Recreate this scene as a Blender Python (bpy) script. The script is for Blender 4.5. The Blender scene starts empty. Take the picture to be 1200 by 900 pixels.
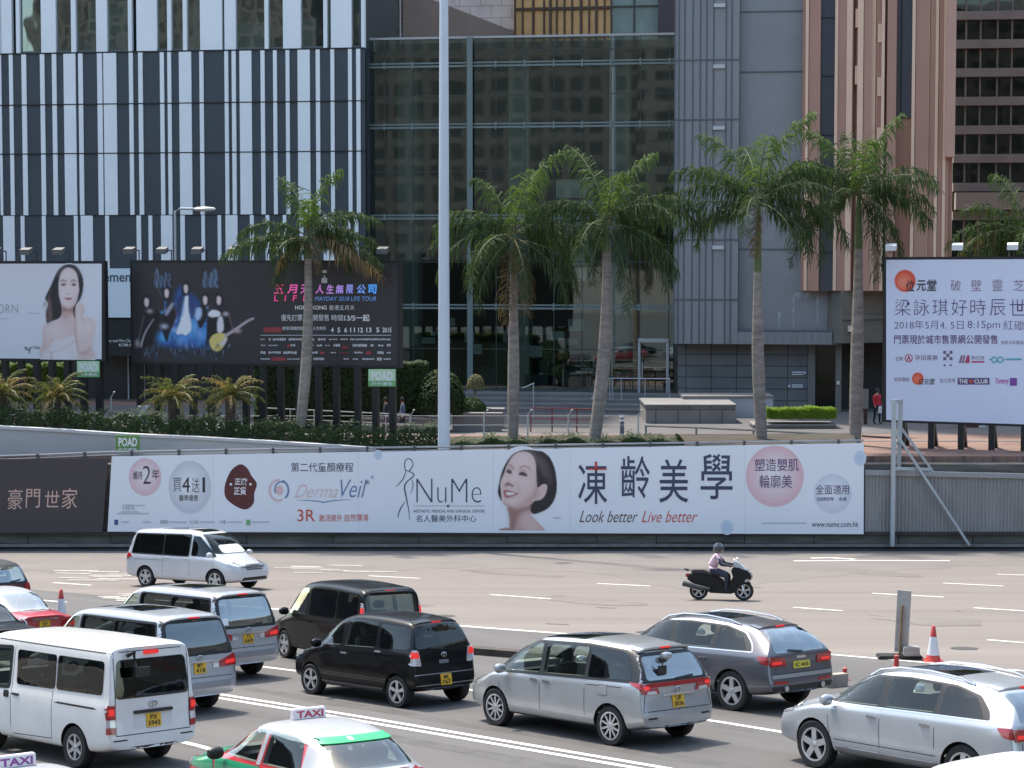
import bpy, bmesh, math, random
from mathutils import Vector, Matrix
from mathutils.bvhtree import BVHTree
R = math.radians
random.seed(7)
SC = bpy.context.scene
COL = SC.collection

# ------------------------------------------------------------------ camera
CZ = 11.9                      # camera height over the foot of the long wall
F = 2400.0                     # focal length in pixels of a 1200 px wide picture
PITCH = math.atan(145.0 / F)
cam_d = bpy.data.cameras.new('camera')
cam_d.sensor_width = 36.0
cam_d.lens = 36.0 * F / 1200.0
cam_d.clip_start = 0.5
cam_d.clip_end = 6000
cam = bpy.data.objects.new('camera', cam_d)
COL.objects.link(cam)
cam.location = (0, 0, CZ)
cam.rotation_euler = (R(90) - PITCH, 0, 0)
SC.camera = cam

# ------------------------------------------------------------------ light
SUN_EL, SUN_AZ = R(63), R(-38)          # azimuth from +Y towards +X
sun_dir = Vector((math.sin(SUN_AZ) * math.cos(SUN_EL), math.cos(SUN_AZ) * math.cos(SUN_EL), math.sin(SUN_EL)))
W = bpy.data.worlds.new('World')
SC.world = W
W.use_nodes = True
nt = W.node_tree
nt.nodes.clear()
sky = nt.nodes.new('ShaderNodeTexSky')
sky.sky_type = 'NISHITA'
sky.sun_disc = False
sky.sun_elevation = SUN_EL
sky.sun_rotation = SUN_AZ
sky.air_density = 1.0
sky.dust_density = 2.0
sky.ozone_density = 0.3
bg = nt.nodes.new('ShaderNodeBackground')
bg.inputs['Strength'].default_value = 0.15
wo = nt.nodes.new('ShaderNodeOutputWorld')
tint = nt.nodes.new('ShaderNodeMix'); tint.data_type = 'RGBA'; tint.blend_type = 'MULTIPLY'   # milky haze takes some blue out of the sky
tint.inputs[0].default_value = 1.0; tint.inputs[7].default_value = (1.05, 1.06, 0.97, 1)
nt.links.new(sky.outputs[0], tint.inputs[6]); nt.links.new(tint.outputs[2], bg.inputs[0])
nt.links.new(bg.outputs[0], wo.inputs[0])
sun_d = bpy.data.lights.new('sun', 'SUN')
sun_d.energy = 2.2
sun_d.angle = R(2.4)
sun_d.color = (1.0, 0.93, 0.83)
sun_o = bpy.data.objects.new('sun', sun_d)
COL.objects.link(sun_o)
sun_o.location = (-40, 60, 80)
sun_o.rotation_euler = sun_dir.to_track_quat('Z', 'Y').to_euler()
SC.view_settings.view_transform = 'Standard'
SC.view_settings.look = 'None'
SC.view_settings.exposure = 1.5
SC.view_settings.gamma = 1.0
SC.view_settings.use_curve_mapping = False
SC.cycles.max_bounces = 7
SC.cycles.transparent_max_bounces = 12
SC.cycles.caustics_reflective = False
SC.cycles.caustics_refractive = False

# ------------------------------------------------------------------ picture to place
def ray(px, py):
    u, v = (px - 600) / F, (450 - py) / F
    c, s = math.cos(PITCH), math.sin(PITCH)
    return Vector((u, c + v * s, -s + v * c))
CAM = Vector((0, 0, CZ))
WALL_Y = 83.6
SLOPE = 0.07625
ROAD_N = Vector((0, SLOPE, 1)).normalized()
def road_z(y): return SLOPE * (WALL_Y - y)
def hit(px, py, p0, n):
    d = ray(px, py)
    t = (Vector(p0) - CAM).dot(n) / d.dot(n)
    return CAM + d * t
def road(px, py): return hit(px, py, (0, WALL_Y, 0), ROAD_N)
def atY(px, py, y): return hit(px, py, (0, y, 0), Vector((0, 1, 0)))
def atZ(px, py, z): return hit(px, py, (0, 0, z), Vector((0, 0, 1)))
class Plane:
    """An upright plane through (x0,y0), turned by yaw; its right end comes nearer."""
    def __init__(s, x0, y0, yaw):
        a = R(yaw)
        s.p0 = Vector((x0, y0, 0)); s.t = Vector((math.cos(a), -math.sin(a), 0)); s.n = Vector((-math.sin(a), -math.cos(a), 0))
    def at(s, px, py, off=0.0):
        return hit(px, py, s.p0 + s.n * off, s.n)
    def uz(s, px, py):
        p = s.at(px, py); return (p - s.p0).dot(s.t), p.z
    def pt(s, u, z, off=0.0):
        p = s.p0 + s.t * u + s.n * off; return Vector((p.x, p.y, z))

# ------------------------------------------------------------------ materials
MATS = {}
def mat(name, col, rough=0.6, metal=0.0, var=0.0, vscale=1.0, bump=0.0, bscale=20.0, coat=0.0, emit=0.0, spec=0.5, trans=0.0, stretch=None, rot=0.0):
    if name in MATS: return MATS[name]
    m = bpy.data.materials.new(name); m.use_nodes = True
    n = m.node_tree; b = n.nodes['Principled BSDF']
    c = (col[0], col[1], col[2], 1)
    b.inputs['Base Color'].default_value = c
    b.inputs['Roughness'].default_value = rough
    b.inputs['Metallic'].default_value = metal
    b.inputs['Specular IOR Level'].default_value = spec
    if coat: b.inputs['Coat Weight'].default_value = coat; b.inputs['Coat Roughness'].default_value = 0.06
    if emit:
        b.inputs['Emission Color'].default_value = c; b.inputs['Emission Strength'].default_value = emit
    if var or bump:
        tc = n.nodes.new('ShaderNodeTexCoord'); src = tc.outputs['Object']
        if rot:
            m0 = n.nodes.new('ShaderNodeMapping'); m0.inputs['Rotation'].default_value = (0, 0, rot); n.links.new(src, m0.inputs['Vector']); src = m0.outputs['Vector']
        if stretch:
            mp = n.nodes.new('ShaderNodeMapping'); mp.inputs['Scale'].default_value = stretch
            n.links.new(src, mp.inputs['Vector']); src = mp.outputs['Vector']
    if var:
        tx = n.nodes.new('ShaderNodeTexNoise'); tx.inputs['Scale'].default_value = vscale; tx.inputs['Detail'].default_value = 6; tx.inputs['Roughness'].default_value = 0.62
        n.links.new(src, tx.inputs['Vector'])
        mr = n.nodes.new('ShaderNodeMapRange'); mr.inputs['From Min'].default_value = 0.28; mr.inputs['From Max'].default_value = 0.72
        mr.inputs['To Min'].default_value = 1 - var; mr.inputs['To Max'].default_value = 1 + var
        n.links.new(tx.outputs[0], mr.inputs[0])
        mx = n.nodes.new('ShaderNodeVectorMath'); mx.operation = 'SCALE'; mx.inputs[0].default_value = col[:3]
        n.links.new(mr.outputs[0], mx.inputs['Scale']); n.links.new(mx.outputs[0], b.inputs['Base Color'])
    if bump:
        t2 = n.nodes.new('ShaderNodeTexNoise'); t2.inputs['Scale'].default_value = bscale; t2.inputs['Detail'].default_value = 4
        n.links.new(src, t2.inputs['Vector'])
        bp = n.nodes.new('ShaderNodeBump'); bp.inputs['Strength'].default_value = bump; bp.inputs['Distance'].default_value = 0.02
        n.links.new(t2.outputs[0], bp.inputs['Height']); n.links.new(bp.outputs[0], b.inputs['Normal'])
    MATS[name] = m
    return m
def leafmat(name, col, tr=0.4, var=0.35):
    if name in MATS: return MATS[name]
    m = mat(name, col, 0.7, var=var, vscale=2.2, spec=.2)
    n = m.node_tree; b = n.nodes['Principled BSDF']; out = n.nodes['Material Output']
    t = n.nodes.new('ShaderNodeBsdfTranslucent'); t.inputs['Color'].default_value = (min(1, col[0] * 3.2), min(1, col[1] * 3.4), col[2] * 1.6, 1)
    mx = n.nodes.new('ShaderNodeMixShader'); mx.inputs[0].default_value = tr
    n.links.new(b.outputs[0], mx.inputs[1]); n.links.new(t.outputs[0], mx.inputs[2]); n.links.new(mx.outputs[0], out.inputs[0])
    return m
def panemat(name, tint, refl=0.25, wav=0.02, wscale=0.5, gl=(0.8, 0.88, 0.86)):
    """Clear building glass: tinted see-through with a slightly wavy mirror reflection."""
    if name in MATS: return MATS[name]
    m = bpy.data.materials.new(name); m.use_nodes = True; n = m.node_tree; n.nodes.clear()
    out = n.nodes.new('ShaderNodeOutputMaterial'); tr = n.nodes.new('ShaderNodeBsdfTransparent'); tr.inputs[0].default_value = (*tint, 1)
    g = n.nodes.new('ShaderNodeBsdfGlossy'); g.inputs['Roughness'].default_value = 0.02; g.inputs['Color'].default_value = (*gl, 1)
    tc = n.nodes.new('ShaderNodeTexCoord'); tx = n.nodes.new('ShaderNodeTexNoise'); tx.inputs['Scale'].default_value = wscale; tx.inputs['Detail'].default_value = 2
    bp = n.nodes.new('ShaderNodeBump'); bp.inputs['Strength'].default_value = 1.0; bp.inputs['Distance'].default_value = wav
    n.links.new(tc.outputs['Object'], tx.inputs['Vector']); n.links.new(tx.outputs[0], bp.inputs['Height']); n.links.new(bp.outputs[0], g.inputs['Normal'])
    lw = n.nodes.new('ShaderNodeLayerWeight'); lw.inputs['Blend'].default_value = .5       # same from both sides of the sheet
    pw = n.nodes.new('ShaderNodeMath'); pw.operation = 'POWER'; pw.inputs[1].default_value = 4.0
    ad = n.nodes.new('ShaderNodeMath'); ad.operation = 'MULTIPLY_ADD'; ad.use_clamp = True; ad.inputs[1].default_value = .9; ad.inputs[2].default_value = refl + .04
    mx = n.nodes.new('ShaderNodeMixShader')
    n.links.new(lw.outputs['Facing'], pw.inputs[0]); n.links.new(pw.outputs[0], ad.inputs[0]); n.links.new(ad.outputs[0], mx.inputs[0]); n.links.new(tr.outputs[0], mx.inputs[1]); n.links.new(g.outputs[0], mx.inputs[2]); n.links.new(mx.outputs[0], out.inputs[0])
    MATS[name] = m
    return m
def blockmat(name, c1, c2, mortar, bw, bh, ms=0.02, rough=0.7, yaw=0.0, horiz=False, off=0.5):
    """Coursed blocks or paving; the courses follow the wall turned by yaw."""
    if name in MATS: return MATS[name]
    m = bpy.data.materials.new(name); m.use_nodes = True; n = m.node_tree; b = n.nodes['Principled BSDF']; b.inputs['Roughness'].default_value = rough
    g = n.nodes.new('ShaderNodeNewGeometry'); mp = n.nodes.new('ShaderNodeMapping')
    if horiz: mp.inputs['Rotation'].default_value = (0, 0, yaw)
    else: mp.inputs['Rotation'].default_value = (R(-90), 0, 0)
    br = n.nodes.new('ShaderNodeTexBrick'); br.offset = off
    br.inputs['Color1'].default_value = (*c1, 1); br.inputs['Color2'].default_value = (*c2, 1); br.inputs['Mortar'].default_value = (*mortar, 1)
    br.inputs['Scale'].default_value = 1; br.inputs['Mortar Size'].default_value = ms; br.inputs['Brick Width'].default_value = bw; br.inputs['Row Height'].default_value = bh
    nz = n.nodes.new('ShaderNodeTexNoise'); nz.inputs['Scale'].default_value = 0.7; nz.inputs['Detail'].default_value = 6
    mr = n.nodes.new('ShaderNodeMapRange'); mr.inputs['To Min'].default_value = 0.6; mr.inputs['To Max'].default_value = 1.4
    sc = n.nodes.new('ShaderNodeVectorMath'); sc.operation = 'SCALE'
    n.links.new(g.outputs['Position'], mp.inputs['Vector']); n.links.new(mp.outputs[0], br.inputs['Vector']); n.links.new(g.outputs['Position'], nz.inputs['Vector'])
    n.links.new(nz.outputs[0], mr.inputs[0]); n.links.new(br.outputs['Color'], sc.inputs[0]); n.links.new(mr.outputs[0], sc.inputs['Scale']); n.links.new(sc.outputs[0], b.inputs['Base Color'])
    MATS[name] = m
    return m

# ------------------------------------------------------------------ mesh helpers
class MB:
    def __init__(s): s.v = []; s.f = []; s.mi = []; s.cur = 0; s.cuts = []
    def add(s, vs, fs):
        o = len(s.v); s.v += [Vector(p) for p in vs]; s.cuts.append((o, len(s.f)))
        for f in fs: s.f.append([i + o for i in f]); s.mi.append(s.cur)
        return s
    def box(s, c, d, M=None):
        c = Vector(c); h = Vector(d) / 2; vs = []
        for x in (-1, 1):
            for y in (-1, 1):
                for z in (-1, 1):
                    p = Vector((x * h.x, y * h.y, z * h.z))
                    if M is not None: p = M @ p
                    vs.append(c + p)
        return s.add(vs, [(0, 1, 3, 2), (4, 6, 7, 5), (0, 4, 5, 1), (2, 3, 7, 6), (0, 2, 6, 4), (1, 5, 7, 3)])
    def bb(s, x0, x1, y0, y1, z0, z1): return s.box(((x0 + x1) / 2, (y0 + y1) / 2, (z0 + z1) / 2), (x1 - x0, y1 - y0, z1 - z0))
    def pbox(s, P, u0, u1, z0, z1, o0, o1):
        """A block on an upright plane: u and z along it, o0..o1 its depth in front (+) of the plane."""
        vs = [P.pt(u, z, o) for u in (u0, u1) for o in (o0, o1) for z in (z0, z1)]
        return s.add(vs, [(0, 1, 3, 2), (4, 6, 7, 5), (0, 4, 5, 1), (2, 3, 7, 6), (0, 2, 6, 4), (1, 5, 7, 3)])
    def beam(s, a, b, w, d=None):
        a = Vector(a); b = Vector(b); z = (b - a); L = z.length
        q = z.to_track_quat('Z', 'Y').to_matrix()
        return s.box((a + b) / 2, (w, d or w, L), q)
    def tube(s, pts, r, n=8, cap=True):
        pts = [Vector(p) for p in pts]; rs = r if isinstance(r, (list, tuple)) else [r] * len(pts)
        vs = []; fs = []
        up = Vector((0, 0, 1)); N = len(pts)
        for i, p in enumerate(pts):
            d = (pts[min(i + 1, N - 1)] - pts[max(i - 1, 0)]).normalized()
            a = d.cross(up) if abs(d.dot(up)) < 0.97 else d.cross(Vector((1, 0, 0)))
            a.normalize(); b = d.cross(a).normalized()
            for k in range(n):
                t = 2 * math.pi * k / n
                vs.append(p + (a * math.cos(t) + b * math.sin(t)) * rs[i])
        for i in range(N - 1):
            for k in range(n):
                fs.append((i * n + k, i * n + (k + 1) % n, (i + 1) * n + (k + 1) % n, (i + 1) * n + k))
        if cap: fs.append(tuple(range(n))); fs.append(tuple((N - 1) * n + k for k in range(n)))
        return s.add(vs, fs)
    def lathe(s, prof, n=24, M=None):
        vs = []; fs = []; N = len(prof)
        for (r, z) in prof:
            for k in range(n):
                t = 2 * math.pi * k / n; p = Vector((r * math.cos(t), r * math.sin(t), z)); vs.append(M @ p if M is not None else p)
        for i in range(N - 1):
            for k in range(n):
                fs.append((i * n + k, i * n + (k + 1) % n, (i + 1) * n + (k + 1) % n, (i + 1) * n + k))
        return s.add(vs, fs)
    def prism(s, poly, f0, f1):
        n = len(poly); vs = [f0(*p) for p in poly] + [f1(*p) for p in poly]
        fs = [tuple(range(n)), tuple(range(2 * n - 1, n - 1, -1))] + [(i, (i + 1) % n, n + (i + 1) % n, n + i) for i in range(n)]
        return s.add(vs, fs)
    def each(s, name, mats, parent=None, **k):
        """Every added shape becomes an object of its own."""
        out = []; C = s.cuts + [(len(s.v), len(s.f))]
        for (v0, f0), (v1, f1) in zip(C, C[1:]):
            m = MB(); m.v = s.v[v0:v1]; m.f = [[i - v0 for i in f] for f in s.f[f0:f1]]; m.mi = s.mi[f0:f1]; out.append(m.build(name, mats, parent, **k))
        return out
    def build(s, name, mats, parent=None, local=False, smooth=False, bevel=0.0):
        me = bpy.data.meshes.new(name)
        off = Vector((0, 0, 0)) if (local or parent is None) else wloc(parent)
        me.from_pydata([tuple(p - off) for p in s.v], [], s.f)
        if not isinstance(mats, (list, tuple)): mats = [mats]
        for m in mats: me.materials.append(m)
        if len(mats) > 1: me.polygons.foreach_set('material_index', s.mi)
        bm = bmesh.new(); bm.from_mesh(me)
        bmesh.ops.recalc_face_normals(bm, faces=bm.faces)
        if bevel: bmesh.ops.bevel(bm, geom=[e for e in bm.edges if e.is_manifold and e.calc_face_angle(0) > 0.5], offset=bevel, segments=2, affect='EDGES', clamp_overlap=True)
        ng = [f for f in bm.faces if len(f.verts) > 4]
        if ng: bmesh.ops.triangulate(bm, faces=ng)
        bm.to_mesh(me); bm.free()
        if smooth:
            me.polygons.foreach_set('use_smooth', [True] * len(me.polygons)); me.set_sharp_from_angle(angle=R(40))
        o = bpy.data.objects.new(name, me); COL.objects.link(o)
        if parent is not None: o.parent = parent
        return o
def wloc(o):
    p = Vector((0, 0, 0))
    while o is not None: p += o.location; o = o.parent
    return p
def tag(o, label=None, cat=None, group=None, kind=None):
    if label: o['label'] = label
    if cat: o['category'] = cat
    if group: o['group'] = group
    if kind: o['kind'] = kind
    return o
def thing(name, label, cat, loc=(0, 0, 0), group=None):
    o = bpy.data.objects.new(name, None); COL.objects.link(o); o.location = loc; o.empty_display_size = 0.3
    return tag(o, label, cat, group)
def copy_tree(o, parent=None):
    c = o.copy(); COL.objects.link(c)
    if parent is not None: c.parent = parent
    for ch in list(o.children): copy_tree(ch, c)
    return c
def smooth_poly(pts, n=4, closed=True):
    out = []; N = len(pts)
    for i in range(N if closed else N - 1):
        if closed: p0, p1, p2, p3 = pts[i - 1], pts[i], pts[(i + 1) % N], pts[(i + 2) % N]
        else: p0, p1, p2, p3 = pts[max(i - 1, 0)], pts[i], pts[i + 1], pts[min(i + 2, N - 1)]
        for k in range(n):
            t = k / n
            out.append(tuple(0.5 * (2 * b + (c - a) * t + (2 * a - 5 * b + 4 * c - d) * t * t + (3 * b - a - 3 * c + d) * t ** 3) for a, b, c, d in zip(p0, p1, p2, p3)))
    if not closed: out.append(tuple(pts[-1]))
    return out
def lerp(a, b, t): return a + (b - a) * t
def interp(tab, x):
    if x <= tab[0][0]: return tab[0][1]
    for (a, b), (c, d) in zip(tab, tab[1:]):
        if x <= c: return b + (d - b) * (x - a) / (c - a)
    return tab[-1][1]

# ------------------------------------------------------------------ lettering
_txt = {}
def text_tris(s, bold=0.0):
    k = (s, bold)
    if k not in _txt:
        cu = bpy.data.curves.new('t', 'FONT'); cu.body = s; cu.size = 1; cu.resolution_u = 3; cu.offset = bold
        ob = bpy.data.objects.new('t', cu); COL.objects.link(ob)
        dg = bpy.context.evaluated_depsgraph_get()
        me = bpy.data.meshes.new_from_object(ob.evaluated_get(dg))
        vs = [(v.co.x, v.co.y) for v in me.vertices]; fs = [tuple(p.vertices) for p in me.polygons]
        bpy.data.objects.remove(ob); bpy.data.curves.remove(cu); bpy.data.meshes.remove(me)
        x0 = min(v[0] for v in vs); x1 = max(v[0] for v in vs); y0 = min(v[1] for v in vs); y1 = max(v[1] for v in vs)
        _txt[k] = ([((x - x0) / (x1 - x0), (y - y0) / (y1 - y0)) for x, y in vs], fs)
    return _txt[k]
def put_text(mb, P, s, box, off=0.012, bold=0.0, shear=0.0):
    """Letters fitted to a box on an upright plane."""
    vs, fs = text_tris(s, bold); x0, y0, x1, y1 = box
    a, b, c = P.at(x0, y1, off), P.at(x1, y1, off), P.at(x0, y0, off)
    mb.add([a + (b - a) * (x + shear * y) + (c - a) * y for x, y in vs], fs)
def put_poly(mb, P, pts, off=0.008):
    mb.add([P.at(x, y, off) for x, y in pts], [tuple(range(len(pts)))])
def put_bar(mb, P, x0, y0, x1, y1, off=0.012): put_poly(mb, P, [(x0, y1), (x1, y1), (x1, y0), (x0, y0)], off)
def put_disc(mb, P, cx, cy, rx, ry=None, off=0.008, n=40):
    ry = ry or rx; put_poly(mb, P, [(cx + rx * math.cos(2 * math.pi * k / n), cy + ry * math.sin(2 * math.pi * k / n)) for k in range(n)], off)
def put_line(mb, P, pts, w, off=0.01):
    """One mitred ribbon; w may be a list of widths."""
    N = len(pts); L = []; Rr = []
    for i in range(N):
        a = pts[max(i - 1, 0)]; c = pts[min(i + 1, N - 1)]; dx, dy = c[0] - a[0], c[1] - a[1]; d = math.hypot(dx, dy) or 1
        ww = (w[i] if isinstance(w, (list, tuple)) else w) / 2; nx, ny = -dy / d * ww, dx / d * ww
        L.append(P.at(pts[i][0] + nx, pts[i][1] + ny, off)); Rr.append(P.at(pts[i][0] - nx, pts[i][1] - ny, off))
    mb.add(L + Rr, [(i, i + 1, N + i + 1, N + i) for i in range(N - 1)])
# ================================================================== the setting
def struct(o): o['kind'] = 'structure'; return o
PZ = 3.8        # level of the plaza behind the wall
# ---- ground: the road comes down towards the wall, the plaza stands behind it
M_conc = mat('road_concrete', (0.158, 0.136, 0.123), 0.8, var=0.15, vscale=0.6, stretch=(0.06, 1.1, 1), bump=0.15, bscale=60)
M_asph = mat('asphalt', (0.092, 0.087, 0.085), 0.85, var=0.22, vscale=0.8, bump=0.3, bscale=90, stretch=(.10, .8, 1), rot=R(46))
M_asph2 = mat('worn_asphalt', (0.150, 0.134, 0.124), 0.85, var=0.14, vscale=0.35, bump=0.2, bscale=80)
M_pave = blockmat('pink_paving', (0.20, 0.118, 0.094), (0.235, 0.145, 0.115), (0.13, 0.095, 0.08), 0.4, 0.2, 0.015, 0.85, 0.16, True)
M_white = mat('road_paint', (0.72, 0.70, 0.66), 0.6, var=0.16, vscale=3.0)
mb = MB()
prof = [(-3000, road_z(-60)), (-60, road_z(-60)), (WALL_Y + 0.1, road_z(WALL_Y + 0.1))]
X = 3000
for (y0, z0), (y1, z1) in zip(prof, prof[1:]): mb.add([(-X, y0, z0), (X, y0, z0), (X, y1, z1), (-X, y1, z1)], [(0, 1, 2, 3)])
struct(mb.build('ground', M_conc))
mb = MB()
mb.add([(-X, WALL_Y + 0.9, PZ), (X, WALL_Y + 0.9, PZ), (X, 3000, PZ), (-X, 3000, PZ)], [(0, 1, 2, 3)])
mb.add([(-X, WALL_Y + 0.9, PZ), (X, WALL_Y + 0.9, PZ), (X, WALL_Y + 0.9, -1), (-X, WALL_Y + 0.9, -1)], [(3, 2, 1, 0)])
struct(mb.build('plaza', M_pave))
mb = MB(); mb.add([(-70, 95.2, PZ + .006), (26, 95.2, PZ + .006), (22, 112, PZ + .006), (-70, 116, PZ + .006)], [(0, 1, 2, 3)]); struct(mb.build('plaza_shade', mat('plaza_shade_grey', (0.105, 0.10, 0.10), .85, var=.2, vscale=.5)))  # grey sheet over the paving, with the buildings' shade put into its colour
def sheet(name, pix, m, lift):
    mb = MB(); mb.add([road(*p) + ROAD_N * lift for p in pix], [tuple(range(len(pix)))])
    return struct(mb.build(name, m))
# near lanes in dark asphalt; the far carriageway is pinkish concrete
A0, A1 = road(555, 735), road(1000, 769.5)
d = (A1 - A0).normalized()
edge = [road(180, 703), road(555, 735), road(760, 750), road(1000, 769.5)]
mb = MB(); q = [edge[0] - (edge[1] - edge[0]).normalized() * 60] + edge + [edge[-1] + d * 40]
near = [Vector((q[-1].x + 10, 4, road_z(4))), Vector((-70, 4, road_z(4)))]
mb.add([p + ROAD_N * 0.004 for p in q + near], [tuple(range(len(q) + 2))])
struct(mb.build('near_lanes', M_asph))
wob = [(x, 668 + 3 * math.sin(x * .02) + (0 if x < 700 else min(24, (x - 700) * .25)) + (0 if x < 860 else -min(26, (x - 860) * .16)) + 1.5 * math.sin(x * .11)) for x in range(-300, 1501, 20)]
sheet('asphalt_strip', wob + [(1500, 647.5), (-300, 644.5)], M_asph2, 0.004)
# ---- painted markings
def ribbon(mb, pts, w, lift=0.009):
    P = [road(*p) if len(p) == 2 else Vector(p) for p in pts]; L = []; Rr = []
    for i, p in enumerate(P):
        t = (P[min(i + 1, len(P) - 1)] - P[max(i - 1, 0)]).normalized(); s = ROAD_N.cross(t).normalized() * w / 2
        L.append(p + s + ROAD_N * lift); Rr.append(p - s + ROAD_N * lift)
    n = len(P); mb.add(L + Rr, [(i, i + 1, n + i + 1, n + i) for i in range(n - 1)])
mb = MB()
for p in ([(575, 697), (645, 702)], [(700, 684), (762, 687)], [(1022, 695.5), (1106, 700)], [(930, 712), (987, 716)], [(1141, 712.5), (1230, 718)], [(1157, 750), (1230, 756)], [(1105, 683.5), (1176, 687)], [(1168, 673), (1230, 675)],
          [(432, 675), (492, 678)], [(62, 683), (107, 686)], [(40, 703), (78, 706)], [(1300, 700), (1380, 705)]): ribbon(mb, p, 0.16)
struct(mb.build('lane_dashes', M_white))
mb = MB()
ribbon(mb, [(180, 703), (330, 714.5), (555, 735), (650, 742)], 0.2); ribbon(mb, [(650, 742), (760, 750), (1000, 769.5), (1300, 795)], 0.14)
ribbon(mb, [(290, 779.5), (347, 786.5), (580, 812), (841, 846), (915, 858), (1100, 888)], 0.15)
for o in (-0.17, 0.17):
    P = [road(200, 806), road(250, 815), road(400, 839), road(560, 866), road(760, 900), road(1000, 945)]
    ribbon(mb, [tuple(p + ROAD_N.cross((P[-1] - P[0]).normalized()).normalized() * o) for p in P], 0.15)
ribbon(mb, [(120, 847), (235, 875), (252, 880), (500, 940)], 0.15)
struct(mb.build('lane_lines', M_white))
mb = MB()   # worn painted road lettering, seen nearly edge-on, and the arrow
rr = random.Random(3)
def smear(x0, x1, y0, y1, n):
    for i in range(n):
        a = lerp(x0, x1, rr.random() * .8); b = a + rr.uniform(.25, .5) * (x1 - x0); y = lerp(y0, y1, (i + .5) / n)
        ribbon(mb, [(a, y), (b, y + rr.uniform(-.2, .9))], rr.uniform(.16, .30), 0.009 + i * .0012)
smear(38, 170, 668, 681, 9); smear(84, 160, 695.5, 705, 6); smear(312, 440, 661.5, 672, 7)
struct(mb.build('road_lettering', mat('worn_paint', (0.44, 0.415, 0.385), .7, var=.35, vscale=4)))
mb = MB(); ribbon(mb, [(930, 657.5), (1000, 657), (1113, 657.2)], 0.34); ribbon(mb, [(950, 654.3), (975, 654), (1002, 655.6)], 0.36, 0.0125)
struct(mb.build('lane_arrow', M_white))
mb = MB()
for (x, y, w) in ((610, 646.8, 22), (460, 647.5, 14), (1020, 650, 30), (880, 688, 12), (640, 731, 26), (700, 712, 20), (1120, 716, 6)):
    ribbon(mb, [(x, y), (x + w, y + w * .04)], 0.16, 0.007)
struct(mb.build('joint_stains', mat('stain', (0.11, 0.095, 0.085), 0.9)))
rp_ = random.Random(12)
mb = MB(); mt = MB()
for (x, y, w, h, k) in ((690, 704, 150, 9, 0), (450, 706, 120, 8, 0), (1090, 727, 150, 12, 0), (880, 722, 90, 7, 0), (380, 690, 60, 5, 0), (600, 672, 130, 5, 0), (1040, 673, 90, 5, 0)):
    pts = [(x + w * .5 * math.cos(a) * rp_.uniform(.75, 1.1), y + h * .5 * math.sin(a) * rp_.uniform(.7, 1.1) + .06 * w * .5 * math.cos(a)) for a in [2 * math.pi * j / 18 for j in range(18)]]
    mb.add([road(*q) + ROAD_N * .0062 for q in pts], [tuple(range(18))])
struct(mb.build('worn_patches', mat('worn_concrete', (0.143, 0.124, 0.113), .8, var=.2, vscale=.7)))
for (x, y) in ((760, 741), (520, 722), (1130, 760), (300, 697), (660, 660)):
    c = road(x, y); e1 = Vector((1, 0, 0)); e2 = ROAD_N.cross(e1); mt.add([c + ROAD_N * .0075 + (e1 * math.cos(a) + e2 * math.sin(a)) * .33 for a in [2 * math.pi * j / 20 for j in range(20)]], [tuple(range(20))])
struct(mt.build('manhole_covers', mat('cast_iron', (0.05, 0.047, 0.045), .6, var=.3, vscale=8)))
mt = MB()
for off, L0, L1 in ((1.0, -8, 9), (-1.0, -8, 9), (4.1, -10, 12), (5.9, -10, 12), (-3.9, -8, 5)):
    a = road(560, 866); f_ = (road(760, 900) - road(250, 815)).normalized(); s_ = ROAD_N.cross(f_)
    q = [a + s_ * (off + rp_.uniform(-.08, .08)) + f_ * lerp(L0, L1, j / 12) for j in range(13)]; ww = [.16 + rp_.uniform(0, .16) for _ in q]
    mt.add([p_ + s_ * w_ + ROAD_N * .0062 for p_, w_ in zip(q, ww)] + [p_ - s_ * w_ + ROAD_N * .0062 for p_, w_ in zip(q, ww)], [(j, j + 1, 14 + j, 13 + j) for j in range(12)])
struct(mt.build('tyre_tracks', mat('track_dark', (0.074, 0.070, 0.068), .8, var=.3, vscale=1.5)))
# raised island between the two carriageways
mb = MB()
P = [road(470, 757), road(560, 766.5), road(700, 778), road(985, 803)]
for a, b in zip(P, P[1:]):
    t = (b - a).normalized(); s = ROAD_N.cross(t).normalized() * 0.22
    vs = [a - s, a + s, b - s, b + s]; mb.add([v - ROAD_N * .02 for v in vs] + [v + ROAD_N * 0.16 for v in vs], [(0, 1, 5, 4), (2, 3, 7, 6), (0, 2, 6, 4), (1, 3, 7, 5), (4, 5, 7, 6), (0, 1, 3, 2)])
struct(mb.build('kerb_island', mat('dirty_kerb', (0.055, 0.045, 0.036), 0.8, var=0.4, vscale=3)))

# ---- the long retaining wall below the plaza
M_dk = mat('sooty_concrete', (0.05, 0.046, 0.044), 0.85, var=0.45, vscale=1.2, stretch=(0.5, 1, 3))
M_dk2 = mat('sooty_concrete_light', (0.105, 0.098, 0.092), 0.85, var=0.5, vscale=1.5, stretch=(0.4, 1, 3))
M_grey = mat('grey_concrete', (0.40, 0.40, 0.405), 0.8, var=0.12, vscale=0.6, stretch=(0.5, 1, 2))
w = thing('retaining_wall', 'long low sooty concrete wall along the far kerb, carrying the white and dark advertising banners', 'wall', (0, WALL_Y, 0))
mb = MB(); mb.bb(-90, 90, WALL_Y, WALL_Y + 0.895, -0.5, 3.55); mb.build('wall_core', M_dk2, w)
mb = MB()
x = -60
while x < 60:
    L = rr.uniform(2.4, 4.2); mb.bb(x, x + L - .03, WALL_Y - 0.12, WALL_Y - .002, 0.32 + rr.uniform(-.02, .02), 0.66); x += L
mb.each('wall_panel', M_dk2, w)
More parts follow.
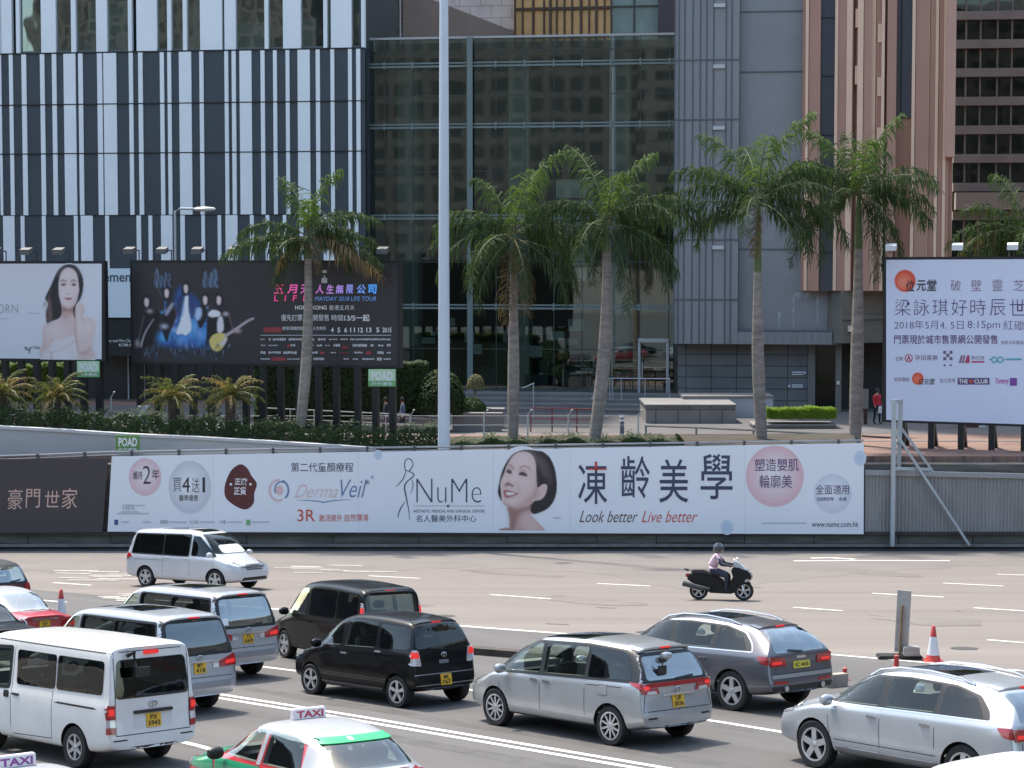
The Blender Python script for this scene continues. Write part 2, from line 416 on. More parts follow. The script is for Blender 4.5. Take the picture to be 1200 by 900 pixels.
mb = MB(); mb.bb(-90, 90, WALL_Y - 0.30, WALL_Y - .004, -0.4, 0.12); mb.bb(-90, 90, WALL_Y - 0.24, WALL_Y - .005, 0.66, 0.80); mb.build('wall_foot', M_dk, w)
mb = MB(); mb.bb(-90, 90, WALL_Y - 0.36, WALL_Y - .125, 0.19, 0.30); mb.build('crash_rail', mat('dull_rail', (0.16, 0.155, 0.15), 0.6, var=0.3, vscale=2), w)

def wallX(px): return (px - 600) / F * WALL_Y
# ---- pale parapet wall behind, rising to the left, with a soil bed
w2 = thing('parapet_wall', 'pale grey concrete parapet rising to the left above the white banner', 'wall', (-20, 84.6, 0))
Pp = Plane(0, 84.7, 0)
top = [(-350, 478), (-150, 490), (0, 502.5), (75, 506.5), (150, 511.5), (230, 515), (300, 519), (380, 524), (440, 528)]
mb = MB(); uz = [Pp.uz(*p) for p in top]
for (a, za), (b, zb) in zip(uz, uz[1:]):
    mb.add([Pp.pt(a, 3, 0), Pp.pt(b, 3, 0), Pp.pt(b, zb, 0), Pp.pt(a, za, 0), Pp.pt(a, 3, -.3), Pp.pt(b, 3, -.3), Pp.pt(b, zb, -.3), Pp.pt(a, za, -.3)], [(0, 1, 2, 3), (4, 5, 6, 7), (2, 3, 7, 6)])
mb.build('wall_face', M_grey, w2)
mb = MB()
for (a, za), (b, zb) in zip(uz, uz[1:]):
    vs = [Pp.pt(u, z + dz, o) for dz in (0.004, .12) for o in (.06, -.34) for u, z in ((a, za), (b, zb))]
    mb.add(vs, [(0, 1, 3, 2), (4, 5, 7, 6), (0, 1, 5, 4), (2, 3, 7, 6)])
mb.build('coping', mat('pale_coping', (0.52, 0.52, 0.53), 0.7, var=0.1, vscale=1), w2)
# soil of the planting bed
mb = MB()
bed = [(-350, 476), (0, 500.5), (150, 509.5), (300, 517), (440, 526), (1005, 521)]
L = []; B = []
for p in bed:
    q = atY(p[0], p[1], 85.02); L.append(q); B.append(Vector((q.x * 1.05, 90.5, max(q.z, PZ) + .02)))
n = len(bed); mb.add(L + B, [(i, i + 1, n + i + 1, n + i) for i in range(n - 1)])
struct(mb.build('soil', mat('soil', (0.05, 0.042, 0.03), 0.95, var=0.4, vscale=2)))
def bed_z(x, y=86.5):
    for a, b in zip(L, L[1:]):
        if a.x <= x <= b.x:
            z = lerp(a.z, b.z, (x - a.x) / (b.x - a.x)); return lerp(z, max(z, PZ) + .02, (y - 85.02) / 5.5)
    return PZ

# ================================================================== buildings
YAW = 9.3
ta = math.tan(R(YAW))
BP = Plane(0, 114.5, YAW)                       # glass front
BX0 = -8.0
AP = Plane(*[(lambda p: p)(BP.at(430, 300).x), BP.at(430, 300).y - 1.2][0:2], YAW)   # striped front, a step nearer
CP = Plane(0, 111.6, YAW)                       # grey ribbed block
DP = Plane(0, 110.6, YAW)                       # orange tower
M_slate = mat('slate_panel', (0.044, 0.057, 0.069), 0.45, var=0.12, vscale=0.4)
M_lite = mat('white_panel', (0.80, 0.83, 0.84), 0.4, var=0.04, vscale=0.5)
M_dark = mat('near_black', (0.012, 0.013, 0.014), 0.6)
M_blk = mat('black_steel', (0.010, 0.011, 0.013), 0.5)
M_steel = mat('grey_steel', (0.42, 0.44, 0.46), 0.45, metal=0.3)
M_wglass = panemat('window_glass', (0.40, 0.50, 0.48), 0.26, 0.01, 0.4, (0.70, 0.80, 0.77))
M_bglass = panemat('curtain_glass', (0.40, 0.47, 0.45), 0.19, 0.010, 0.18, (0.56, 0.66, 0.64))

# ---- A: striped block
A = thing('striped_building', 'dark slate building with irregular white vertical stripes at the upper left', 'building', (-25, 117, PZ))
def Az(py, px=300): return AP.uz(px, py)[1]
def Au(px, py=160): return AP.uz(px, py)[0]
ZT, ZM, ZB, ZG = Az(60, 200), Az(252, 200), Az(312, 200), PZ
u0, u1 = Au(-420), Au(428)
mb = MB(); mb.pbox(AP, u0, u1, ZB - 1.5, ZT, -.5, 0)
mb.pbox(AP, u0, u1, ZT, 44, -9.0, -8.6); mb.pbox(AP, u0, u1, ZT - .3, ZT, -8.6, -.5); mb.pbox(AP, u1 - .3, u1, PZ, 44, -9, -.02); mb.pbox(AP, u0, u0 + .3, PZ, 44, -9, -.02); mb.pbox(AP, u0, u1, 43.7, 44, -9, -.02)
mb.build('wall', M_slate, A)
mid = [(0, 8), (33, 45), (73, 88), (132, 146), (170, 184), (207, 245), (254, 268), (314, 330), (334, 375), (415, 428), (445, 459), (514, 527), (538, 550), (575, 614), (640, 653), (720, 732), (743, 756), (768, 806), (835, 848), (875, 887), (915, 927), (953, 992), (1011, 1024), (1058, 1070), (1114, 1126), (1140, 1153)]
low = [(12, 48), (68, 80), (136, 148), (238, 250), (260, 298), (338, 350), (438, 452), (476, 488), (516, 552), (578, 592), (645, 656), (697, 708), (722, 760), (800, 812), (850, 862), (905, 916), (958, 970), (1035, 1070), (1108, 1120), (1133, 1146)]
ext = [(x - 1165 + o * 0, y - 1165) for x, y in mid]      # the pattern runs on past the left edge
mb = MB()
for a, b in mid + [(x - 1160, y - 1160) for x, y in mid]: mb.pbox(AP, Au(a / 2.727), Au(b / 2.727), ZM + .02, ZT - .05, .003, .07)
for a, b in low + [(x - 1160, y - 1160) for x, y in low]: mb.pbox(AP, Au(a / 2.727, 280), Au(b / 2.727, 280), ZB - 1.5, ZM - .02, .003, .07)
mb.each('white_strip', M_lite, A)
mb = MB()
for py in (60, 121, 179, 252): mb.pbox(AP, u0, u1, Az(py, 200) - .03, Az(py, 200) + .03, .002, .085 if py != 252 else .05)
mb.each('panel_joint', M_dark, A)
upp = [(0, 38), (52, 64), (132, 179), (228, 243), (308, 343), (410, 422), (437, 502), (535, 548), (585, 598), (640, 710), (718, 754), (846, 858), (905, 962), (1034, 1046), (1058, 1124), (1155, 1166)]
mb = MB()
for a, b in upp + [(x - 1160, y - 1160) for x, y in upp]: mb.pbox(AP, Au(a / 2.727, 30), Au(b / 2.727, 30), ZT, 44, -.25, .06)
mb.each('white_pier', M_lite, A)
M_frame = mat('window_frame', (0.10, 0.115, 0.12), 0.5)
for a, b in zip(upp, upp[1:]):
    if b[0] - a[1] > 18:
        ua, ub = Au(a[1] / 2.727, 30), Au(b[0] / 2.727, 30)
        mb = MB()
        for zz in range(4):
            zb = ZT + zz * 5.2; mb.pbox(AP, ua + .003, ub - .003, zb, zb + .14, -.24, -.06); mb.pbox(AP, ua + .003, ub - .003, zb + 4.4, zb + 4.55, -.24, -.06)
            if zz: mb.pbox(AP, ua + .003, ub - .003, zb - .65, zb, -.24, -.1)
        wf = mb.build('window', M_frame, A)
        mb = MB(); mb.add([AP.pt(u, z, -.16) for u, z in ((ua, ZT), (ub, ZT), (ub, 44), (ua, 44))], [(0, 1, 2, 3)]); mb.build('pane', M_wglass, wf)
mb = MB()
rw = random.Random(5)
for k in range(14):
    ua = lerp(u0, u1, rw.random()); mb.pbox(AP, ua, ua + rw.uniform(1, 3), ZT + .05, ZT + rw.uniform(.8, 3.6), -rw.uniform(1.5, 4), -1.2)
mb.each('blind', mat('pale_blind', (0.30, 0.36, 0.35), 0.8), A)
mb = MB()
for zz in (ZT + 4.6, ZT + 9.8, ZT + 15): mb.pbox(AP, u0 + .3, u1 - .3, zz, zz + .6, -8.6, -.3)
mb.each('floor_slab', M_grey, A)
# ground floor: dark shop front recessed under the stripes
mb = MB(); mb.pbox(AP, u0, u1, PZ, ZB - 1.5, -3.0, -2.6); mb.pbox(AP, u0, u1, ZB - 1.9, ZB - 1.5, -2.6, -.02); mb.build('shopfront', mat('shopfront_dark', (0.022, 0.026, 0.027), 0.35, var=0.4, vscale=0.5), A)
mb = MB()
for px in (133, 152, 172, 100, 60): mb.pbox(AP, Au(px, 450) - .04, Au(px, 450) + .04, PZ, Az(415, px), -2.55, -2.45)
mb.pbox(AP, Au(90), Au(180), Az(418), Az(416), -2.5, -.1)
mb.each('door_post', M_steel, A)
sg = thing('fascia_sign', 'white fascia sign with dark letters showing between the two left screens', 'sign', AP.at(140, 345))
mb = MB(); P2 = Plane(AP.p0.x, AP.p0.y, YAW)
mb.pbox(AP, Au(70, 340), Au(176, 340), Az(372, 140), Az(314.5, 140), .09, .2); mb.build('board', mat('sign_white', (0.66, 0.74, 0.78), 0.5), sg)
mb = MB(); put_text(mb, AP, 'Management', (84.5, 318.5, 158.8, 334), .215, bold=.01); put_bar(mb, AP, 113, 342.5, 121, 344.2, .215); mb.build('lettering', mat('sign_ink', (0.03, 0.05, 0.08), 0.5), sg)
mb = MB(); mb.pbox(AP, Au(90, 400), Au(180, 400), Az(417, 140), Az(374, 140), -.3, .08); mb.build('lower_panel', M_dark, sg)
mb = MB(); put_text(mb, AP, 'the red Mrs Chan', (125, 397.5, 156, 401), .1); put_text(mb, AP, '紅陳太', (139, 402.5, 156, 406), .1); mb.build('small_lettering', mat('ink_white', (0.8, 0.8, 0.8), 0.5), sg)

# ---- B: glass front
B = thing('glass_building', 'dark green glass curtain wall hall between the striped block and the grey tower', 'building', (2, 122, PZ))
def Bz(py, px=600): return BP.uz(px, py)[1]
def Bu(px, py=200): return BP.uz(px, py)[0]
b0, b1 = Bu(429), Bu(790, 200)
BT = Bz(43, 600); BG = Bz(459, 650)
M_mull = mat('mullion', (0.05, 0.062, 0.06), 0.4, metal=0.4)
M_teal = mat('teal_steel', (0.15, 0.195, 0.188), 0.5, var=0.1)
mb = MB(); mb.add([BP.pt(u, z, 0) for u, z in ((b0, BG), (b1, BG), (b1, BT), (b0, BT))], [(0, 1, 2, 3)]); mb.build('curtain_wall', M_bglass, B)
mb = MB()
us = [Bu(400 + x / 2.727) for x in (140, 230, 320, 495, 587, 680, 770, 862, 955, 1048)]
for u in us: mb.pbox(BP, u - .022, u + .022, BG, BT, .004, .05)
zl = [Bz(y, 600) for y in (75, 147, 254, 359.5)]
for a, b in zip([BT] + zl, zl + [BG]):
    z = (a + b) / 2; mb.pbox(BP, b0, b1, z - .025, z + .025, .006, .045)
mb.build('mullion', M_mull, B)
mb = MB()
for z in zl:
    mb.pbox(BP, b0, b1, z - .14, z - .03, .055, .16); mb.pbox(BP, b0, b1, z + .05, z + .14, .055, .16)
    for u in us: mb.pbox(BP, u - .05, u + .05, z - .2, z + .2, .052, .19)
mb.pbox(BP, Bu(548.5), Bu(555), BG, BT, .20, .34)
mb.each('transom', M_teal, B)
mb = MB()
mb.pbox(BP, b0 + .1, b1 - .1, BT - .6, BT - .2, -14, -.8); mb.pbox(BP, b0 - .1, b1 + .1, PZ, BT - .2, -14.3, -14)
for z in zl[1:3]: mb.pbox(BP, b0 + .1, b1 - .1, z - .5, z + .1, -14, -6.5)
mb.pbox(BP, b0 - .3, b0 - .02, PZ, BT - .2, -14.2, -.1); mb.pbox(BP, b1 + .02, b1 + .3, PZ, BT - .2, -14.2, -.1)
mb.build('inner_wall', mat('inner_brown', (0.085, 0.075, 0.065), 0.7, var=0.3, vscale=0.15), B)
mb = MB()
for px in (467, 600, 720): mb.pbox(BP, Bu(px - 12), Bu(px + 12), BG, BT - .7, -3.6, -2.4)
mb.each('column', mat('pale_column', (0.34, 0.38, 0.33), 0.6), B)
mb = MB(); mb.pbox(BP, Bu(646), Bu(690), Bz(330), Bz(208), -2.2, -1.9); mb.build('bright_panel', mat('bright_panel_pale', (0.72, 0.78, 0.66), 0.6), B)  # panel added inside, standing in for a bright patch on the glass
mb = MB()
for py in (208, 232, 258, 285, 312): mb.pbox(BP, Bu(646), Bu(690), Bz(py) - .04, Bz(py) + .04, -1.88, -1.8)
mb.each('panel_bar', M_mull, B)
mb = MB()   # desks, partitions and shelves behind the ground floor glass
rb = random.Random(11)
for k in range(60):
    u = lerp(b0 + .6, b1 - 2.5, rb.random()); o = -rb.uniform(1.5, 9); h = rb.choice([.8, 1.1, 1.3, 1.9, 2.4]); wd = rb.uniform(.3, 1.6); mb.pbox(BP, u, u + wd, BG, BG + h, o - .4, o)
mb.each('furniture', mat('inner_furniture', (0.07, 0.085, 0.085), 0.6, var=0.6, vscale=0.6), B)
mb = MB()
for k in range(26):
    u = lerp(b0 + .6, b1 - 2, rb.random()); o = -rb.uniform(1.4, 5); z = BG + rb.uniform(.7, 3.6); mb.pbox(BP, u, u + rb.uniform(.15, .9), z, z + rb.uniform(.15, .7), o - .1, o)
mb.each('notice', mat('inner_paper', (0.55, 0.6, 0.55), 0.7), B)
mb = MB(); mb.pbox(BP, b0, b1, PZ, BG - .003, -14, -.1); mb.pbox(BP, b0, b1, BT - .06, BT + .06, -.3, .1); mb.each('plinth', M_grey, B)
# the framed door at its right end
mb = MB(); P2 = BP
for x0, x1, y0, y1 in ((748, 751, 399, 460), (781, 784, 399, 460), (748, 784, 396.5, 401)): mb.pbox(BP, Bu(x0, 430), Bu(x1, 430), Bz(y1, 765), Bz(y0, 765), .06, .25)
dr = mb.build('door', M_steel, B)
mb = MB(); mb.pbox(BP, Bu(752.5, 430), Bu(753.7, 430), Bz(445, 765), Bz(424, 765), .16, .22); mb.build('handle', M_steel, dr)
# terrace steps in front of it
st = thing('terrace_steps', 'broad grey stone steps and terrace along the foot of the glass hall', 'steps', BP.at(640, 470))
mb = MB()
for k in range(4):
    h = (BG - PZ) * (4 - k) / 4 - .004 * k; mb.pbox(BP, b0 - 6, b1 + .5, PZ - .1, PZ + h, .12 + .0, 2.2 + k * 1.0)
mb.each('step', mat('step_stone', (0.17, 0.165, 0.165), 0.8, var=0.2, vscale=0.8), st)
mb = MB()
hz = BG + .95
pts = [BP.pt(Bu(706, 455), PZ + .75, 5), BP.pt(Bu(722, 455), hz, 3.0), BP.pt(Bu(791, 455), hz, 3.0)]
mb.tube(pts, .035, 6)
for px in (722, 725, 735, 762, 790): mb.tube([BP.pt(Bu(px, 455), BG - .3, 3.0), BP.pt(Bu(px, 455), hz, 3.0)], .03, 6)
mb.build('handrail', M_steel, st)

# ---- what stands behind the glass hall
FP = Plane(0, 136, YAW)
def Fu(px, py=20): return FP.uz(px, py)[0]
def Fz(py, px=600): return FP.uz(px, py)[1]
Fb = thing('stepped_building', 'pale stone building with a slanting shadow modelled as brown wall, rising behind the glass hall', 'building', (-4, 140, PZ))
mb = MB(); mb.pbox(FP, Fu(432), Fu(468), PZ, 48, -6, 0); mb.build('pale_wall', blockmat('pale_blocks', (0.78, 0.75, 0.74), (0.82, 0.79, 0.78), (0.5, 0.48, 0.47), 1.4, .8, .03), Fb)
mb = MB()
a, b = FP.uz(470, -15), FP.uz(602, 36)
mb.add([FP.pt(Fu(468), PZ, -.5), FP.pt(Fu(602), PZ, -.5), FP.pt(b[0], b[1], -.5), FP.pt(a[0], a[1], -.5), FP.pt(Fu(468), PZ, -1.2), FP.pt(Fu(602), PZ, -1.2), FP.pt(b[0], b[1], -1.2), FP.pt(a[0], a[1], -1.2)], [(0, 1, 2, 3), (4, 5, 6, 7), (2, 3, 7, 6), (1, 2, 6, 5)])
mb.build('shadow_wall', mat('shadow_stone', (0.28, 0.225, 0.19), 0.7, var=0.1), Fb)  # cast shadow with a slanting edge, modelled as a brown wall
mb = MB(); mb.pbox(FP, Fu(468), Fu(602), PZ, 48, -6, -1.25); mb.build('sunlit_wall', blockmat('sunlit_blocks', (0.80, 0.68, 0.60), (0.83, 0.72, 0.64), (0.52, 0.43, 0.38), 1.4, .8, .03), Fb)  # sunlit part above the shadow, its sunlight put into the peach colour
Gb = thing('mirror_window_building', 'building with painted amber sun reflections in a brown window grid above the glass hall roof', 'building', (6, 140, PZ))
M_sunrefl = mat('sun_reflection_amber', (0.90, 0.50, 0.17), 0.3, metal=0.1, var=0.3, vscale=0.5, spec=0.8)  # amber colour stands in for sunlight reflected by mirror glass
mb = MB(); mb.pbox(FP, Fu(603), Fu(716), PZ, 48, -5, -.3); mb.build('sun_reflection_pane', M_sunrefl, Gb)
mb = MB()
for px in (603, 612, 625, 637, 645, 652, 661, 670, 681, 690, 699, 708, 716): mb.pbox(FP, Fu(px) - (.10 if px in (625, 645, 681, 699) else .04), Fu(px) + .05, PZ, 48, -.28, 0)
for k in range(14): mb.pbox(FP, Fu(603), Fu(716), Fz(30) - 8 + k * 1.8, Fz(30) - 8 + k * 1.8 + .16, -.27, -.05)
mb.build('window_grid', mat('brown_frame', (0.10, 0.065, 0.045), 0.6), Gb)
mb = MB(); mb.pbox(FP, Fu(716.3), Fu(771), PZ, 48, -5, -.2); mb.build('green_pane', mat('sea_glass', (0.20, 0.29, 0.27), 0.15, var=0.25, vscale=0.5), Gb)
mb = MB()
for k in range(10): mb.pbox(FP, Fu(716.5), Fu(771), Fz(18) - 10 + k * 2.6, Fz(18) - 10 + k * 2.6 + .1, -.19, -.1)
mb.pbox(FP, Fu(743) - .05, Fu(743) + .05, PZ, 48, -.195, -.12); mb.pbox(FP, Fu(771.3), Fu(792), PZ, 48, -5, .2); mb.build('dark_frame', mat('plum_dark', (0.06, 0.05, 0.06), 0.5), Gb)

# ---- C: grey clad block on a stone base
C = thing('grey_clad_building', 'grey block with ribbed and smooth metal cladding over a stone block base', 'building', (10, 116, PZ))
def Cz(py, px=840): return CP.uz(px, py)[1]
def Cu(px, py=200): return CP.uz(px, py)[0]
M_rib = mat('ribbed_cladding', (0.235, 0.238, 0.245), 0.55, var=0.08, vscale=0.6, stretch=(1, 1, .3))
M_smooth = mat('smooth_cladding', (0.235, 0.240, 0.250), 0.55, var=0.12, vscale=0.3)
cb = Cz(403, 830)
mb = MB(); mb.pbox(CP, Cu(790), Cu(865.5), cb, 46, -8, 0); mb.build('ribbed_wall', M_rib, C)
mb = MB()
rib = [83, 96, 114, 140, 164, 184, 206, 246, 264]
for x in rib: mb.pbox(CP, Cu(760 + x / 2.727) - .035, Cu(760 + x / 2.727) + .035, cb + .03, 46, .004, .035)
for y in (70, 140, 211, 281, 351): mb.pbox(CP, Cu(790.3), Cu(865.2), Cz(y) - .035, Cz(y) + .035, .006, .04)
for k in range(5): mb.pbox(CP, Cu(790.3), Cu(865.2), Cz(0) + .1 + k * 3.3, Cz(0) + .17 + k * 3.3, .006, .04)
mb.build('cladding_joint', mat('joint_dark', (0.105, 0.11, 0.125), 0.6), C)
mb = MB()
for y in (6.5, 78, 150, 290): mb.pbox(CP, Cu(835.5), Cu(849), Cz(y + 2.2), Cz(y - 2.2), .045, .12)
mb.each('vent_slot', mat('vent_pale', (0.5, 0.5, 0.5), 0.5), C)
mb = MB(); mb.pbox(CP, Cu(865.8), Cu(941), Cz(388, 900), 46, -8, -.55); mb.pbox(CP, Cu(941.2), Cu(981), Cz(388, 900), Cz(341, 960), -8, -.55); mb.each('smooth_wall', M_smooth, C)
mb = MB()
for y in (12, 83, 292): mb.pbox(CP, Cu(866.5), Cu(940), Cz(y, 900) - .03, Cz(y, 900) + .03, -.548, -.5)
for k in range(4): mb.pbox(CP, Cu(866.5), Cu(940), Cz(12, 900) + 3.3 * (k + 1), Cz(12, 900) + 3.3 * (k + 1) + .06, -.548, -.5)
mb.pbox(CP, Cu(865.8), Cu(977), Cz(389, 900), Cz(387, 900), -.5, -.05)
mb.each('panel_joint', mat('joint_dark', (0.105, 0.11, 0.125), 0.6), C)
mb = MB(); mb.pbox(CP, Cu(865.8), Cu(977), cb, Cz(389.2, 900), -8, -.02)
for k in range(13): mb.pbox(CP, Cu(866 + k * 8.7) - .02, Cu(866 + k * 8.7) + .02, cb + .01, Cz(389.5, 900), -.018, .012)
mb.build('fascia', M_rib, C)
mb = MB(); mb.pbox(CP, Cu(977.3), Cu(987), cb, Cz(341, 960), -8, -.1); mb.build('corner_post', mat('corner_grey', (0.17, 0.18, 0.21), 0.6), C)
mb = MB()   # lime streaks running down the smooth panel
for (x, y0, y1, w) in ((913, 365, 385, 3.0), (930, 345, 384, 2.2), (935, 343, 350, 7), (958, 346, 380, 2.0), (972, 342, 382, 3.0), (945, 342, 348, 14)):
    pts = [(x + math.sin(y * .6) * .8, y) for y in [lerp(y0, y1, t / 6) for t in range(7)]]
    put_line(mb, CP, pts, [w * (1 - .09 * t) for t in range(7)], -.54)
mb.build('lime_streak', mat('lime', (0.36, 0.37, 0.40), 0.9, var=0.3, vscale=3), C)
sb = PZ
mb = MB(); mb.pbox(CP, Cu(792.5, 440), Cu(946, 440), sb, cb - .005, -8, -1.0)
mb.build('stone_base', blockmat('base_blocks', (0.135, 0.138, 0.135), (0.17, 0.17, 0.165), (0.06, 0.06, 0.06), 1.35, .62, .03, off=0.0), C)
mb = MB(); mb.pbox(CP, Cu(946.2, 440), Cu(955, 440), sb, cb - .006, -8, -.9); mb.pbox(CP, Cu(979, 440), Cu(986, 440), sb, cb - .006, -8, -.6); mb.each('door_jamb', mat('jamb', (0.17, 0.155, 0.14), 0.7), C)
mb = MB(); mb.pbox(CP, Cu(955.2, 440), Cu(978.8, 440), sb, cb - .007, -8, -2.0); mb.build('dark_door', mat('door_dark', (0.012, 0.016, 0.015), 0.15), C)
mb = MB(); mb.pbox(CP, Cu(980.8, 430), Cu(984, 430), Cz(450), Cz(446), -.58, -.5); mb.build('wall_lamp', mat('lamp_pale', (0.75, 0.72, 0.6), 0.5), C)
ws = thing('direction_signs', 'small pale arrow signs fixed on the stone block wall beside the dark door', 'sign', CP.at(934, 445))
Pc = Plane(*(CP.p0 + CP.n * -.985).to_tuple()[:2], YAW)
mb = MB(); mb.pbox(Pc, Cu(922.5, 452), Cu(946, 452), Cz(455.5, 930), Cz(449.3, 930), 0, .03); mb.pbox(Pc, Cu(927, 437), Cu(945.5, 437), Cz(439.8, 930), Cz(434.6, 930), 0, .03); mb.each('plate', mat('plate_blue', (0.12, 0.15, 0.2), 0.5), ws)
mb = MB()
for y in (435.6, 438.2, 450.6, 453): put_bar(mb, Pc, 928, y, 941, y + 1.1, .04)
put_poly(mb, Pc, [(942, 438.6), (942, 435.4), (945, 437)], .04); put_poly(mb, Pc, [(926, 454.5), (926, 450.5), (923, 452.5)], .04)
mb.build('lettering', mat('ink_white', (0.8, 0.8, 0.8), 0.5), ws)

# ---- D: orange pilaster tower
D = thing('orange_tower', 'salmon orange tower of close vertical pilasters with dark window slots', 'building', (19, 116, PZ))
def Dz(py, px=1000): return DP.uz(px, py)[1]
def Du(px, py=60): return DP.uz(px, py)[0]
M_or = mat('salmon_stone', (0.41, 0.225, 0.165), 0.7, var=0.1, vscale=0.8, stretch=(1, 1, .3))
M_or2 = mat('salmon_sunlit', (0.74, 0.50, 0.36), 0.6, var=0.06)  # lighter copy of the salmon stone, with sunlight in its colour
M_slot = mat('slot_glass', (0.075, 0.085, 0.105), 0.2)
db = Dz(341, 960)
mb = MB(); mb.pbox(DP, Du(940.5), Du(1119), db, 46, -9, -1.05); mb.build('core_wall', M_or, D)
pil = [(940.5, 947.5, -.9), (948, 961.5, -.5), (982, 1000, -.55), (1003.5, 1011, -.8), (1012.5, 1021.5, -.35), (1027, 1036, -.6), (1040, 1051, -.45), (1073.5, 1089, -.3), (1090.5, 1099, -.4), (1101, 1106, -.35), (1110, 1113.5, -.3)]
mb = MB(); me_ = MB()
for a, b, o in pil:
    mb.pbox(DP, Du(a), Du(b), db, 46, -1.04, o)
mb.each('pilaster', M_or, D)
# left-facing returns; the sunlight on them is put into a paler stone colour
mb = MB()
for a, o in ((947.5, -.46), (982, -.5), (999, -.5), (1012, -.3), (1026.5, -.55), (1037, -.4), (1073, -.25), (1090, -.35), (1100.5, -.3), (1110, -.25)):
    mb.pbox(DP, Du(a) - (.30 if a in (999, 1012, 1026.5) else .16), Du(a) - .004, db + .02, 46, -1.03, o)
mb.each('sunlit_return', M_or2, D)
mb = MB()
for a, b in ((962, 981.5), (1052, 1072)): mb.pbox(DP, Du(a), Du(b), db if a < 1000 else Dz(137, 1060), 46, -1.04, -.95)
mb.each('slot_window', M_slot, D)
mb = MB()
for y in (18, 87, 157, 226, 296):
    mb.pbox(DP, Du(962), Du(981.5), Dz(y) - .03, Dz(y) + .03, -.948, -.92)
mb.pbox(DP, Du(1056), Du(1057.5), Dz(137, 1060), 46, -.948, -.9)
mb.build('slot_joint', M_dark, D)
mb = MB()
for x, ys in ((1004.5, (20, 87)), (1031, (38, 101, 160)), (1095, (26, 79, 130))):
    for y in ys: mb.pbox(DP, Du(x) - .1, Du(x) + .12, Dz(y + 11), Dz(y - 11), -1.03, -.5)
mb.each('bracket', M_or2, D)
mb = MB(); mb.pbox(DP, Du(1109), Du(1120), Dz(184, 1115), 46, -1.04, .35); mb.build('corner_pier', mat('salmon_light', (0.50, 0.295, 0.225), 0.7, var=.08), D)
mb = MB()   # lower band under the pilasters running back to the right
c0 = DP.at(987, 380, -.4); c1 = Vector((c0.x + 17, c0.y + 8.5, 0)); 
Pd = Plane(c0.x, c0.y, -math.degrees(math.atan2(c1.y - c0.y, c1.x - c0.x)))
mb.pbox(Pd, 0.02, 20, cb + .1, db - .01, -7, 0); mb.pbox(Pd, .02, 20, cb + 1.35, cb + 1.6, .002, .12)
mb.build('side_band', mat('olive_concrete', (0.16, 0.15, 0.125), 0.8, var=0.15), D)
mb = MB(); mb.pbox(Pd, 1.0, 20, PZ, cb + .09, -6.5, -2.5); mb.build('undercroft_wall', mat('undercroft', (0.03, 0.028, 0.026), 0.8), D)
mb = MB(); mb.pbox(Pd, .35, .75, Dz(389, 994), Dz(382, 994), .005, .3); mb.build('security_light', mat('lamp_pale', (0.75, 0.72, 0.6), 0.5), D)

# ---- E: banded brown block far right
E = thing('banded_building', 'brown office block with dark ribbon windows at the far right edge', 'building', (42, 150, PZ))
EP = Plane(0, 148, 6)
def Eu(px, py=60): return EP.uz(px, py)[0]
def Ez(py, px=1160): return EP.uz(px, py)[1]
e0, e1 = Eu(1119), Eu(1500)
mb = MB(); mb.pbox(EP, e0, e1, PZ, 60, -14, -.6); mb.build('ribbon_glass', panemat('ribbon_glass', (0.05, 0.06, 0.07), 0.02, 0.01, 0.3), E)
mb = MB(); mb.pbox(EP, e0, e1, PZ, 60, -14, -.75); mb.build('inner_wall', M_dark, E)
mb = MB()
for k in range(-2, 9):
    y0 = 12.5 + (k - 1) * 33.6 if k < 99 else 0
    mb.pbox(EP, e0, e1, Ez(y0 + 10), Ez(y0), -.8, 0)
for px in (1133, 1150, 1170, 1187, 1210, 1240): mb.pbox(EP, Eu(px) - .06, Eu(px) + .06, PZ + 2, 60, -.59, -.5)
mb.each('spandrel', mat('brown_granite', (0.155, 0.118, 0.10), 0.6, var=0.2, vscale=0.5), E)
mb = MB(); mb.pbox(EP, Eu(1121), Eu(1300), Ez(246, 1130), Ez(226, 1130), -.4, .8); mb.build('canopy', mat('canopy_brown', (0.20, 0.15, 0.12), 0.6), E)

# ---- buildings across the road behind the viewer; the glass fronts mirror them
M_far1 = blockmat('far_facade', (0.030, 0.034, 0.036), (0.055, 0.058, 0.058), (0.11, 0.105, 0.098), 3.4, 3.5, .62, off=0.0)
M_far2 = blockmat('far_facade_pale', (0.028, 0.034, 0.034), (0.05, 0.056, 0.054), (0.135, 0.13, 0.122), 5.2, 3.3, .8, off=0.0)
for i, (x, wd, h, lab, mm) in enumerate(((-75, 52, 46, 'brown gridded office block across the road behind the viewpoint', M_far1), (-25, 47.5, 60, 'pale banded office block across the road behind the viewpoint', M_far2), (23, 46, 46, 'low brown gridded block across the road behind the viewpoint', M_far1), (74, 55, 56, 'pale gridded tower across the road behind the viewpoint', M_far2), (-128, 53, 52, 'widest brown gridded block at the far end across the road', M_far1))):
    o = thing('office_block', lab, 'building', (x, -95, road_z(-60)), 'office blocks across the road')
    mb = MB(); mb.bb(x - wd / 2, x + wd / 2, -115, -95 + i * 2, road_z(-60) - 1, road_z(-60) + h); mb.build('facade', mm, o)
    mb = MB(); mb.bb(x - wd / 2 - .4, x + wd / 2 + .4, -115.4, -94.6 + i * 2, road_z(-60) + h + .003, road_z(-60) + h + 1.4); mb.build('roof', M_grey, o)

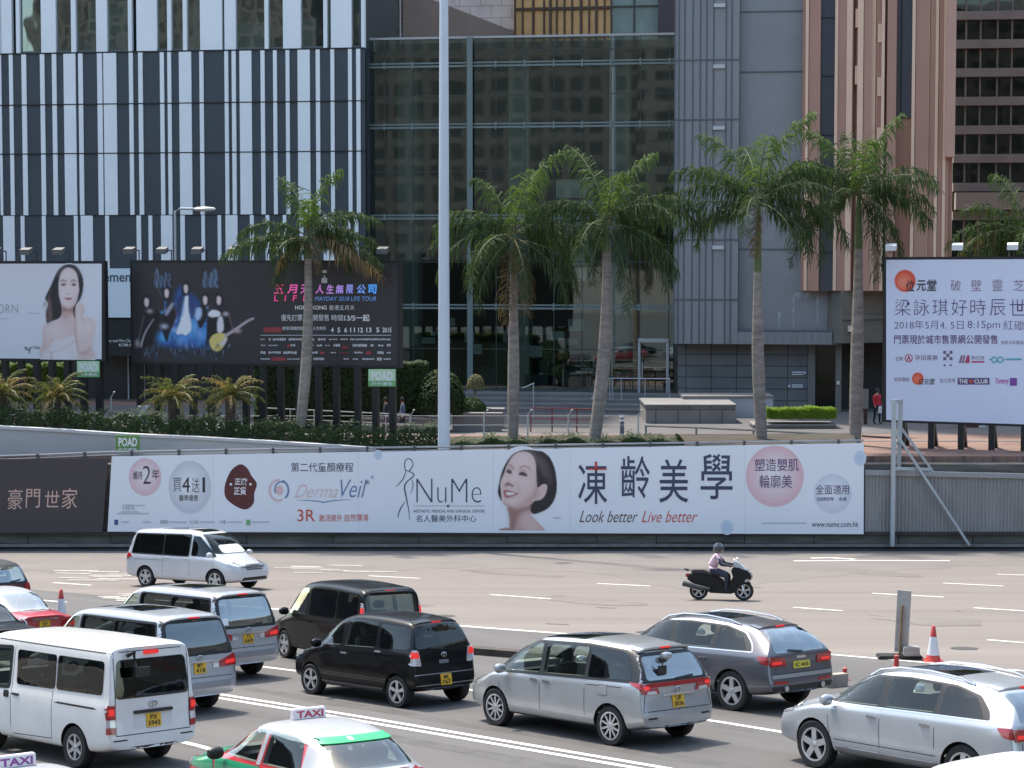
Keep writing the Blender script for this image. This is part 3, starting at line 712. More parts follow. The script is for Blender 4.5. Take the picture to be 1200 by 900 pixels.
for x, y, wd, dp, h, lab in ((-112, 70, 30, 90, 34, 'dark grey block added beyond the left end of the road, outside the picture'), (112, 60, 30, 110, 38, 'dark grey block added beyond the right end of the road, outside the picture')):  # unseen blocks added so the car sides mirror something dark
    o = thing('office_block', lab, 'building', (x, y, 0), 'office blocks across the road')
    mb = MB(); mb.bb(x - wd / 2, x + wd / 2, y - dp / 2, y + dp / 2, -1, h); mb.build('facade', mat('side_block_grey', (0.09, 0.092, 0.095), .7, var=.3, vscale=.08), o)
    mb = MB(); mb.bb(x - wd / 2 - .4, x + wd / 2 + .4, y - dp / 2 - .4, y + dp / 2 + .4, h + .003, h + 1.4); mb.build('roof', M_grey, o)
# ================================================================== advertising
INK = mat('print_ink', (0.035, 0.035, 0.05), 0.5)
NAVY = mat('print_navy', (0.05, 0.06, 0.12), 0.5)
PLUM = mat('print_plum', (0.10, 0.06, 0.17), 0.5)
MAUV = mat('print_mauve', (0.26, 0.15, 0.24), 0.5)
REDP = mat('print_red', (0.62, 0.09, 0.06), 0.5)
PGREY = mat('print_grey', (0.32, 0.33, 0.37), 0.5)
PWHITE = mat('print_white', (0.80, 0.80, 0.82), 0.5)
PINKP = mat('print_pink', (0.72, 0.50, 0.52), 0.5)
BLUEP = mat('print_blue', (0.16, 0.24, 0.40), 0.5)
def col(name, c, **k): return mat('print_' + name, c, 0.5, **k)
def blend(a, b, t): return tuple(lerp(x, y, t) for x, y in zip(a, b))
def bubble(P, par, cx, cy, rx, ry, c0, c1, key, off=.006):
    """A printed glossy bubble: rings of slightly different ink, paler in the middle."""
    for k in range(7):
        t = k / 6; mb = MB(); put_disc(mb, P, cx - t * rx * .06, cy - t * ry * .10, rx * (1 - .13 * k), ry * (1 - .13 * k), off + .0012 * k, 36)
        mb.build('printed_bubble', col(f'{key}{k}', blend(c0, c1, t)), par)


# ---- printed pictures: soft-edged shapes laid over each other like ink, one colour per point of a fine sheet
import numpy as np
def printmat():
    if 'printed_picture' in MATS: return MATS['printed_picture']
    m = bpy.data.materials.new('printed_picture'); m.use_nodes = True; n = m.node_tree; b = n.nodes['Principled BSDF']; b.inputs['Roughness'].default_value = .5
    a = n.nodes.new('ShaderNodeAttribute'); a.attribute_name = 'ink'; n.links.new(a.outputs['Color'], b.inputs['Base Color']); MATS['printed_picture'] = m; return m
class Print:
    def __init__(s, w, h, st, base):
        s.st = st; s.xs = np.arange(0, w + st, st); s.ys = np.arange(0, h + st, st); s.X, s.Y = np.meshgrid(s.xs, s.ys); s.c = np.ones(s.X.shape + (3,)) * np.array(base); s.a = np.zeros(s.X.shape)
    def blur(s, m, sg):
        sg = sg / s.st
        if sg < .25: return m
        r_ = int(3 * sg) + 1; k = np.exp(-.5 * (np.arange(-r_, r_ + 1) / sg) ** 2); k /= k.sum()
        p = np.pad(m, r_, mode='edge'); p = np.apply_along_axis(lambda v: np.convolve(v, k, 'valid'), 0, p); return np.apply_along_axis(lambda v: np.convolve(v, k, 'valid'), 1, p)
    def mask(s, pts):
        m = np.zeros(s.X.shape, bool); N = len(pts)
        for i in range(N):
            (x0, y0), (x1, y1) = pts[i], pts[(i + 1) % N]
            if y0 == y1: continue
            t = (s.Y >= min(y0, y1)) & (s.Y < max(y0, y1)); m ^= t & (s.X < x0 + (s.Y - y0) * (x1 - x0) / (y1 - y0))
        return m.astype(float)
    def lay(s, m, col, al=1.0, cover=True):
        m = np.clip(m * al, 0, 1); s.c = s.c * (1 - m[..., None]) + np.array(col) * m[..., None]
        if cover: s.a = np.maximum(s.a, m)
    def fill(s, pts, col, blur=5, al=1.0, n=5, within=None):
        m = s.blur(s.mask(smooth_poly(pts, n) if n else pts), blur)
        if within is not None: m = m * within
        s.lay(m, col, al); return m
    def stroke(s, pts, w, col, blur=3, al=1.0, n=5):
        P_ = smooth_poly(pts, n, False) if n else pts; m = np.zeros(s.X.shape); N = len(P_)
        for i in range(N - 1):
            (x0, y0), (x1, y1) = P_[i], P_[i + 1]; dx, dy = x1 - x0, y1 - y0; L2 = dx * dx + dy * dy or 1; t = np.clip(((s.X - x0) * dx + (s.Y - y0) * dy) / L2, 0, 1); ww = (w if not isinstance(w, (tuple, list)) else lerp(w[0], w[1], (i + .5) / N)) / 2
            m = np.maximum(m, (np.hypot(s.X - x0 - t * dx, s.Y - y0 - t * dy) < max(ww, s.st * .55)).astype(float))
        s.lay(s.blur(m, blur), col, al)
    def spot(s, cx, cy, rx, ry, col, al=1.0): s.lay(np.exp(-.5 * (((s.X - cx) / rx) ** 2 + ((s.Y - cy) / ry) ** 2)), col, al)
    def put(s, P, par, name, ox, oy, sc_, off, thr=.03):
        h, w = s.X.shape; a = P.at(ox, oy, off); b = P.at(ox + s.xs[-1] / sc_, oy, off); c = P.at(ox, oy + s.ys[-1] / sc_, off); org = wloc(par)
        U = (s.X / s.xs[-1])[..., None]; V_ = (s.Y / s.ys[-1])[..., None]; co = np.array(a - org) + np.array(b - a) * U + np.array(c - a) * V_
        id_ = np.arange(h * w).reshape(h, w); q = np.stack([id_[1:, :-1], id_[1:, 1:], id_[:-1, 1:], id_[:-1, :-1]], -1); am = np.maximum.reduce([s.a[1:, :-1], s.a[1:, 1:], s.a[:-1, 1:], s.a[:-1, :-1]]); q = q[am > thr]
        me = bpy.data.meshes.new(name); me.from_pydata(co.reshape(-1, 3).tolist(), [], q.tolist()); at = me.attributes.new('ink', 'FLOAT_COLOR', 'POINT'); rgba = np.ones((h * w, 4)); rgba[:, :3] = np.clip(s.c.reshape(-1, 3), 0, 1); at.data.foreach_set('color', rgba.ravel()); me.materials.append(printmat())
        o = bpy.data.objects.new(name, me); COL.objects.link(o); o.parent = par; return o
# ---- the long white banner
BN = Plane(0, WALL_Y - .30, 0)
bcorn = [(126, 623), (1012, 626), (1012.5, 519.5), (131, 535)]
bt = thing('beauty_banner', 'long white beauty clinic banner with a smiling short haired woman, hung along the road wall', 'banner', BN.at(570, 624))
mb = MB(); fr = [BN.at(*p) for p in bcorn]; mb.add(fr + [p + Vector((0, .1, 0)) for p in fr], [(0, 1, 2, 3), (4, 5, 6, 7), (0, 1, 5, 4), (1, 2, 6, 5), (2, 3, 7, 6), (3, 0, 4, 7)])
panel = mb.build('banner_sheet', mat('banner_vinyl', (0.80, 0.835, 0.88), 0.5, var=0.03, vscale=0.25, bump=1.0, bscale=1.5, stretch=(.9, 1, .3)), bt)
def T(par, P, m, items, name='lettering', off=.012):
    mb = MB()
    for it in items: put_text(mb, P, it[0], it[1:5], off, *(it[5:]))
    return mb.each(name, m, par)
bubble(BN, panel, 170, 559, 19, 22, (0.72, 0.52, 0.56), (0.82, 0.76, 0.80), 'pk')
bubble(BN, panel, 222.5, 571, 25, 31, (0.60, 0.64, 0.70), (0.82, 0.85, 0.89), 'cl')
bubble(BN, panel, 908, 558, 34, 36, (0.74, 0.50, 0.54), (0.83, 0.78, 0.81), 'pj')
bubble(BN, panel, 976, 578.5, 22, 23, (0.64, 0.69, 0.76), (0.82, 0.85, 0.90), 'cm')
for cx, cy, r in ((443, 533, 6), (1008, 537, 9), (852, 618, 9)): bubble(BN, panel, cx, cy, r * .8, r, (0.60, 0.68, 0.79), (0.50, 0.62, 0.78), 'bl', .003)
seal = smooth_poly([(282, 544), (290, 549), (295, 558), (301, 567), (298, 578), (297, 590), (288, 597), (276, 593), (265, 584), (263, 573), (266, 561), (272, 550)], 4)
mb = MB(); put_poly(mb, BN, seal, .006); mb.build('printed_seal', col('seal', (0.105, 0.028, 0.030), var=.25, vscale=1.5), panel)
T(panel, BN, PWHITE, [('正廠', 275, 560, 290, 568.5, .02), ('正貨', 274, 570.5, 288.5, 580, .02), ('·', 269, 566, 272, 569), ('·', 292, 566, 295, 569)], off=.01)
T(panel, BN, INK, [('維持', 156, 552, 167, 562), ('2', 167.5, 546, 176.5, 567, -.01), ('年', 178, 550, 186.5, 561.5), ('買', 203, 560, 212.5, 576, -.01), ('4', 213.5, 559, 222.5, 577), ('送', 224.5, 560, 233.5, 577, -.01), ('1', 237.3, 559.5, 240.2, 577), ('醫學優惠', 210, 580, 232, 587)], off=.022)
T(panel, BN, NAVY, [('第二代童顏療程', 341, 542, 414, 553), ('微整容', 428.5, 563, 433, 567.5), ('名人醫美外科中心', 487.5, 603.5, 558, 611.5), ('AESTHETIC MEDICAL AND SURGICAL CENTER', 484.5, 597.3, 568, 600.6)])
T(panel, BN, PGREY, [('100%', 144, 591, 158, 597.5), ('銅鑼灣', 187.5, 609.5, 197.5, 614), ('尖沙咀', 222, 609.5, 232, 614), ('中環', 257.5, 609.5, 264.5, 614)])
mb = MB()
for a, b, y in ((142, 162, 600), (137, 175, 602), (158, 170, 592.5), (142, 151, 612), (167, 177, 612), (199, 219, 612), (234, 252, 612), (266, 284, 612), (295, 316, 612), (893, 945, 613.2), (648, 657, 607)): put_bar(mb, BN, a, y - 1, b, y + .6)
mb.build('small_print', col('smallgrey', (0.52, 0.55, 0.60)), panel)
mb = MB(); put_bar(mb, BN, 134, 609, 138.5, 615); mb.build('square_icon', col('iconblue', (0.05, 0.10, 0.28)), panel)
mb = MB(); put_bar(mb, BN, 288.5, 609, 293.5, 615.5); mb.build('square_icon', col('icongreen', (0.20, 0.45, 0.22)), panel)
mb = MB()
for x in (250, 420, 578, 668, 872): put_bar(mb, BN, x, lerp(533, 520, (x - 131) / 880) + .3, x + .35, 625, .002)
mb.each('sheet_seam', col('seam_grey', (0.60, 0.63, 0.68)), panel)
# ring emblem and swash name
mb = MB(); put_line(mb, BN, [(327 + 11 * math.cos(t) * 1.0, 574.5 + 12 * math.sin(t)) for t in [math.radians(a) for a in range(-70, 60, 10)]], 2.2); put_line(mb, BN, [(330 + 8 * math.cos(t), 573.5 + 9 * math.sin(t)) for t in [math.radians(a) for a in range(150, 331, 10)]], 1.6, .012); mb.build('ring_emblem', BLUEP, panel)
mb = MB(); put_line(mb, BN, [(326 + 10 * math.cos(t), 574.5 + 12 * math.sin(t)) for t in [math.radians(a) for a in range(60, 290, 10)]], 2.2, .014); put_disc(mb, BN, 327.5, 574.5, 4.6, 5.2, .011); mb.build('ring_emblem', PINKP, panel)
T(panel, BN, PINKP, [('Derma', 345, 568, 394, 583, -.012, .14)])
T(panel, BN, BLUEP, [('Veil', 394, 562, 425, 583, -.006, .16), ('®', 434.5, 557.5, 438, 561)])
mb = MB(); put_line(mb, BN, [(348, 586), (362, 586.4), (374, 587.5), (379, 588.8), (385, 587.4), (398, 586), (412, 585.5)], [.3, .9, 1.2, 1.4, 1.2, .9, .3]); mb.build('swoosh', BLUEP, panel)
T(panel, BN, REDP, [('3R', 348.5, 597, 369, 611, .0), ('激活提升', 373.5, 603, 401, 611), ('自然彈滑', 404, 602.5, 431.5, 611)])
# line drawing of a walking figure and the slim name beside it
mb = MB()
for i, (pts, w) in enumerate((([(479, 552), (482, 549), (484, 544), (482, 539), (478, 537.5), (475, 540), (474, 546), (475.5, 552)], 1.0), ([(475.5, 552), (473, 560), (468.5, 566), (464, 571)], [.6, 1.1, .9, .3]), ([(475, 551), (482, 553.5), (485, 557), (480, 562), (476.5, 565), (474, 571), (475.5, 580), (477, 588), (479, 598), (480, 610)], [.5, 1, 1.2, 1.3, 1.3, 1.5, 1.5, 1.2, .9, .4]), ([(483, 562), (484, 570), (481, 579)], [.4, .9, .3]), ([(474.5, 588), (470, 595), (467, 602), (466.5, 607)], [.4, 1.2, 1, .3]))):
    put_line(mb, BN, smooth_poly(pts, 4, False), 1.0 if not isinstance(w, list) else [interp([(k / (len(w) - 1), a) for k, a in enumerate(w)], j / (4 * (len(pts) - 1))) for j in range(4 * (len(pts) - 1) + 1)], .010 + i * .0013)
mb.build('figure_drawing', NAVY, panel)
T(panel, BN, NAVY, [('NuMe', 488, 561, 564, 589, -.022)])
mb = MB(); put_bar(mb, BN, 484, 592.6, 568, 593.1); mb.build('rule', PGREY, panel)
mb = MB(); put_poly(mb, BN, [(523.2, 593), (525, 590.8), (526.8, 593), (525, 595.2)], .016); mb.build('diamond', NAVY, panel)
# the big headline, in heavy strokes
T(panel, BN, NAVY, [('凍', 677.5, 541, 711.5, 590.5, .004), ('齡', 727.5, 534.5, 761.5, 584, .004), ('美', 772.5, 538, 806.5, 589, .004), ('學', 821, 532, 858.5, 585, .004)], off=.014)
mb = MB()
for x0, y0, x1, y1 in ((697, 541.5, 699.6, 552), (690, 549, 711, 550.6)): put_bar(mb, BN, x0, y0, x1, y1, .017)
mb.build('red_stroke', REDP, panel)
T(panel, BN, col('script_brown', (0.10, 0.05, 0.045)), [('Look better', 679, 598.5, 745, 612, -.006, .06)])
T(panel, BN, REDP, [('Live better', 752, 598.5, 815, 612, -.006, .06)])
T(panel, BN, PLUM, [('塑造嬰肌', 884.5, 537.5, 936, 552), ('輪廓美', 890, 556.5, 928, 572), ('全面適用', 956, 568, 995, 579.5), ('包括眼部等', 957, 582.5, 977, 587), ('皮膚', 983, 582.5, 992, 587)], off=.022)
T(panel, BN, NAVY, [('www.nume.com.hk', 951.5, 611, 1006, 617.5)])
# printed portrait
def pf(x, y): return (560 + x / 4, 500 + y / 4)
def shape(P, par, pts, m, off, name, n=4, fn=pf):
    mb = MB(); put_poly(mb, P, smooth_poly([fn(*p) for p in pts], n) if n else [fn(*p) for p in pts], off); return mb.build(name, m, par)
SKIN = col('skin', (0.56, 0.36, 0.29)); SKIN2 = col('skin_deep', (0.44, 0.25, 0.19)); SKIN3 = col('skin_lit', (0.68, 0.48, 0.41)); HAIR = col('hair', (0.022, 0.018, 0.020), var=.4, vscale=4); LIP = col('lip', (0.42, 0.10, 0.10))
VINYL = (0.80, 0.835, 0.88)
K1, K2, K3, K4 = (0.70, 0.53, 0.50), (0.58, 0.38, 0.34), (0.34, 0.19, 0.165), (0.80, 0.66, 0.63); HR1, HR2 = (0.024, 0.021, 0.024), (0.10, 0.085, 0.085)
p = Print(690, 848, 3.4, VINYL)
p.fill([(60, 870), (90, 838), (150, 826), (185, 820), (180, 700), (165, 600), (300, 560), (420, 560), (400, 690), (430, 740), (500, 812), (545, 862), (540, 880), (60, 880)], K2, 5)
p.fill([(165, 610), (240, 640), (330, 620), (420, 560), (410, 640), (330, 660), (270, 720), (220, 880), (185, 880), (186, 760)], K3, 14, .95)
p.fill([(60, 870), (95, 842), (170, 828), (190, 850), (185, 880)], K3, 8, .8)
p.fill([(330, 700), (395, 690), (430, 760), (500, 840), (360, 850), (300, 780)], K1, 22, .8)
p.fill([(270, 78), (345, 62), (470, 74), (520, 88), (585, 150), (630, 260), (648, 400), (640, 500), (605, 585), (540, 650), (430, 692), (390, 660), (400, 600), (440, 540), (430, 420), (436, 280), (410, 150), (340, 90), (240, 120), (180, 210), (130, 330), (98, 400), (110, 560), (90, 540), (70, 480), (80, 400), (105, 290), (150, 190), (205, 115)], HR1, 3.5)
p.fill([(480, 130), (540, 170), (585, 280), (600, 400), (570, 380), (520, 260)], HR2, 18, .8); p.fill([(470, 150), (520, 230), (545, 330), (500, 300)], (0.14, 0.115, 0.105), 14, .6); p.stroke([(560, 130), (615, 280), (625, 430)], 8, (0.012, 0.011, 0.013), 6, .8)
face = p.fill([(300, 84), (370, 92), (420, 140), (440, 210), (446, 300), (452, 420), (470, 430), (500, 405), (540, 400), (552, 430), (540, 490), (500, 545), (445, 558), (420, 545), (400, 580), (340, 622), (260, 630), (190, 622), (135, 600), (112, 570), (108, 500), (98, 430), (100, 370), (125, 320), (150, 240), (200, 150), (250, 100)], K1, 4)
def on(f, *a, **k): f(*a, **k)
p.fill([(440, 420), (470, 440), (460, 520), (400, 590), (330, 620), (240, 632), (180, 620), (260, 600), (350, 540), (410, 470)], K2, 20, .95, within=face); p.fill([(120, 575), (180, 612), (260, 630), (350, 615), (330, 640), (150, 640)], K3, 12, .85, within=face)
p.spot(310, 170, 75, 55, K4, .75); p.spot(225, 330, 26, 60, K4, .8); p.spot(330, 390, 50, 45, K4, .55); p.spot(215, 560, 50, 24, K4, .5); p.spot(140, 345, 22, 30, K4, .5)
p.stroke([(180, 212), (200, 218), (222, 248)], (10, 18), K3, 6, .9); p.stroke([(285, 240), (330, 222), (370, 240), (388, 262)], (14, 8), K3, 6, .9)
p.fill([(150, 275), (175, 255), (208, 275), (200, 298), (170, 292)], (0.06, 0.04, 0.045), 4, .95); p.fill([(272, 300), (300, 278), (345, 292), (358, 325), (320, 318), (285, 312)], (0.06, 0.04, 0.045), 4, .95)
p.fill([(270, 270), (310, 255), (350, 278), (300, 272)], K3, 7, .6); p.fill([(150, 250), (180, 238), (205, 262), (170, 262)], K3, 7, .6)
p.fill([(140, 400), (165, 380), (205, 398), (230, 420), (210, 425), (175, 412), (140, 425)], (0.26, 0.13, 0.115), 5, .9); p.stroke([(262, 395), (275, 440), (290, 480)], 9, K2, 7, .8); p.stroke([(205, 300), (235, 380), (232, 415)], 9, K2, 8, .5)
p.fill([(128, 455), (180, 462), (230, 478), (275, 492), (235, 512), (180, 530), (145, 530), (128, 495)], (0.40, 0.14, 0.15), 4, .95); p.fill([(150, 482), (190, 478), (240, 492), (215, 504), (165, 508)], (0.80, 0.72, 0.72), 3, .95); p.stroke([(140, 536), (185, 538), (225, 525)], 7, K3, 6, .5)
p.stroke([(505, 425), (525, 440), (500, 480), (470, 510)], 9, K2, 6, .8); p.stroke([(445, 300), (448, 420), (430, 540)], 10, K3, 9, .5)
p.put(BN, panel, 'portrait', 575, 518 + 1.4, 8.333, .010)
# ---- dark banner to the left
B2 = Plane(0, WALL_Y - .30, 0)
db_ = thing('property_banner', 'dark brown banner with pinkish gold calligraphy at the left end of the road wall', 'banner', B2.at(50, 624))
mb = MB(); fr = [B2.at(*p) for p in [(-330, 626), (120, 624), (126.5, 537), (-330, 541)]]; mb.add(fr + [p + Vector((0, .1, 0)) for p in fr], [(0, 1, 2, 3), (4, 5, 6, 7), (0, 1, 5, 4), (1, 2, 6, 5), (2, 3, 7, 6), (3, 0, 4, 7)])
pn = mb.build('banner_sheet', mat('banner_brown', (0.058, 0.048, 0.055), 0.5, var=.06, vscale=.4), db_)
T(pn, B2, col('rosegold', (0.62, 0.42, 0.35)), [('豪', 8.5, 573, 25.5, 597, .0, .08), ('門', 30, 573, 46.5, 595, 0, .05), ('世', 52, 575, 69, 594.5, 0, .08), ('家', 72, 572, 90, 596, 0, .08)])
# pipe rail and lamp brackets over both banners
rl = thing('banner_rail', 'thin grey pipe rail with small brackets running along the top of the banners', 'rail', BN.at(400, 524))
pts = [BN.at(x, y, -.12) for x, y in [(-330, 536), (0, 534.5), (60, 532.5), (130, 529.5), (300, 526.5), (520, 523.5), (760, 519.5), (1012, 516)]]
mb = MB(); mb.tube(pts, .045, 6); mb.tube([p + Vector((0, .1, -.14)) for p in pts], .03, 6); mb.build('pipe', mat('rail_grey', (0.30, 0.30, 0.31), 0.5, metal=.4), rl)
mb = MB()
for k in range(24):
    t = -300 + k * 56; p = BN.at(t, 0); a = pts[0]
    for q, r_ in zip(pts, pts[1:]):
        if q.x <= p.x <= r_.x: z = lerp(q.z, r_.z, (p.x - q.x) / (r_.x - q.x)); mb.box((p.x, WALL_Y - .2, z - .07), (.09, .18, .26)); mb.beam((p.x, WALL_Y - .15, z), (p.x, WALL_Y + .1, 3.4), .05)
mb.each('bracket', mat('bracket_dark', (0.08, 0.08, 0.085), 0.6), rl)
# ---- POAD boards
GREEN = mat('sign_green', (0.16, 0.42, 0.17), 0.5)
def poad(P, x0, y0, x1, y1, lab, dark=False, off=.1):
    t = thing('owner_board', lab, 'sign', P.at((x0 + x1) / 2, y1, off), 'green board owner signs')
    mb = MB(); fr = [P.at(*p, off) for p in ((x0, y1), (x1, y1), (x1, y0), (x0, y0))]; mb.add(fr + [p - P.n * .06 for p in fr], [(0, 1, 2, 3), (4, 5, 6, 7), (0, 1, 5, 4), (1, 2, 6, 5), (2, 3, 7, 6), (3, 0, 4, 7)])
    w, h = x1 - x0, y1 - y0
    pn = mb.build('plate', mat('sign_green_dull', (0.13, 0.26, 0.08), 0.6) if dark else GREEN, t)
    if not dark:
        mb = MB(); put_poly(mb, P, [(x0 + .4, y0 + .68 * h), (x1 - .4, y0 + .68 * h), (x1 - .4, y0 + .4), (x0 + .4, y0 + .4)], off + .004); mb.build('pale_field', mat('sign_green_pale', (0.50, 0.70, 0.46), 0.5), pn)
    T(pn, P, PWHITE, [('POAD', x0 + .12 * w, y0 + .14 * h, x1 - .1 * w, y0 + .66 * h, .03), ('戶外廣告', x0 + .12 * w, y0 + .74 * h, x1 - .1 * w, y0 + .93 * h, .01)], off=off + .012)
poad(BN, 135.5, 510, 163.5, 530, 'faded green owner sign standing over the left end of the white banner', True, -.35)

# ---- screens on legs
def lamp_arm(P, par, u, z, L=.9, m1=None, white=False):
    mb = MB(); mb.tube([P.pt(u, z, -.1), P.pt(u, z + .42, -.1), P.pt(u - .0, z + .46, L)], .03, 6); a = mb.build('lamp_arm', M_blk, par)
    mb = MB(); mb.add([P.pt(u + i, z + .46 + j - (.10 if k else 0), L - .18 + k) for i in (-.22, .22) for k in (0, .36) for j in (-.1, .12)], [(0, 1, 3, 2), (4, 5, 7, 6), (0, 1, 5, 4), (2, 3, 7, 6), (0, 2, 6, 4), (1, 3, 7, 5)]); mb.build('floodlight', mat('flood_white', (0.62, 0.63, 0.64), 0.5) if white else mat('flood_grey', (0.10, 0.10, 0.10), 0.5), a)
    mb = MB(); mb.add([P.pt(u + i, z + .32 - .05, L - .1 + k) for i in (-.2, .2) for k in (0, .3)], [(0, 1, 3, 2)]); mb.build('lens', mat('flood_lens', (0.75, 0.75, 0.72), 0.3), a)
def screen(P, x0, x1, ytl, ytr, ybl, ybr, lab, facem, lamps, legs, zbase, depth=.35, framem=M_blk, white=False, name='billboard'):
    t = thing(name, lab, 'billboard', P.at((x0 + x1) / 2, 500))
    ul, zl_ = P.uz(x0, ytl); ur, zr_ = P.uz(x1, ytr); _, zbl = P.uz(x0, ybl); _, zbr = P.uz(x1, ybr)
    mb = MB(); c = [(ul - .12, zbl - .1), (ur + .12, zbr - .1), (ur + .12, zr_ + .12), (ul - .12, zl_ + .12)]
    f = [P.pt(u, z, -.02) for u, z in c]; mb.add(f + [p - P.n * depth for p in f], [(0, 1, 2, 3), (4, 5, 6, 7), (0, 1, 5, 4), (1, 2, 6, 5), (2, 3, 7, 6), (3, 0, 4, 7)]); mb.build('frame', framem, t)
    mb = MB(); f = [P.at(*p) for p in ((x0, ybl), (x1, ybr), (x1, ytr), (x0, ytl))]; mb.add(f + [p - P.n * .018 for p in f], [(0, 1, 2, 3), (0, 1, 5, 4), (1, 2, 6, 5), (2, 3, 7, 6), (3, 0, 4, 7)]); pn = mb.build('panel', facem, t)
    for x in lamps:
        u, _ = P.uz(x, ytl); lamp_arm(P, t, u, lerp(zl_, zr_, (u - ul) / (ur - ul)) + .12, white=white)
    mb = MB()
    for x in legs:
        u, _ = P.uz(x, 500); mb.pbox(P, u - .13, u + .13, zbase(P.pt(u, 0)), lerp(zbl, zbr, (u - ul) / (ur - ul)) - .1, -depth + .02, -.05)
    mb.each('leg', M_blk, t)
    return t, pn
LX = atY(155, 300, 90.2)
SP = Plane(LX.x, 90.2, 14)
gz = lambda p: PZ - .2
t1, p1 = screen(SP, 155, 466, 308, 308.5, 424.5, 428.5, 'wide dark concert billboard with a glowing blue band picture on black legs', mat('screen_charcoal', (0.030, 0.029, 0.034), 0.4, var=.06), [162, 200, 241, 283, 330, 370, 416, 456], [163, 184, 205, 225, 246, 267, 287, 307, 328, 349, 372, 393, 418, 439, 459], gz)
# band picture
def g4(x, y): return (x / 4, 280 + y / 4)
rg = random.Random(4)
NIGHT = (0.030, 0.029, 0.034); p = Print(1110, 870, 4.0, NIGHT); npr = np.random.RandomState(3)
p.fill([(240, 700), (250, 600), (330, 540), (370, 380), (400, 230), (430, 200), (500, 260), (560, 310), (640, 450), (660, 700)], (0.03, 0.12, 0.42), 22, .95)
for k in range(90):
    x, y = npr.uniform(260, 650), npr.uniform(330, 700); p.spot(x, y, npr.uniform(5, 22), npr.uniform(8, 30), [(0.08, 0.34, 0.80), (0.16, 0.48, 0.88), (0.01, 0.04, 0.16), (0.40, 0.64, 0.90)][k % 4], .55)
p.spot(275, 640, 32, 30, (0.10, 0.45, 0.85), .9); p.spot(520, 600, 40, 34, (0.10, 0.38, 0.80), .8); p.spot(430, 650, 45, 28, (0.08, 0.30, 0.75), .7); p.spot(620, 600, 26, 60, (0.10, 0.34, 0.80), .7)
p.fill([(440, 610), (385, 605), (420, 500), (445, 400), (460, 290), (492, 280), (496, 400), (520, 560), (470, 620)], (0.82, 0.86, 0.92), 5); p.fill([(420, 420), (455, 300), (445, 450)], (0.30, 0.45, 0.80), 8, .8)
p.fill([(385, 330), (440, 260), (455, 300), (430, 420), (410, 470), (390, 400)], (0.02, 0.03, 0.09), 8, .9); p.fill([(495, 270), (540, 310), (560, 400), (530, 480), (500, 420)], (0.03, 0.05, 0.16), 8, .9)
BLKC_ = (0.010, 0.010, 0.014)
def man(hx, hy, s_, body, lit=(0.80, 0.64, 0.64)):
    p.fill(body, BLKC_, 5); p.fill([(hx - 34 * s_, hy + 60), (hx - 36 * s_, hy - 30), (hx, hy - 62 * s_), (hx + 36 * s_, hy - 30), (hx + 34 * s_, hy + 50)], BLKC_, 5); p.fill([(hx - 18 * s_, hy - 20), (hx, hy - 34 * s_), (hx + 18 * s_, hy - 14), (hx + 15 * s_, hy + 30), (hx, hy + 46 * s_), (hx - 16 * s_, hy + 26)], lit, 5)
man(122, 330, 1.0, [(90, 440), (130, 400), (230, 410), (240, 480), (200, 600), (170, 700), (110, 720), (60, 720), (30, 720), (50, 640), (85, 540)])
man(300, 250, 1.0, [(270, 460), (330, 340), (380, 380), (385, 460), (330, 600), (300, 680), (255, 560)])
man(470, 210, .95, [(455, 250), (470, 262), (485, 250), (480, 240)])
man(640, 310, .95, [(565, 380), (620, 360), (660, 400), (650, 480), (600, 560), (570, 500)])
man(760, 310, 1.0, [(665, 440), (740, 380), (840, 430), (870, 540), (840, 600), (760, 600), (700, 640), (650, 720), (655, 560)])
p.fill([(665, 440), (700, 400), (760, 410), (770, 450), (700, 460)], (0.82, 0.82, 0.85), 5); p.fill([(755, 470), (790, 460), (800, 570), (760, 600), (745, 560)], (0.76, 0.72, 0.78), 5); p.spot(820, 432, 16, 12, (0.6, 0.55, 0.6), .9)
p.fill([(560, 390), (600, 380), (610, 440), (580, 490), (555, 470)], (0.45, 0.60, 0.85), 7); p.fill([(290, 420), (345, 340), (360, 360), (300, 450)], (0.40, 0.40, 0.48), 7); p.spot(150, 412, 18, 13, (0.42, 0.38, 0.42), .9); p.spot(280, 545, 20, 14, (0.6, 0.6, 0.75), .9); p.stroke([(370, 380), (390, 470), (350, 560)], 7, (0.32, 0.12, 0.14), 5, .7)
p.stroke([(70, 720), (110, 600), (185, 480)], (20, 6), (0.40, 0.38, 0.40), 4); p.stroke([(40, 690), (75, 560), (100, 450)], 7, (0.20, 0.19, 0.2), 5, .8); p.spot(40, 695, 14, 22, (0.45, 0.4, 0.42), .9); p.stroke([(190, 80), (215, 190), (265, 295)], 6, (0.16, 0.15, 0.16), 4, .8)
p.fill([(680, 660), (720, 610), (790, 600), (830, 620), (815, 690), (770, 750), (720, 752), (690, 720)], (0.74, 0.60, 0.20), 4); p.fill([(770, 690), (820, 640), (835, 650), (800, 710)], (0.68, 0.62, 0.60), 5); p.stroke([(735, 740), (750, 700), (775, 745)], 9, (0.30, 0.10, 0.03), 5, .8)
p.stroke([(820, 620), (900, 570), (1000, 500), (1060, 470)], (26, 16), (0.48, 0.42, 0.45), 4); p.stroke([(1000, 490), (1050, 470)], 10, (0.4, .36, .38), 3); p.spot(920, 578, 22, 14, (0.6, 0.42, 0.45), .9); p.stroke([(850, 440), (880, 550), (920, 580)], 7, (0.35, 0.2, 0.2), 5, .7)
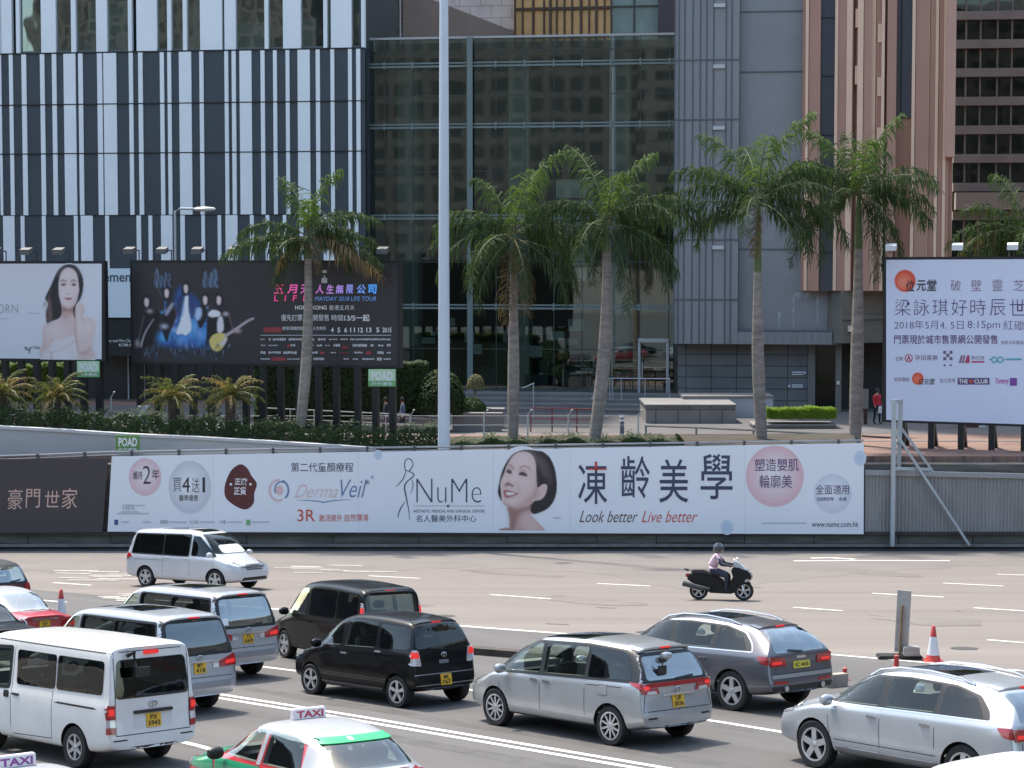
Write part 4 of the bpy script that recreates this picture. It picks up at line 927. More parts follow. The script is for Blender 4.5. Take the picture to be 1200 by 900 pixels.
for k in range(85):
    x, y = npr.uniform(90, 860), npr.uniform(705, 850); p.stroke([(x, y), (x + npr.uniform(-14, 14), y - npr.uniform(10, 55))], npr.uniform(4, 9), [(0.06, 0.16, 0.30), (0.14, 0.20, 0.34), (0.28, 0.38, 0.55), (0.02, 0.06, 0.16)][k % 4], 4, .75 * (1 - .6 * (y - 705) / 150), n=0)
for cx, n0 in ((265, 7), (690, 9)):
    for k in range(n0):
        x = cx - 62 + 135 * k / n0 + npr.uniform(-6, 6); p.stroke([(x + npr.uniform(-10, 10), 60 + npr.uniform(-20, 50)), (x + 6, 120), (x - 8, 160), (x + npr.uniform(-14, 14), 200)], npr.uniform(6, 12), [(0.16, 0.26, 0.42), (0.24, 0.36, 0.52), (0.08, 0.15, 0.28)][k % 3], 5, .75)
p.put(SP, p1, 'band_picture', 155 + .8, 308 + 1.5, 7.5, .010, .06)
def g6(x, y): return (300 + x / 6.667, 310 + y / 6.667)
def T6(m, items, off=.012, par=p1):
    mb = MB()
    for it in items:
        a = g6(it[1], it[2]); b = g6(it[3], it[4]); put_text(mb, SP, it[0], (a[0], a[1], b[0], b[1]), off, *(it[5:]))
    return mb.each('lettering', m, par)
heads = [('五', 140, 222), ('月', 242, 326), ('天', 345, 425), ('人', 462, 536), ('生', 548, 612), ('無', 620, 690), ('限', 704, 766), ('公', 784, 862), ('司', 872, 946)]
for i, (ch, a, b) in enumerate(heads): T6(mat(f'grad{i}', blend((0.62, 0.05, 0.22), (0.06, 0.28, 0.72), i / 8), .5, emit=0.25), [(ch, a, 156, b - 8, 228, .03, .10)])
T6(mat('grad0', (0, 0, 0)), [('L  I  F  E', 140, 240, 400, 286, .01, .02)])
T6(mat('tour_blue', (0.10, 0.22, 0.50), .5, emit=.2), [('MAYDAY 2018 LIFE TOUR', 462, 250, 940, 284, .0, .008)])
T6(PWHITE, [('HONG KONG', 305, 320, 552, 352, .02), ('香港五月天', 570, 318, 770, 356), ('優先訂票', 196, 390, 362, 440), ('公開發售', 400, 390, 570, 440), ('時間', 590, 392, 680, 440), ('13/5一起', 690, 390, 888, 444, .02)] + [(c, x, 492, x + w, 530, .02) for c, x, w in (('4', 585, 22), ('5', 636, 22), ('6', 690, 22), ('11', 735, 38), ('12', 798, 38), ('13', 862, 40), ('5', 940, 24), ('20:15', 988, 70))] + [('香港紅磡體育館', 205, 484, 365, 512), ('人生無限', 445, 484, 545, 512)])
mb = MB()
def b6(x0, y0, x1, y1, off=.012): a = g6(x0, y0); b = g6(x1, y1); put_bar(mb, SP, *a, *b, off)
b6(518, 44, 552, 66); put_poly(mb, SP, [g6(*p) for p in [(512, 145), (512, 108), (528, 102), (534, 78), (540, 102), (556, 108), (556, 145)]], .012)
b6(35, 550, 1055, 555)
for y, row in ((585, [(36, 70), (100, 118), (132, 236), (256, 360), (440, 458), (486, 548), (570, 640), (660, 720), (734, 1055)]), (632, [(40, 78), (98, 170), (270, 310), (440, 452), (476, 520), (540, 580), (606, 660), (756, 870), (895, 925), (955, 1000), (1022, 1055)]), (688, [(36, 78), (98, 196), (214, 320), (440, 486), (584, 628), (768, 834), (950, 1000), (1022, 1055)]), (738, [(36, 110), (244, 345), (450, 535), (684, 730), (756, 800), (830, 930), (946, 985), (996, 1055)])):
    for a, b in row:
        h = rg.uniform(5, 13); n = max(1, int((b - a) / 16))
        for k in range(n): b6(lerp(a, b, k / n), y - h * rg.uniform(.6, 1), lerp(a, b, (k + .8) / n), y + h * rg.uniform(.5, 1))
mb.build('sponsor_print', col('sponsor_grey', (0.52, 0.53, 0.56)), p1)
mb = MB()
for a in ((60, 490, 200, 530), (120, 725, 235, 750), (500, 680, 536, 700), (650, 685, 720, 692), (245, 625, 268, 645), (860, 678, 900, 702), (670, 640, 720, 655)): b6(*a)
mb.each('sponsor_red', col('sponsor_red', (0.30, 0.035, 0.05)), p1)
poad(SP, 431.5, 432.5, 463.5, 453, 'bright green owner sign hung under the concert billboard', off=.05)
# ---- white portrait screen at the left edge
LP = Plane(atY(119, 300, 88.6).x, 88.6, 14)
t2, p2 = screen(LP, -210, 119, 309, 309, 418, 421, 'white beauty billboard with a long haired woman touching her neck, cut by the left edge', mat('screen_white', (0.70, 0.71, 0.77), 0.45, var=.03, vscale=.3), [-70, -33, 6, 42, 80], [-60, -30, 5, 24, 42, 60, 78, 97, 115], gz)
poad(LP, 90, 423, 116.5, 442, 'bright green owner sign hung under the white portrait billboard', off=.05)
def g7(x, y): return (x / 6.925, 300 + y / 6.925)
SCR = (0.70, 0.71, 0.77); p = Print(540, 868, 3.6, SCR); Q1, Q2, Q3, Q4 = (0.70, 0.54, 0.52), (0.56, 0.37, 0.34), (0.36, 0.20, 0.175), (0.80, 0.69, 0.69)
p.fill([(45, 580), (110, 540), (180, 510), (205, 480), (200, 380), (320, 380), (320, 470), (400, 500), (470, 505), (505, 560), (495, 640), (480, 700), (478, 760), (470, 868), (40, 868), (40, 700)], Q1, 7)
p.spot(150, 620, 70, 60, Q4, .5); p.spot(440, 590, 45, 60, Q4, .6); p.stroke([(45, 600), (48, 720), (60, 780)], 10, Q2, 9, .7); p.stroke([(210, 540), (260, 552), (310, 540)], 9, Q2, 9, .5)
p.fill([(205, 400), (320, 390), (318, 450), (280, 490), (240, 510), (205, 500)], Q2, 12, .95); p.fill([(205, 400), (260, 425), (325, 400), (312, 440), (250, 450), (210, 450)], Q3, 10, .8)
p.fill([(50, 868), (45, 815), (110, 760), (130, 700), (200, 690), (320, 660), (335, 720), (330, 868)], (0.74, 0.68, 0.70), 8); p.stroke([(70, 810), (180, 795), (270, 745), (325, 700)], 8, Q2, 6, .7); p.stroke([(110, 800), (118, 868)], 9, Q3, 5, .8); p.stroke([(120, 690), (130, 720)], 8, Q2, 5, .7); p.spot(210, 830, 60, 30, (0.80, 0.77, 0.80), .6)
p.fill([(200, 60), (255, 36), (320, 44), (365, 90), (394, 170), (392, 270), (365, 350), (330, 400), (327, 500), (317, 500), (306, 430), (345, 330), (350, 200), (330, 110), (262, 66), (210, 110), (184, 180), (182, 290), (205, 400), (205, 470), (180, 510), (110, 538), (75, 545), (68, 460), (85, 380), (60, 330), (110, 220), (160, 110)], (0.022, 0.019, 0.022), 4)
p.fill([(65, 360), (40, 420), (70, 400), (90, 545), (70, 545)], (0.16, 0.10, 0.085), 8, .8); p.fill([(85, 350), (105, 340), (120, 520), (95, 540)], (0.24, 0.16, 0.14), 10, .7); p.stroke([(110, 260), (90, 330), (66, 350)], 6, (0.2, .15, .14), 5, .7)
fc = p.fill([(262, 68), (310, 84), (340, 140), (352, 200), (358, 270), (345, 310), (325, 370), (295, 408), (262, 420), (232, 400), (205, 350), (190, 280), (182, 210), (196, 130), (225, 84)], (0.76, 0.62, 0.61), 4)
p.spot(262, 120, 40, 30, Q4, .7); p.spot(262, 250, 12, 40, Q4, .8); p.spot(218, 280, 20, 30, Q4, .4); p.fill([(330, 320), (355, 270), (352, 330), (320, 385), (270, 424), (240, 410), (290, 392)], Q2, 12, .7, within=fc); p.stroke([(200, 230), (205, 340), (235, 400)], 10, Q1, 10, .6)
p.stroke([(198, 184), (222, 172), (246, 184)], (8, 9), (0.10, 0.07, 0.07), 4, .9); p.stroke([(288, 184), (310, 172), (334, 184)], (9, 8), (0.10, 0.07, 0.07), 4, .9)
p.fill([(200, 214), (222, 200), (244, 212), (222, 224)], (0.035, 0.025, 0.03), 4); p.fill([(290, 212), (312, 200), (334, 214), (312, 224)], (0.035, 0.025, 0.03), 4); p.spot(222, 200, 22, 10, Q2, .5); p.spot(312, 200, 22, 10, Q2, .5)
p.stroke([(248, 292), (262, 298), (278, 292)], 9, Q2, 5, .9); p.stroke([(246, 200), (252, 250), (246, 285)], 6, Q2, 8, .4); p.fill([(230, 332), (255, 324), (265, 328), (275, 324), (298, 334), (275, 348), (250, 346)], (0.46, 0.16, 0.18), 4, .95); p.stroke([(232, 335), (264, 338), (296, 336)], 4, (0.2, .05, .06), 3, .7)
p.fill([(328, 470), (335, 410), (360, 370), (395, 385), (408, 420), (400, 470), (380, 500), (385, 600), (420, 680), (470, 690), (478, 730), (440, 800), (390, 838), (350, 800), (330, 680)], (0.72, 0.57, 0.55), 6); p.spot(365, 560, 16, 90, Q4, .5); p.stroke([(324, 440), (322, 560), (334, 680), (352, 800)], (10, 8), Q3, 7, .75); p.stroke([(400, 430), (378, 490), (385, 520)], 7, Q2, 6, .6); p.fill([(350, 800), (400, 835), (450, 790), (470, 740), (440, 770), (390, 800)], Q2, 9, .8)
p.put(LP, p2, 'portrait', 45, 304 + 1.0, 7.5, .010)
LIP = None
T(p2, LP, PGREY, [('REBORN', -24, 356.5, 21, 367, -.02)])
mb = MB(); put_bar(mb, LP, 33, 366.5, 46, 367.6); put_bar(mb, LP, -6, 373, 9, 374); mb.build('small_print', col('smallgrey', (0, 0, 0)), p2)
mb = MB(); put_line(mb, LP, [g7(*p) for p in [(198, 745), (212, 738), (214, 756), (202, 760)]], 1.3); put_line(mb, LP, [g7(*p) for p in [(225, 745), (228, 768), (240, 770), (244, 740), (236, 790)]], .9, .0135); put_line(mb, LP, [g7(*p) for p in [(250, 752), (262, 728), (272, 752), (284, 728), (292, 752)]], .8, .015); put_line(mb, LP, [g7(*p) for p in [(300, 730), (302, 755), (310, 742), (322, 740), (324, 758)]], .8, .0165); mb.build('signature', INK, p2)
# ---- big pale billboard on the right
RY = 88.4
RP = Plane(atY(1038, 400, RY).x, RY, 17)
gz2 = lambda p: 3.25
t3, p3 = screen(RP, 1038.5, 1345, 304.5, 303, 492, 502, 'large pale blue concert billboard on slanting black legs over the corrugated wall', mat('screen_pale', (0.66, 0.71, 0.86), 0.45, var=.03, vscale=.3), [1047, 1124, 1188, 1262, 1330], [1057, 1091, 1126, 1162, 1200, 1240, 1285, 1330], gz2, white=True)
mb = MB()
for x in [1057, 1091, 1126, 1162, 1200, 1240, 1285, 1330]:
    u, z = RP.uz(x, 494); a = RP.pt(u, 5.3, -.3); b = RP.pt(u + .1, 3.2, -1.9); mb.beam(a, b, .22, .22)
mb.each('brace', M_blk, t3)
mb = MB()
for x in [1040, 1071, 1107, 1143, 1180, 1215, 1255, 1300]:
    u, z = RP.uz(x, 540); mb.beam(RP.pt(u - .5, 3.32, 1.0), RP.pt(u + 1.2, 3.32, -2.8), .28, .26)
mb.each('base_beam', M_blk, t3)
mb = MB(); u0_, _ = RP.uz(1030, 540); mb.pbox(RP, u0_, u0_ + 14, 3.12, 3.22, -2.2, 1.0); mb.pbox(RP, u0_, u0_ + 14, 3.5, 3.62, -2.0, -1.7); mb.build('base_deck', mat('deck_dark', (0.03, 0.03, 0.032), .8), t3)
def g45(x, y): return (1030 + x / 4.5, 300 + y / 4.5)
def T4(m, items, off=.012):
    mb = MB()
    for it in items:
        a = g45(it[1], it[2]); b = g45(it[3], it[4]); put_text(mb, RP, it[0], (a[0], a[1], b[0], b[1]), off, *(it[5:]))
    return mb.each('lettering', m, p3)
def D4(cx, cy, r, m, off, name='round_emblem'):
    mb = MB(); a = g45(cx, cy); put_disc(mb, RP, a[0], a[1], r / 4.5, r / 4.3, off); return mb.build(name, m, p3)
SUNR = col('sun_red', (0.72, 0.10, 0.05)); SUNO = col('sun_orange', (0.80, 0.17, 0.10)); SUNP = col('sun_halo', (0.74, 0.42, 0.46))
D4(138, 131, 58, SUNP, .004); D4(138, 131, 54, SUNR, .006); D4(132, 135, 40, SUNO, .008); D4(128, 138, 24, col('sun_core', (0.82, 0.24, 0.14)), .010)
D4(205, 647, 31, SUNR, .006); D4(202, 649, 20, SUNO, .008)
T4(INK, [('位', 140, 128, 186, 188, .02, .06), ('元', 198, 128, 246, 184, .02, .06), ('堂', 252, 124, 302, 184, .02, .06), ('位元堂', 206, 646, 292, 678, .01, .04)], .014)
T4(MAUV, [('破', 378, 126, 432, 184, -.006), ('壁', 486, 126, 541, 184, -.006), ('靈', 597, 126, 653, 184, -.006), ('芝', 709, 126, 766, 184, -.006)])
T4(PLUM, [(c, x, 228, x + 82, 314, -.012) for c, x in zip('梁詠琪好時辰世', (84, 183, 282, 382, 482, 585, 690))])
T4(PLUM, [('2018年5月4, 5日', 82, 340, 446, 388, -.012), ('8:15pm', 468, 342, 638, 392, -.012), ('紅磡', 656, 340, 765, 390, -.012)])
T4(col('purple_bold', (0.13, 0.05, 0.17)), [('門票現於城市售票網公開發售', 80, 416, 626, 464, .006)])
T4(MAUV, [('主辦', 86, 530, 126, 552), ('孕田喜樂', 190, 522, 310, 550), ('冠名贊助', 80, 640, 160, 662), ('全力支持', 320, 644, 402, 668), ('信用卡及電話購票', 644, 446, 800, 466), ('聯合主辦', 488, 526, 555, 546)])
mb = MB(); a = g45(157, 538); put_line(mb, RP, [(a[0] + 4.2 * math.cos(math.radians(k)), a[1] + 4.5 * math.sin(math.radians(k))) for k in range(-80, 261, 20)], 1.0); put_poly(mb, RP, [g45(*p) for p in [(145, 555), (157, 518), (169, 555), (163, 555), (157, 536), (151, 555)]], .0135); mb.build('ring_emblem', col('ring_red', (0.50, 0.06, 0.10)), p3)
mb = MB()
for x, y in ((347, 508), (380, 508), (347, 541), (380, 541), (363, 524), (346, 576), (378, 576)): r_ = 8 if y < 570 else 5; a, b = g45(x - r_, y - r_), g45(x + r_, y + r_); put_bar(mb, RP, *a, *b)
mb.build('cross_emblem', col('plum_grey', (0.16, 0.12, 0.2)), p3)
mb = MB(); put_poly(mb, RP, [g45(*p) for p in [(420, 564), (432, 524), (444, 524), (434, 564)]], .012); put_poly(mb, RP, [g45(*p) for p in [(438, 564), (448, 524), (456, 524), (448, 564)]], .012); mb.build('stripe_emblem', MAUV, p3)
mb = MB(); put_poly(mb, RP, [g45(*p) for p in [(452, 564), (466, 524), (478, 524), (478, 564)]], .012); a, b = g45(488, 554), g45(555, 562); put_bar(mb, RP, *a, *b); mb.build('stripe_emblem', col('crimson', (0.45, 0.04, 0.12)), p3)
mb = MB()
for cx in (608, 640):
    a = g45(cx, 547); put_line(mb, RP, [(a[0] + 3.0 * math.cos(math.radians(k)), a[1] + 3.2 * math.sin(math.radians(k))) for k in range(0, 341, 20)], 1.5, .012 + cx * 1e-6)
for q in ((580, 543, 596, 549), (654, 543, 668, 549), (672, 540, 752, 549)): a, b = g45(*q[:2]), g45(*q[2:]); put_bar(mb, RP, *a, *b, .0145)
mb.build('loop_emblem', col('teal', (0.08, 0.38, 0.45)), p3)
mb = MB(); a, b = g45(415, 643), g45(583, 678); put_bar(mb, RP, *a, *b, .010); mb.build('dark_bar', PLUM, p3)
T4(PWHITE, [('THE', 422, 650, 468, 672, .02), ('CLUB', 502, 650, 574, 672, .02)], .016)
mb = MB(); put_poly(mb, RP, [g45(*p) for p in [(485, 673), (473, 659), (476, 651), (485, 656), (494, 651), (497, 659)]], .016); mb.build('heart', REDP, p3)
T4(col('magenta', (0.48, 0.06, 0.30)), [('Yummy', 606, 642, 680, 682, .01, .12)])
mb = MB(); a, b = g45(690, 643), g45(728, 684); put_bar(mb, RP, *a, *b, .010); mb.build('violet_square', col('violet', (0.20, 0.06, 0.32)), p3)

# ---- corrugated sheet wall under it
cw = thing('corrugated_wall', 'grey corrugated sheet metal wall at the right, beside the end of the white banner', 'wall', (17, WALL_Y, 0))
KP = Plane(0, WALL_Y - .16, 0)
mb = MB(); ua, ub = KP.uz(1013.2, 590)[0], 42; x = ua; prevtop = None; v = []; n = 0
ztop = lambda u: KP.uz(1013, 556.5)[1] - (u - ua) * .022
while x < ub:
    for dx, o in ((0, 0), (.03, .045), (.075, .045), (.105, 0)):
        for z in (.80, ztop(x)): v.append(KP.pt(x + dx, z, o))
        n += 1
    x += .15
mb.add(v, [(2 * i, 2 * i + 2, 2 * i + 3, 2 * i + 1) for i in range(n - 1)]); mb.build('corrugated_sheet', mat('zinc', (0.30, 0.30, 0.30), .55, metal=.3, var=.15, vscale=1.2, stretch=(1, 1, .3)), cw)
mb = MB(); mb.add([KP.pt(u, ztop(u) + dz, o) for u in (ua, ub) for o in (-.12, .14) for dz in (.003, .2)], [(0, 1, 3, 2), (4, 5, 7, 6), (0, 1, 5, 4), (2, 3, 7, 6), (0, 2, 6, 4), (1, 3, 7, 5)]); mb.build('capping', mat('zinc_cap', (0.30, 0.31, 0.33), .5, metal=.3, var=.1), cw)
# ---- pale steel goal-post frame with stays
gp = thing('gauge_frame', 'pale grey steel post frame with slanting stays standing before the corrugated wall', 'post', KP.at(1046, 640, .4))
M_gal = mat('galvanised', (0.42, 0.47, 0.50), .5, metal=.35, var=.1)
GPp = Plane(0, WALL_Y - .5, 0)
def gq(x, y, off=0): return GPp.at(x, y, off)
mb = MB(); mb.beam(gq(1045.5, 640), gq(1047.8, 470.5), .20, .16); mb.build('post', M_gal, gp)
mb = MB(); mb.beam(gq(1053, 549, -.5), gq(1055.6, 470.5, -.5), .18, .16); mb.build('post', M_gal, gp)
mb = MB(); mb.beam(gq(1045.5, 471), gq(1056.5, 470, -.5), .16, .16); mb.beam(gq(1046, 520, -.05), gq(1056.5, 519, -.55), .1, .1); mb.beam(gq(1046, 549, .02), gq(1090, 550, -.3), .1, .12); mb.each('crossbar', M_gal, gp)
mb = MB(); mb.beam(gq(1050, 508), gq(1136, 639), .13, .1); mb.build('stay', M_gal, gp)
mb = MB(); mb.beam(gq(1055, 500, -.5), gq(1095, 555, -.5), .12, .1); mb.build('stay', M_gal, gp)
# ================================================================== palms and plants
LEAF = [leafmat('palm_leaf', (0.036, 0.056, 0.025), .2, .45), leafmat('palm_leaf_fresh', (0.050, 0.080, 0.026), .24, .4), leafmat('palm_leaf_dry', (0.135, 0.098, 0.058), .2, .45)]
M_shaft = mat('crownshaft', (0.10, 0.13, 0.045), .5, var=.3, vscale=1.5)
M_rach = mat('leaf_rib', (0.11, 0.115, 0.05), .6)
M_trunk = mat('palm_trunk', (0.235, 0.205, 0.182), .85, var=.42, vscale=2.0, bump=.5, bscale=14, stretch=(1, 1, 3.5))
def frond(rnd, base, az, el, L, droop, hang, dens=62, lw=.060, ll=.86):
    """Returns rib points and leaflet geometry of one feather leaf."""
    pts = []; p = Vector(base); e = el; n = 14
    for i in range(n + 1):
        pts.append(p.copy()); d = Vector((math.cos(az) * math.cos(e), math.sin(az) * math.cos(e), math.sin(e))); p = p + d * (L / n); e -= droop / n * (0.5 + i / n)
        az += rnd.uniform(-.03, .03)
    leaf = MB()
    for k in range(dens):
        t = .10 + .9 * (k + .5) / dens; x = t * n; i = min(int(x), n - 1); q = pts[i].lerp(pts[i + 1], x - i); d = (pts[i + 1] - pts[i]).normalized()
        side = d.cross(Vector((0, 0, 1)))
        side = side.normalized() if side.length > .05 else Vector((1, 0, 0))
        up = side.cross(d)
        ln = ll * L / 3.2 * (.35 + .65 * math.sin(math.pi * min(1, t * .85 + .15)) ** .6)
        for sgn in (-1, 1):
            if rnd.random() < .06: continue
            l2 = ln * rnd.uniform(.62, 1.22); hg = hang * rnd.uniform(.8, 2.2)
            v = (side * sgn * rnd.uniform(.35, 1) + d * rnd.uniform(.2, .85) + up * rnd.uniform(-.5, .6)).normalized()
            g = Vector((rnd.uniform(-.12, .12), rnd.uniform(-.12, .12), -1)) * hg
            a = q; b = q + (v + g * .22).normalized() * l2 * .42; c = b + (v * .55 + g).normalized() * l2 * .34; e_ = c + (v * .15 + g).normalized() * l2 * .34
            wv = (d * .8 + side * sgn * .2 + up * rnd.uniform(-.6, .6)).normalized() * lw * rnd.uniform(.6, 1.35) / 2
            leaf.add([a - wv * .6, a + wv * .6, b + wv, b - wv, c + wv * .75, c - wv * .75, e_], [(0, 1, 2, 3), (3, 2, 4, 5), (5, 4, 6)])
    return pts, leaf
def palm(lab, base, lean, H, rtr, seed, fr, shaft=1.5, name='palm_tree', dry=0.1):
    rnd = random.Random(seed)
    t = thing(name, lab, 'tree', base, 'royal palms along the planting bed')
    b = Vector(base); top = b + Vector((lean[0], lean[1], H))
    pts = []; rs = []; rtr *= .74
    for i in range(13):
        k = i / 12; p = b.lerp(top, k); p.x += lean[0] * .35 * math.sin(math.pi * k); pts.append(p); rs.append(rtr * (1.05 - .10 * k + .16 * math.sin(math.pi * min(1, k * 1.25)) - .22 * max(0, k - .55) / .45))
    mb = MB(); mb.tube(pts, rs, 12); mb.build('trunk', M_trunk, t, smooth=True)
    mb = MB(); q = top; d = (pts[-1] - pts[-2]).normalized()
    mb.tube([q - d * .05, q + d * .25, q + d * shaft * .6, q + d * shaft], [rs[-1] * .98, rs[-1] * 1.02, rs[-1] * .72, rs[-1] * .42], 10); mb.build('crownshaft', M_shaft, t, smooth=True)
    c = q + d * shaft * .95
    ribs = MB(); L3 = [MB(), MB(), MB()]
    for az, el, L, droop, hang, kind in fr:
        L *= 1.30; droop *= 1.12
        P_, lf = frond(rnd, c - d * rnd.uniform(0, .35), R(az), R(el), L, R(droop), hang)
        ribs.tube(P_, [.035 * (1 - .85 * i / 14) for i in range(15)], 5)
        m = L3[kind]; o = len(m.v); m.v += lf.v; m.f += [[i + o for i in f] for f in lf.f]; m.mi += lf.mi
    # spear leaf
    ribs.tube([c, c + Vector((.05, 0, 1.5))], [.04, .008], 5)
    cr = None
    for m, mt in zip(L3, LEAF):
        if m.v: o = m.build('crown', mt, t); 
    ribs.build('leaf_rib', M_rach, t)
    return t
def autofr(seed, n=15, L=3.1, low=.2):
    rnd = random.Random(seed); out = []
    for i in range(n):
        k = i / (n - 1); az = i * 137.5 + rnd.uniform(-14, 14); el = 78 - 88 * k + rnd.uniform(-7, 7)
        kind = 1 if k < .27 else 0
        out.append((az, el, L * rnd.uniform(.88, 1.1) * (1.08 if k < .25 else 1), 48 + 58 * k + rnd.uniform(-8, 8), .5 + .5 * k, kind))
    return out
def pbase(px, Y=87.0):
    p = atY(px, 500, Y); return (p.x, Y, bed_z(p.x, Y) - .1)
def ptop(px, py, Y): return atY(px, py, Y)
def mkpalm(lab, bx, tx, ty, Y, rtr, seed, fr, shaft, **k):
    b = pbase(bx, Y); tp = ptop(tx, ty, Y); return palm(lab, b, (tp.x - b[0], 0), tp.z - b[2], rtr, seed, fr, shaft, **k)
# azimuth 0 points right in the picture, 180 left, 270 towards the viewer
fr1 = autofr(21, 10, 2.2) + [(180, 8, 2.9, 45, .5, 0), (200, 15, 2.7, 60, .5, 0), (-12, 2, 2.7, 50, .7, 0), (12, 22, 2.4, 62, .6, 0), (-25, -5, 2.5, 55, .8, 2), (4, 40, 2.5, 70, .5, 0), (250, -25, 1.4, 60, .9, 0), (300, -30, 1.4, 60, .9, 2), (160, -20, 1.6, 60, .8, 2), (15, -12, 2.8, 40, .8, 2)]
mkpalm('shortest ragged royal palm with browning fronds, standing in front of the concert billboard', 349.5, 361, 303, 86.4, .27, 31, fr1, 1.1)
fr2 = autofr(5, 10, 2.9) + [(180, 26, 3.1, 88, .9, 0), (190, 10, 3.3, 100, 1, 0), (170, 45, 3.2, 100, .8, 0), (215, -35, 2.9, 62, 1, 0), (0, 20, 2.9, 95, .9, 0), (-20, -5, 3.0, 80, 1, 0), (250, -62, 2.9, 30, .8, 2), (300, -60, 2.8, 32, .8, 2), (330, -20, 3.1, 70, 1, 0), (285, -30, 2.6, 60, 1, 0)]
mkpalm('thick crowned royal palm with a brown hanging frond, next right of the tall white mast', 601, 602, 322, 88.2, .29, 32, fr2, 1.9)
fr3 = autofr(9, 10, 2.9) + [(178, 40, 2.8, 105, .9, 0), (0, 42, 3.4, 88, .9, 0), (12, 22, 3.7, 75, .9, 0), (-15, -2, 3.2, 85, 1, 0), (-25, -22, 3.3, 62, 1, 0), (190, -10, 2.4, 90, 1, 0), (240, -35, 2.4, 65, 1, 0), (310, -55, 3.2, 40, .9, 0), (60, 30, 2.9, 90, .8, 0)]
mkpalm('royal palm with a stout bulging trunk in front of the glass hall', 696, 711, 296, 87.6, .33, 33, fr3, 1.6)
fr4 = autofr(14, 11, 3.2) + [(180, 12, 3.7, 52, .9, 0), (172, 28, 3.3, 70, .8, 0), (190, -2, 3.2, 50, .9, 0), (150, 50, 2.8, 60, .7, 1), (100, 66, 2.7, 50, .6, 1), (4, 52, 3.2, 95, .9, 0), (-8, 10, 3.7, 92, .9, 0), (0, -6, 3.3, 95, .9, 0), (22, 60, 3.0, 90, .8, 1), (250, -68, 2.0, 20, .5, 2), (330, -10, 2.9, 90, .9, 0)]
mkpalm('tall royal palm with a long green shaft in front of the grey clad building', 893, 888, 318, 88.0, .31, 34, fr4, 3.3)
fr5 = autofr(18, 11, 3.0) + [(180, 24, 3.4, 78, .9, 0), (195, -8, 2.9, 85, 1, 0), (0, 24, 2.9, 92, .9, 0), (-10, 4, 2.9, 75, .9, 0), (-22, -30, 2.6, 60, 1, 0), (10, 48, 3.2, 95, .8, 0), (165, 50, 3.1, 95, .8, 0), (300, -60, 3.2, 30, .8, 0), (320, -50, 2.8, 42, 1, 0), (270, 40, 2.8, 110, 1, 0), (95, 72, 2.6, 40, .5, 1)]
mkpalm('tall dark royal palm in front of the orange tower, just left of the pale billboard', 1002, 1006, 292, 89.6, .34, 35, fr5, 2.7)
fr6 = autofr(27, 11, 2.9) + [(178, 30, 3.2, 92, .9, 0), (185, 5, 3.0, 85, 1, 0), (200, 20, 3, 80, .9, 0), (160, 12, 2.6, 60, .9, 2)]
mkpalm('royal palm rising behind the pale billboard at the right edge', 1212, 1206, 318, 93, .30, 36, fr6, 1.8)
# ---- low date palms under the billboards
def bush_palm(lab, px, py, Y, seed, s=1.0):
    b = atY(px, py, Y); rnd = random.Random(seed); t = thing('date_palm', lab, 'plant', (b.x, Y, bed_z(b.x, Y) - .05), 'low date palms under the billboards')
    base = Vector((b.x, Y, bed_z(b.x, Y))); c = Vector((b.x, Y, b.z))
    mb = MB(); mb.tube([base - Vector((0, 0, .1)), c], [.16, .2], 8); mb.build('trunk', mat('rough_trunk', (0.07, 0.055, 0.04), .9, var=.4, vscale=4), t)
    rb_ = MB(); L_ = [MB(), MB()]
    for i in range(34):
        k = i / 33; P_, lf = frond(rnd, c, i * 2.4 + rnd.uniform(-.2, .2), R(75 - 85 * k), 1.55 * s * rnd.uniform(.85, 1.1), R(85), .35, 26, .04, .5)
        rb_.tube(P_, [.015] * 15, 3); m = L_[1 if rnd.random() < .3 else 0]; o = len(m.v); m.v += lf.v; m.f += [[j + o for j in f] for f in lf.f]; m.mi += lf.mi
    L_[0].build('crown', leafmat('date_leaf', (0.070, 0.078, 0.030), .25), t)
    if L_[1].v: L_[1].build('crown', leafmat('date_leaf_dry', (0.19, 0.135, 0.060), .2), t)
    rb_.build('leaf_rib', M_rach, t)
bush_palm('low bushy date palm cut by the left picture edge under the portrait billboard', 2, 462, 86.2, 1)
bush_palm('low bushy date palm under the right part of the portrait billboard', 66, 466, 86.2, 2)
bush_palm('low bushy date palm beside the small grey cabinet', 202, 466, 86.2, 3)
bush_palm('low bushy date palm between the cabinet palm and the ragged royal palm', 270, 465, 86.2, 4)
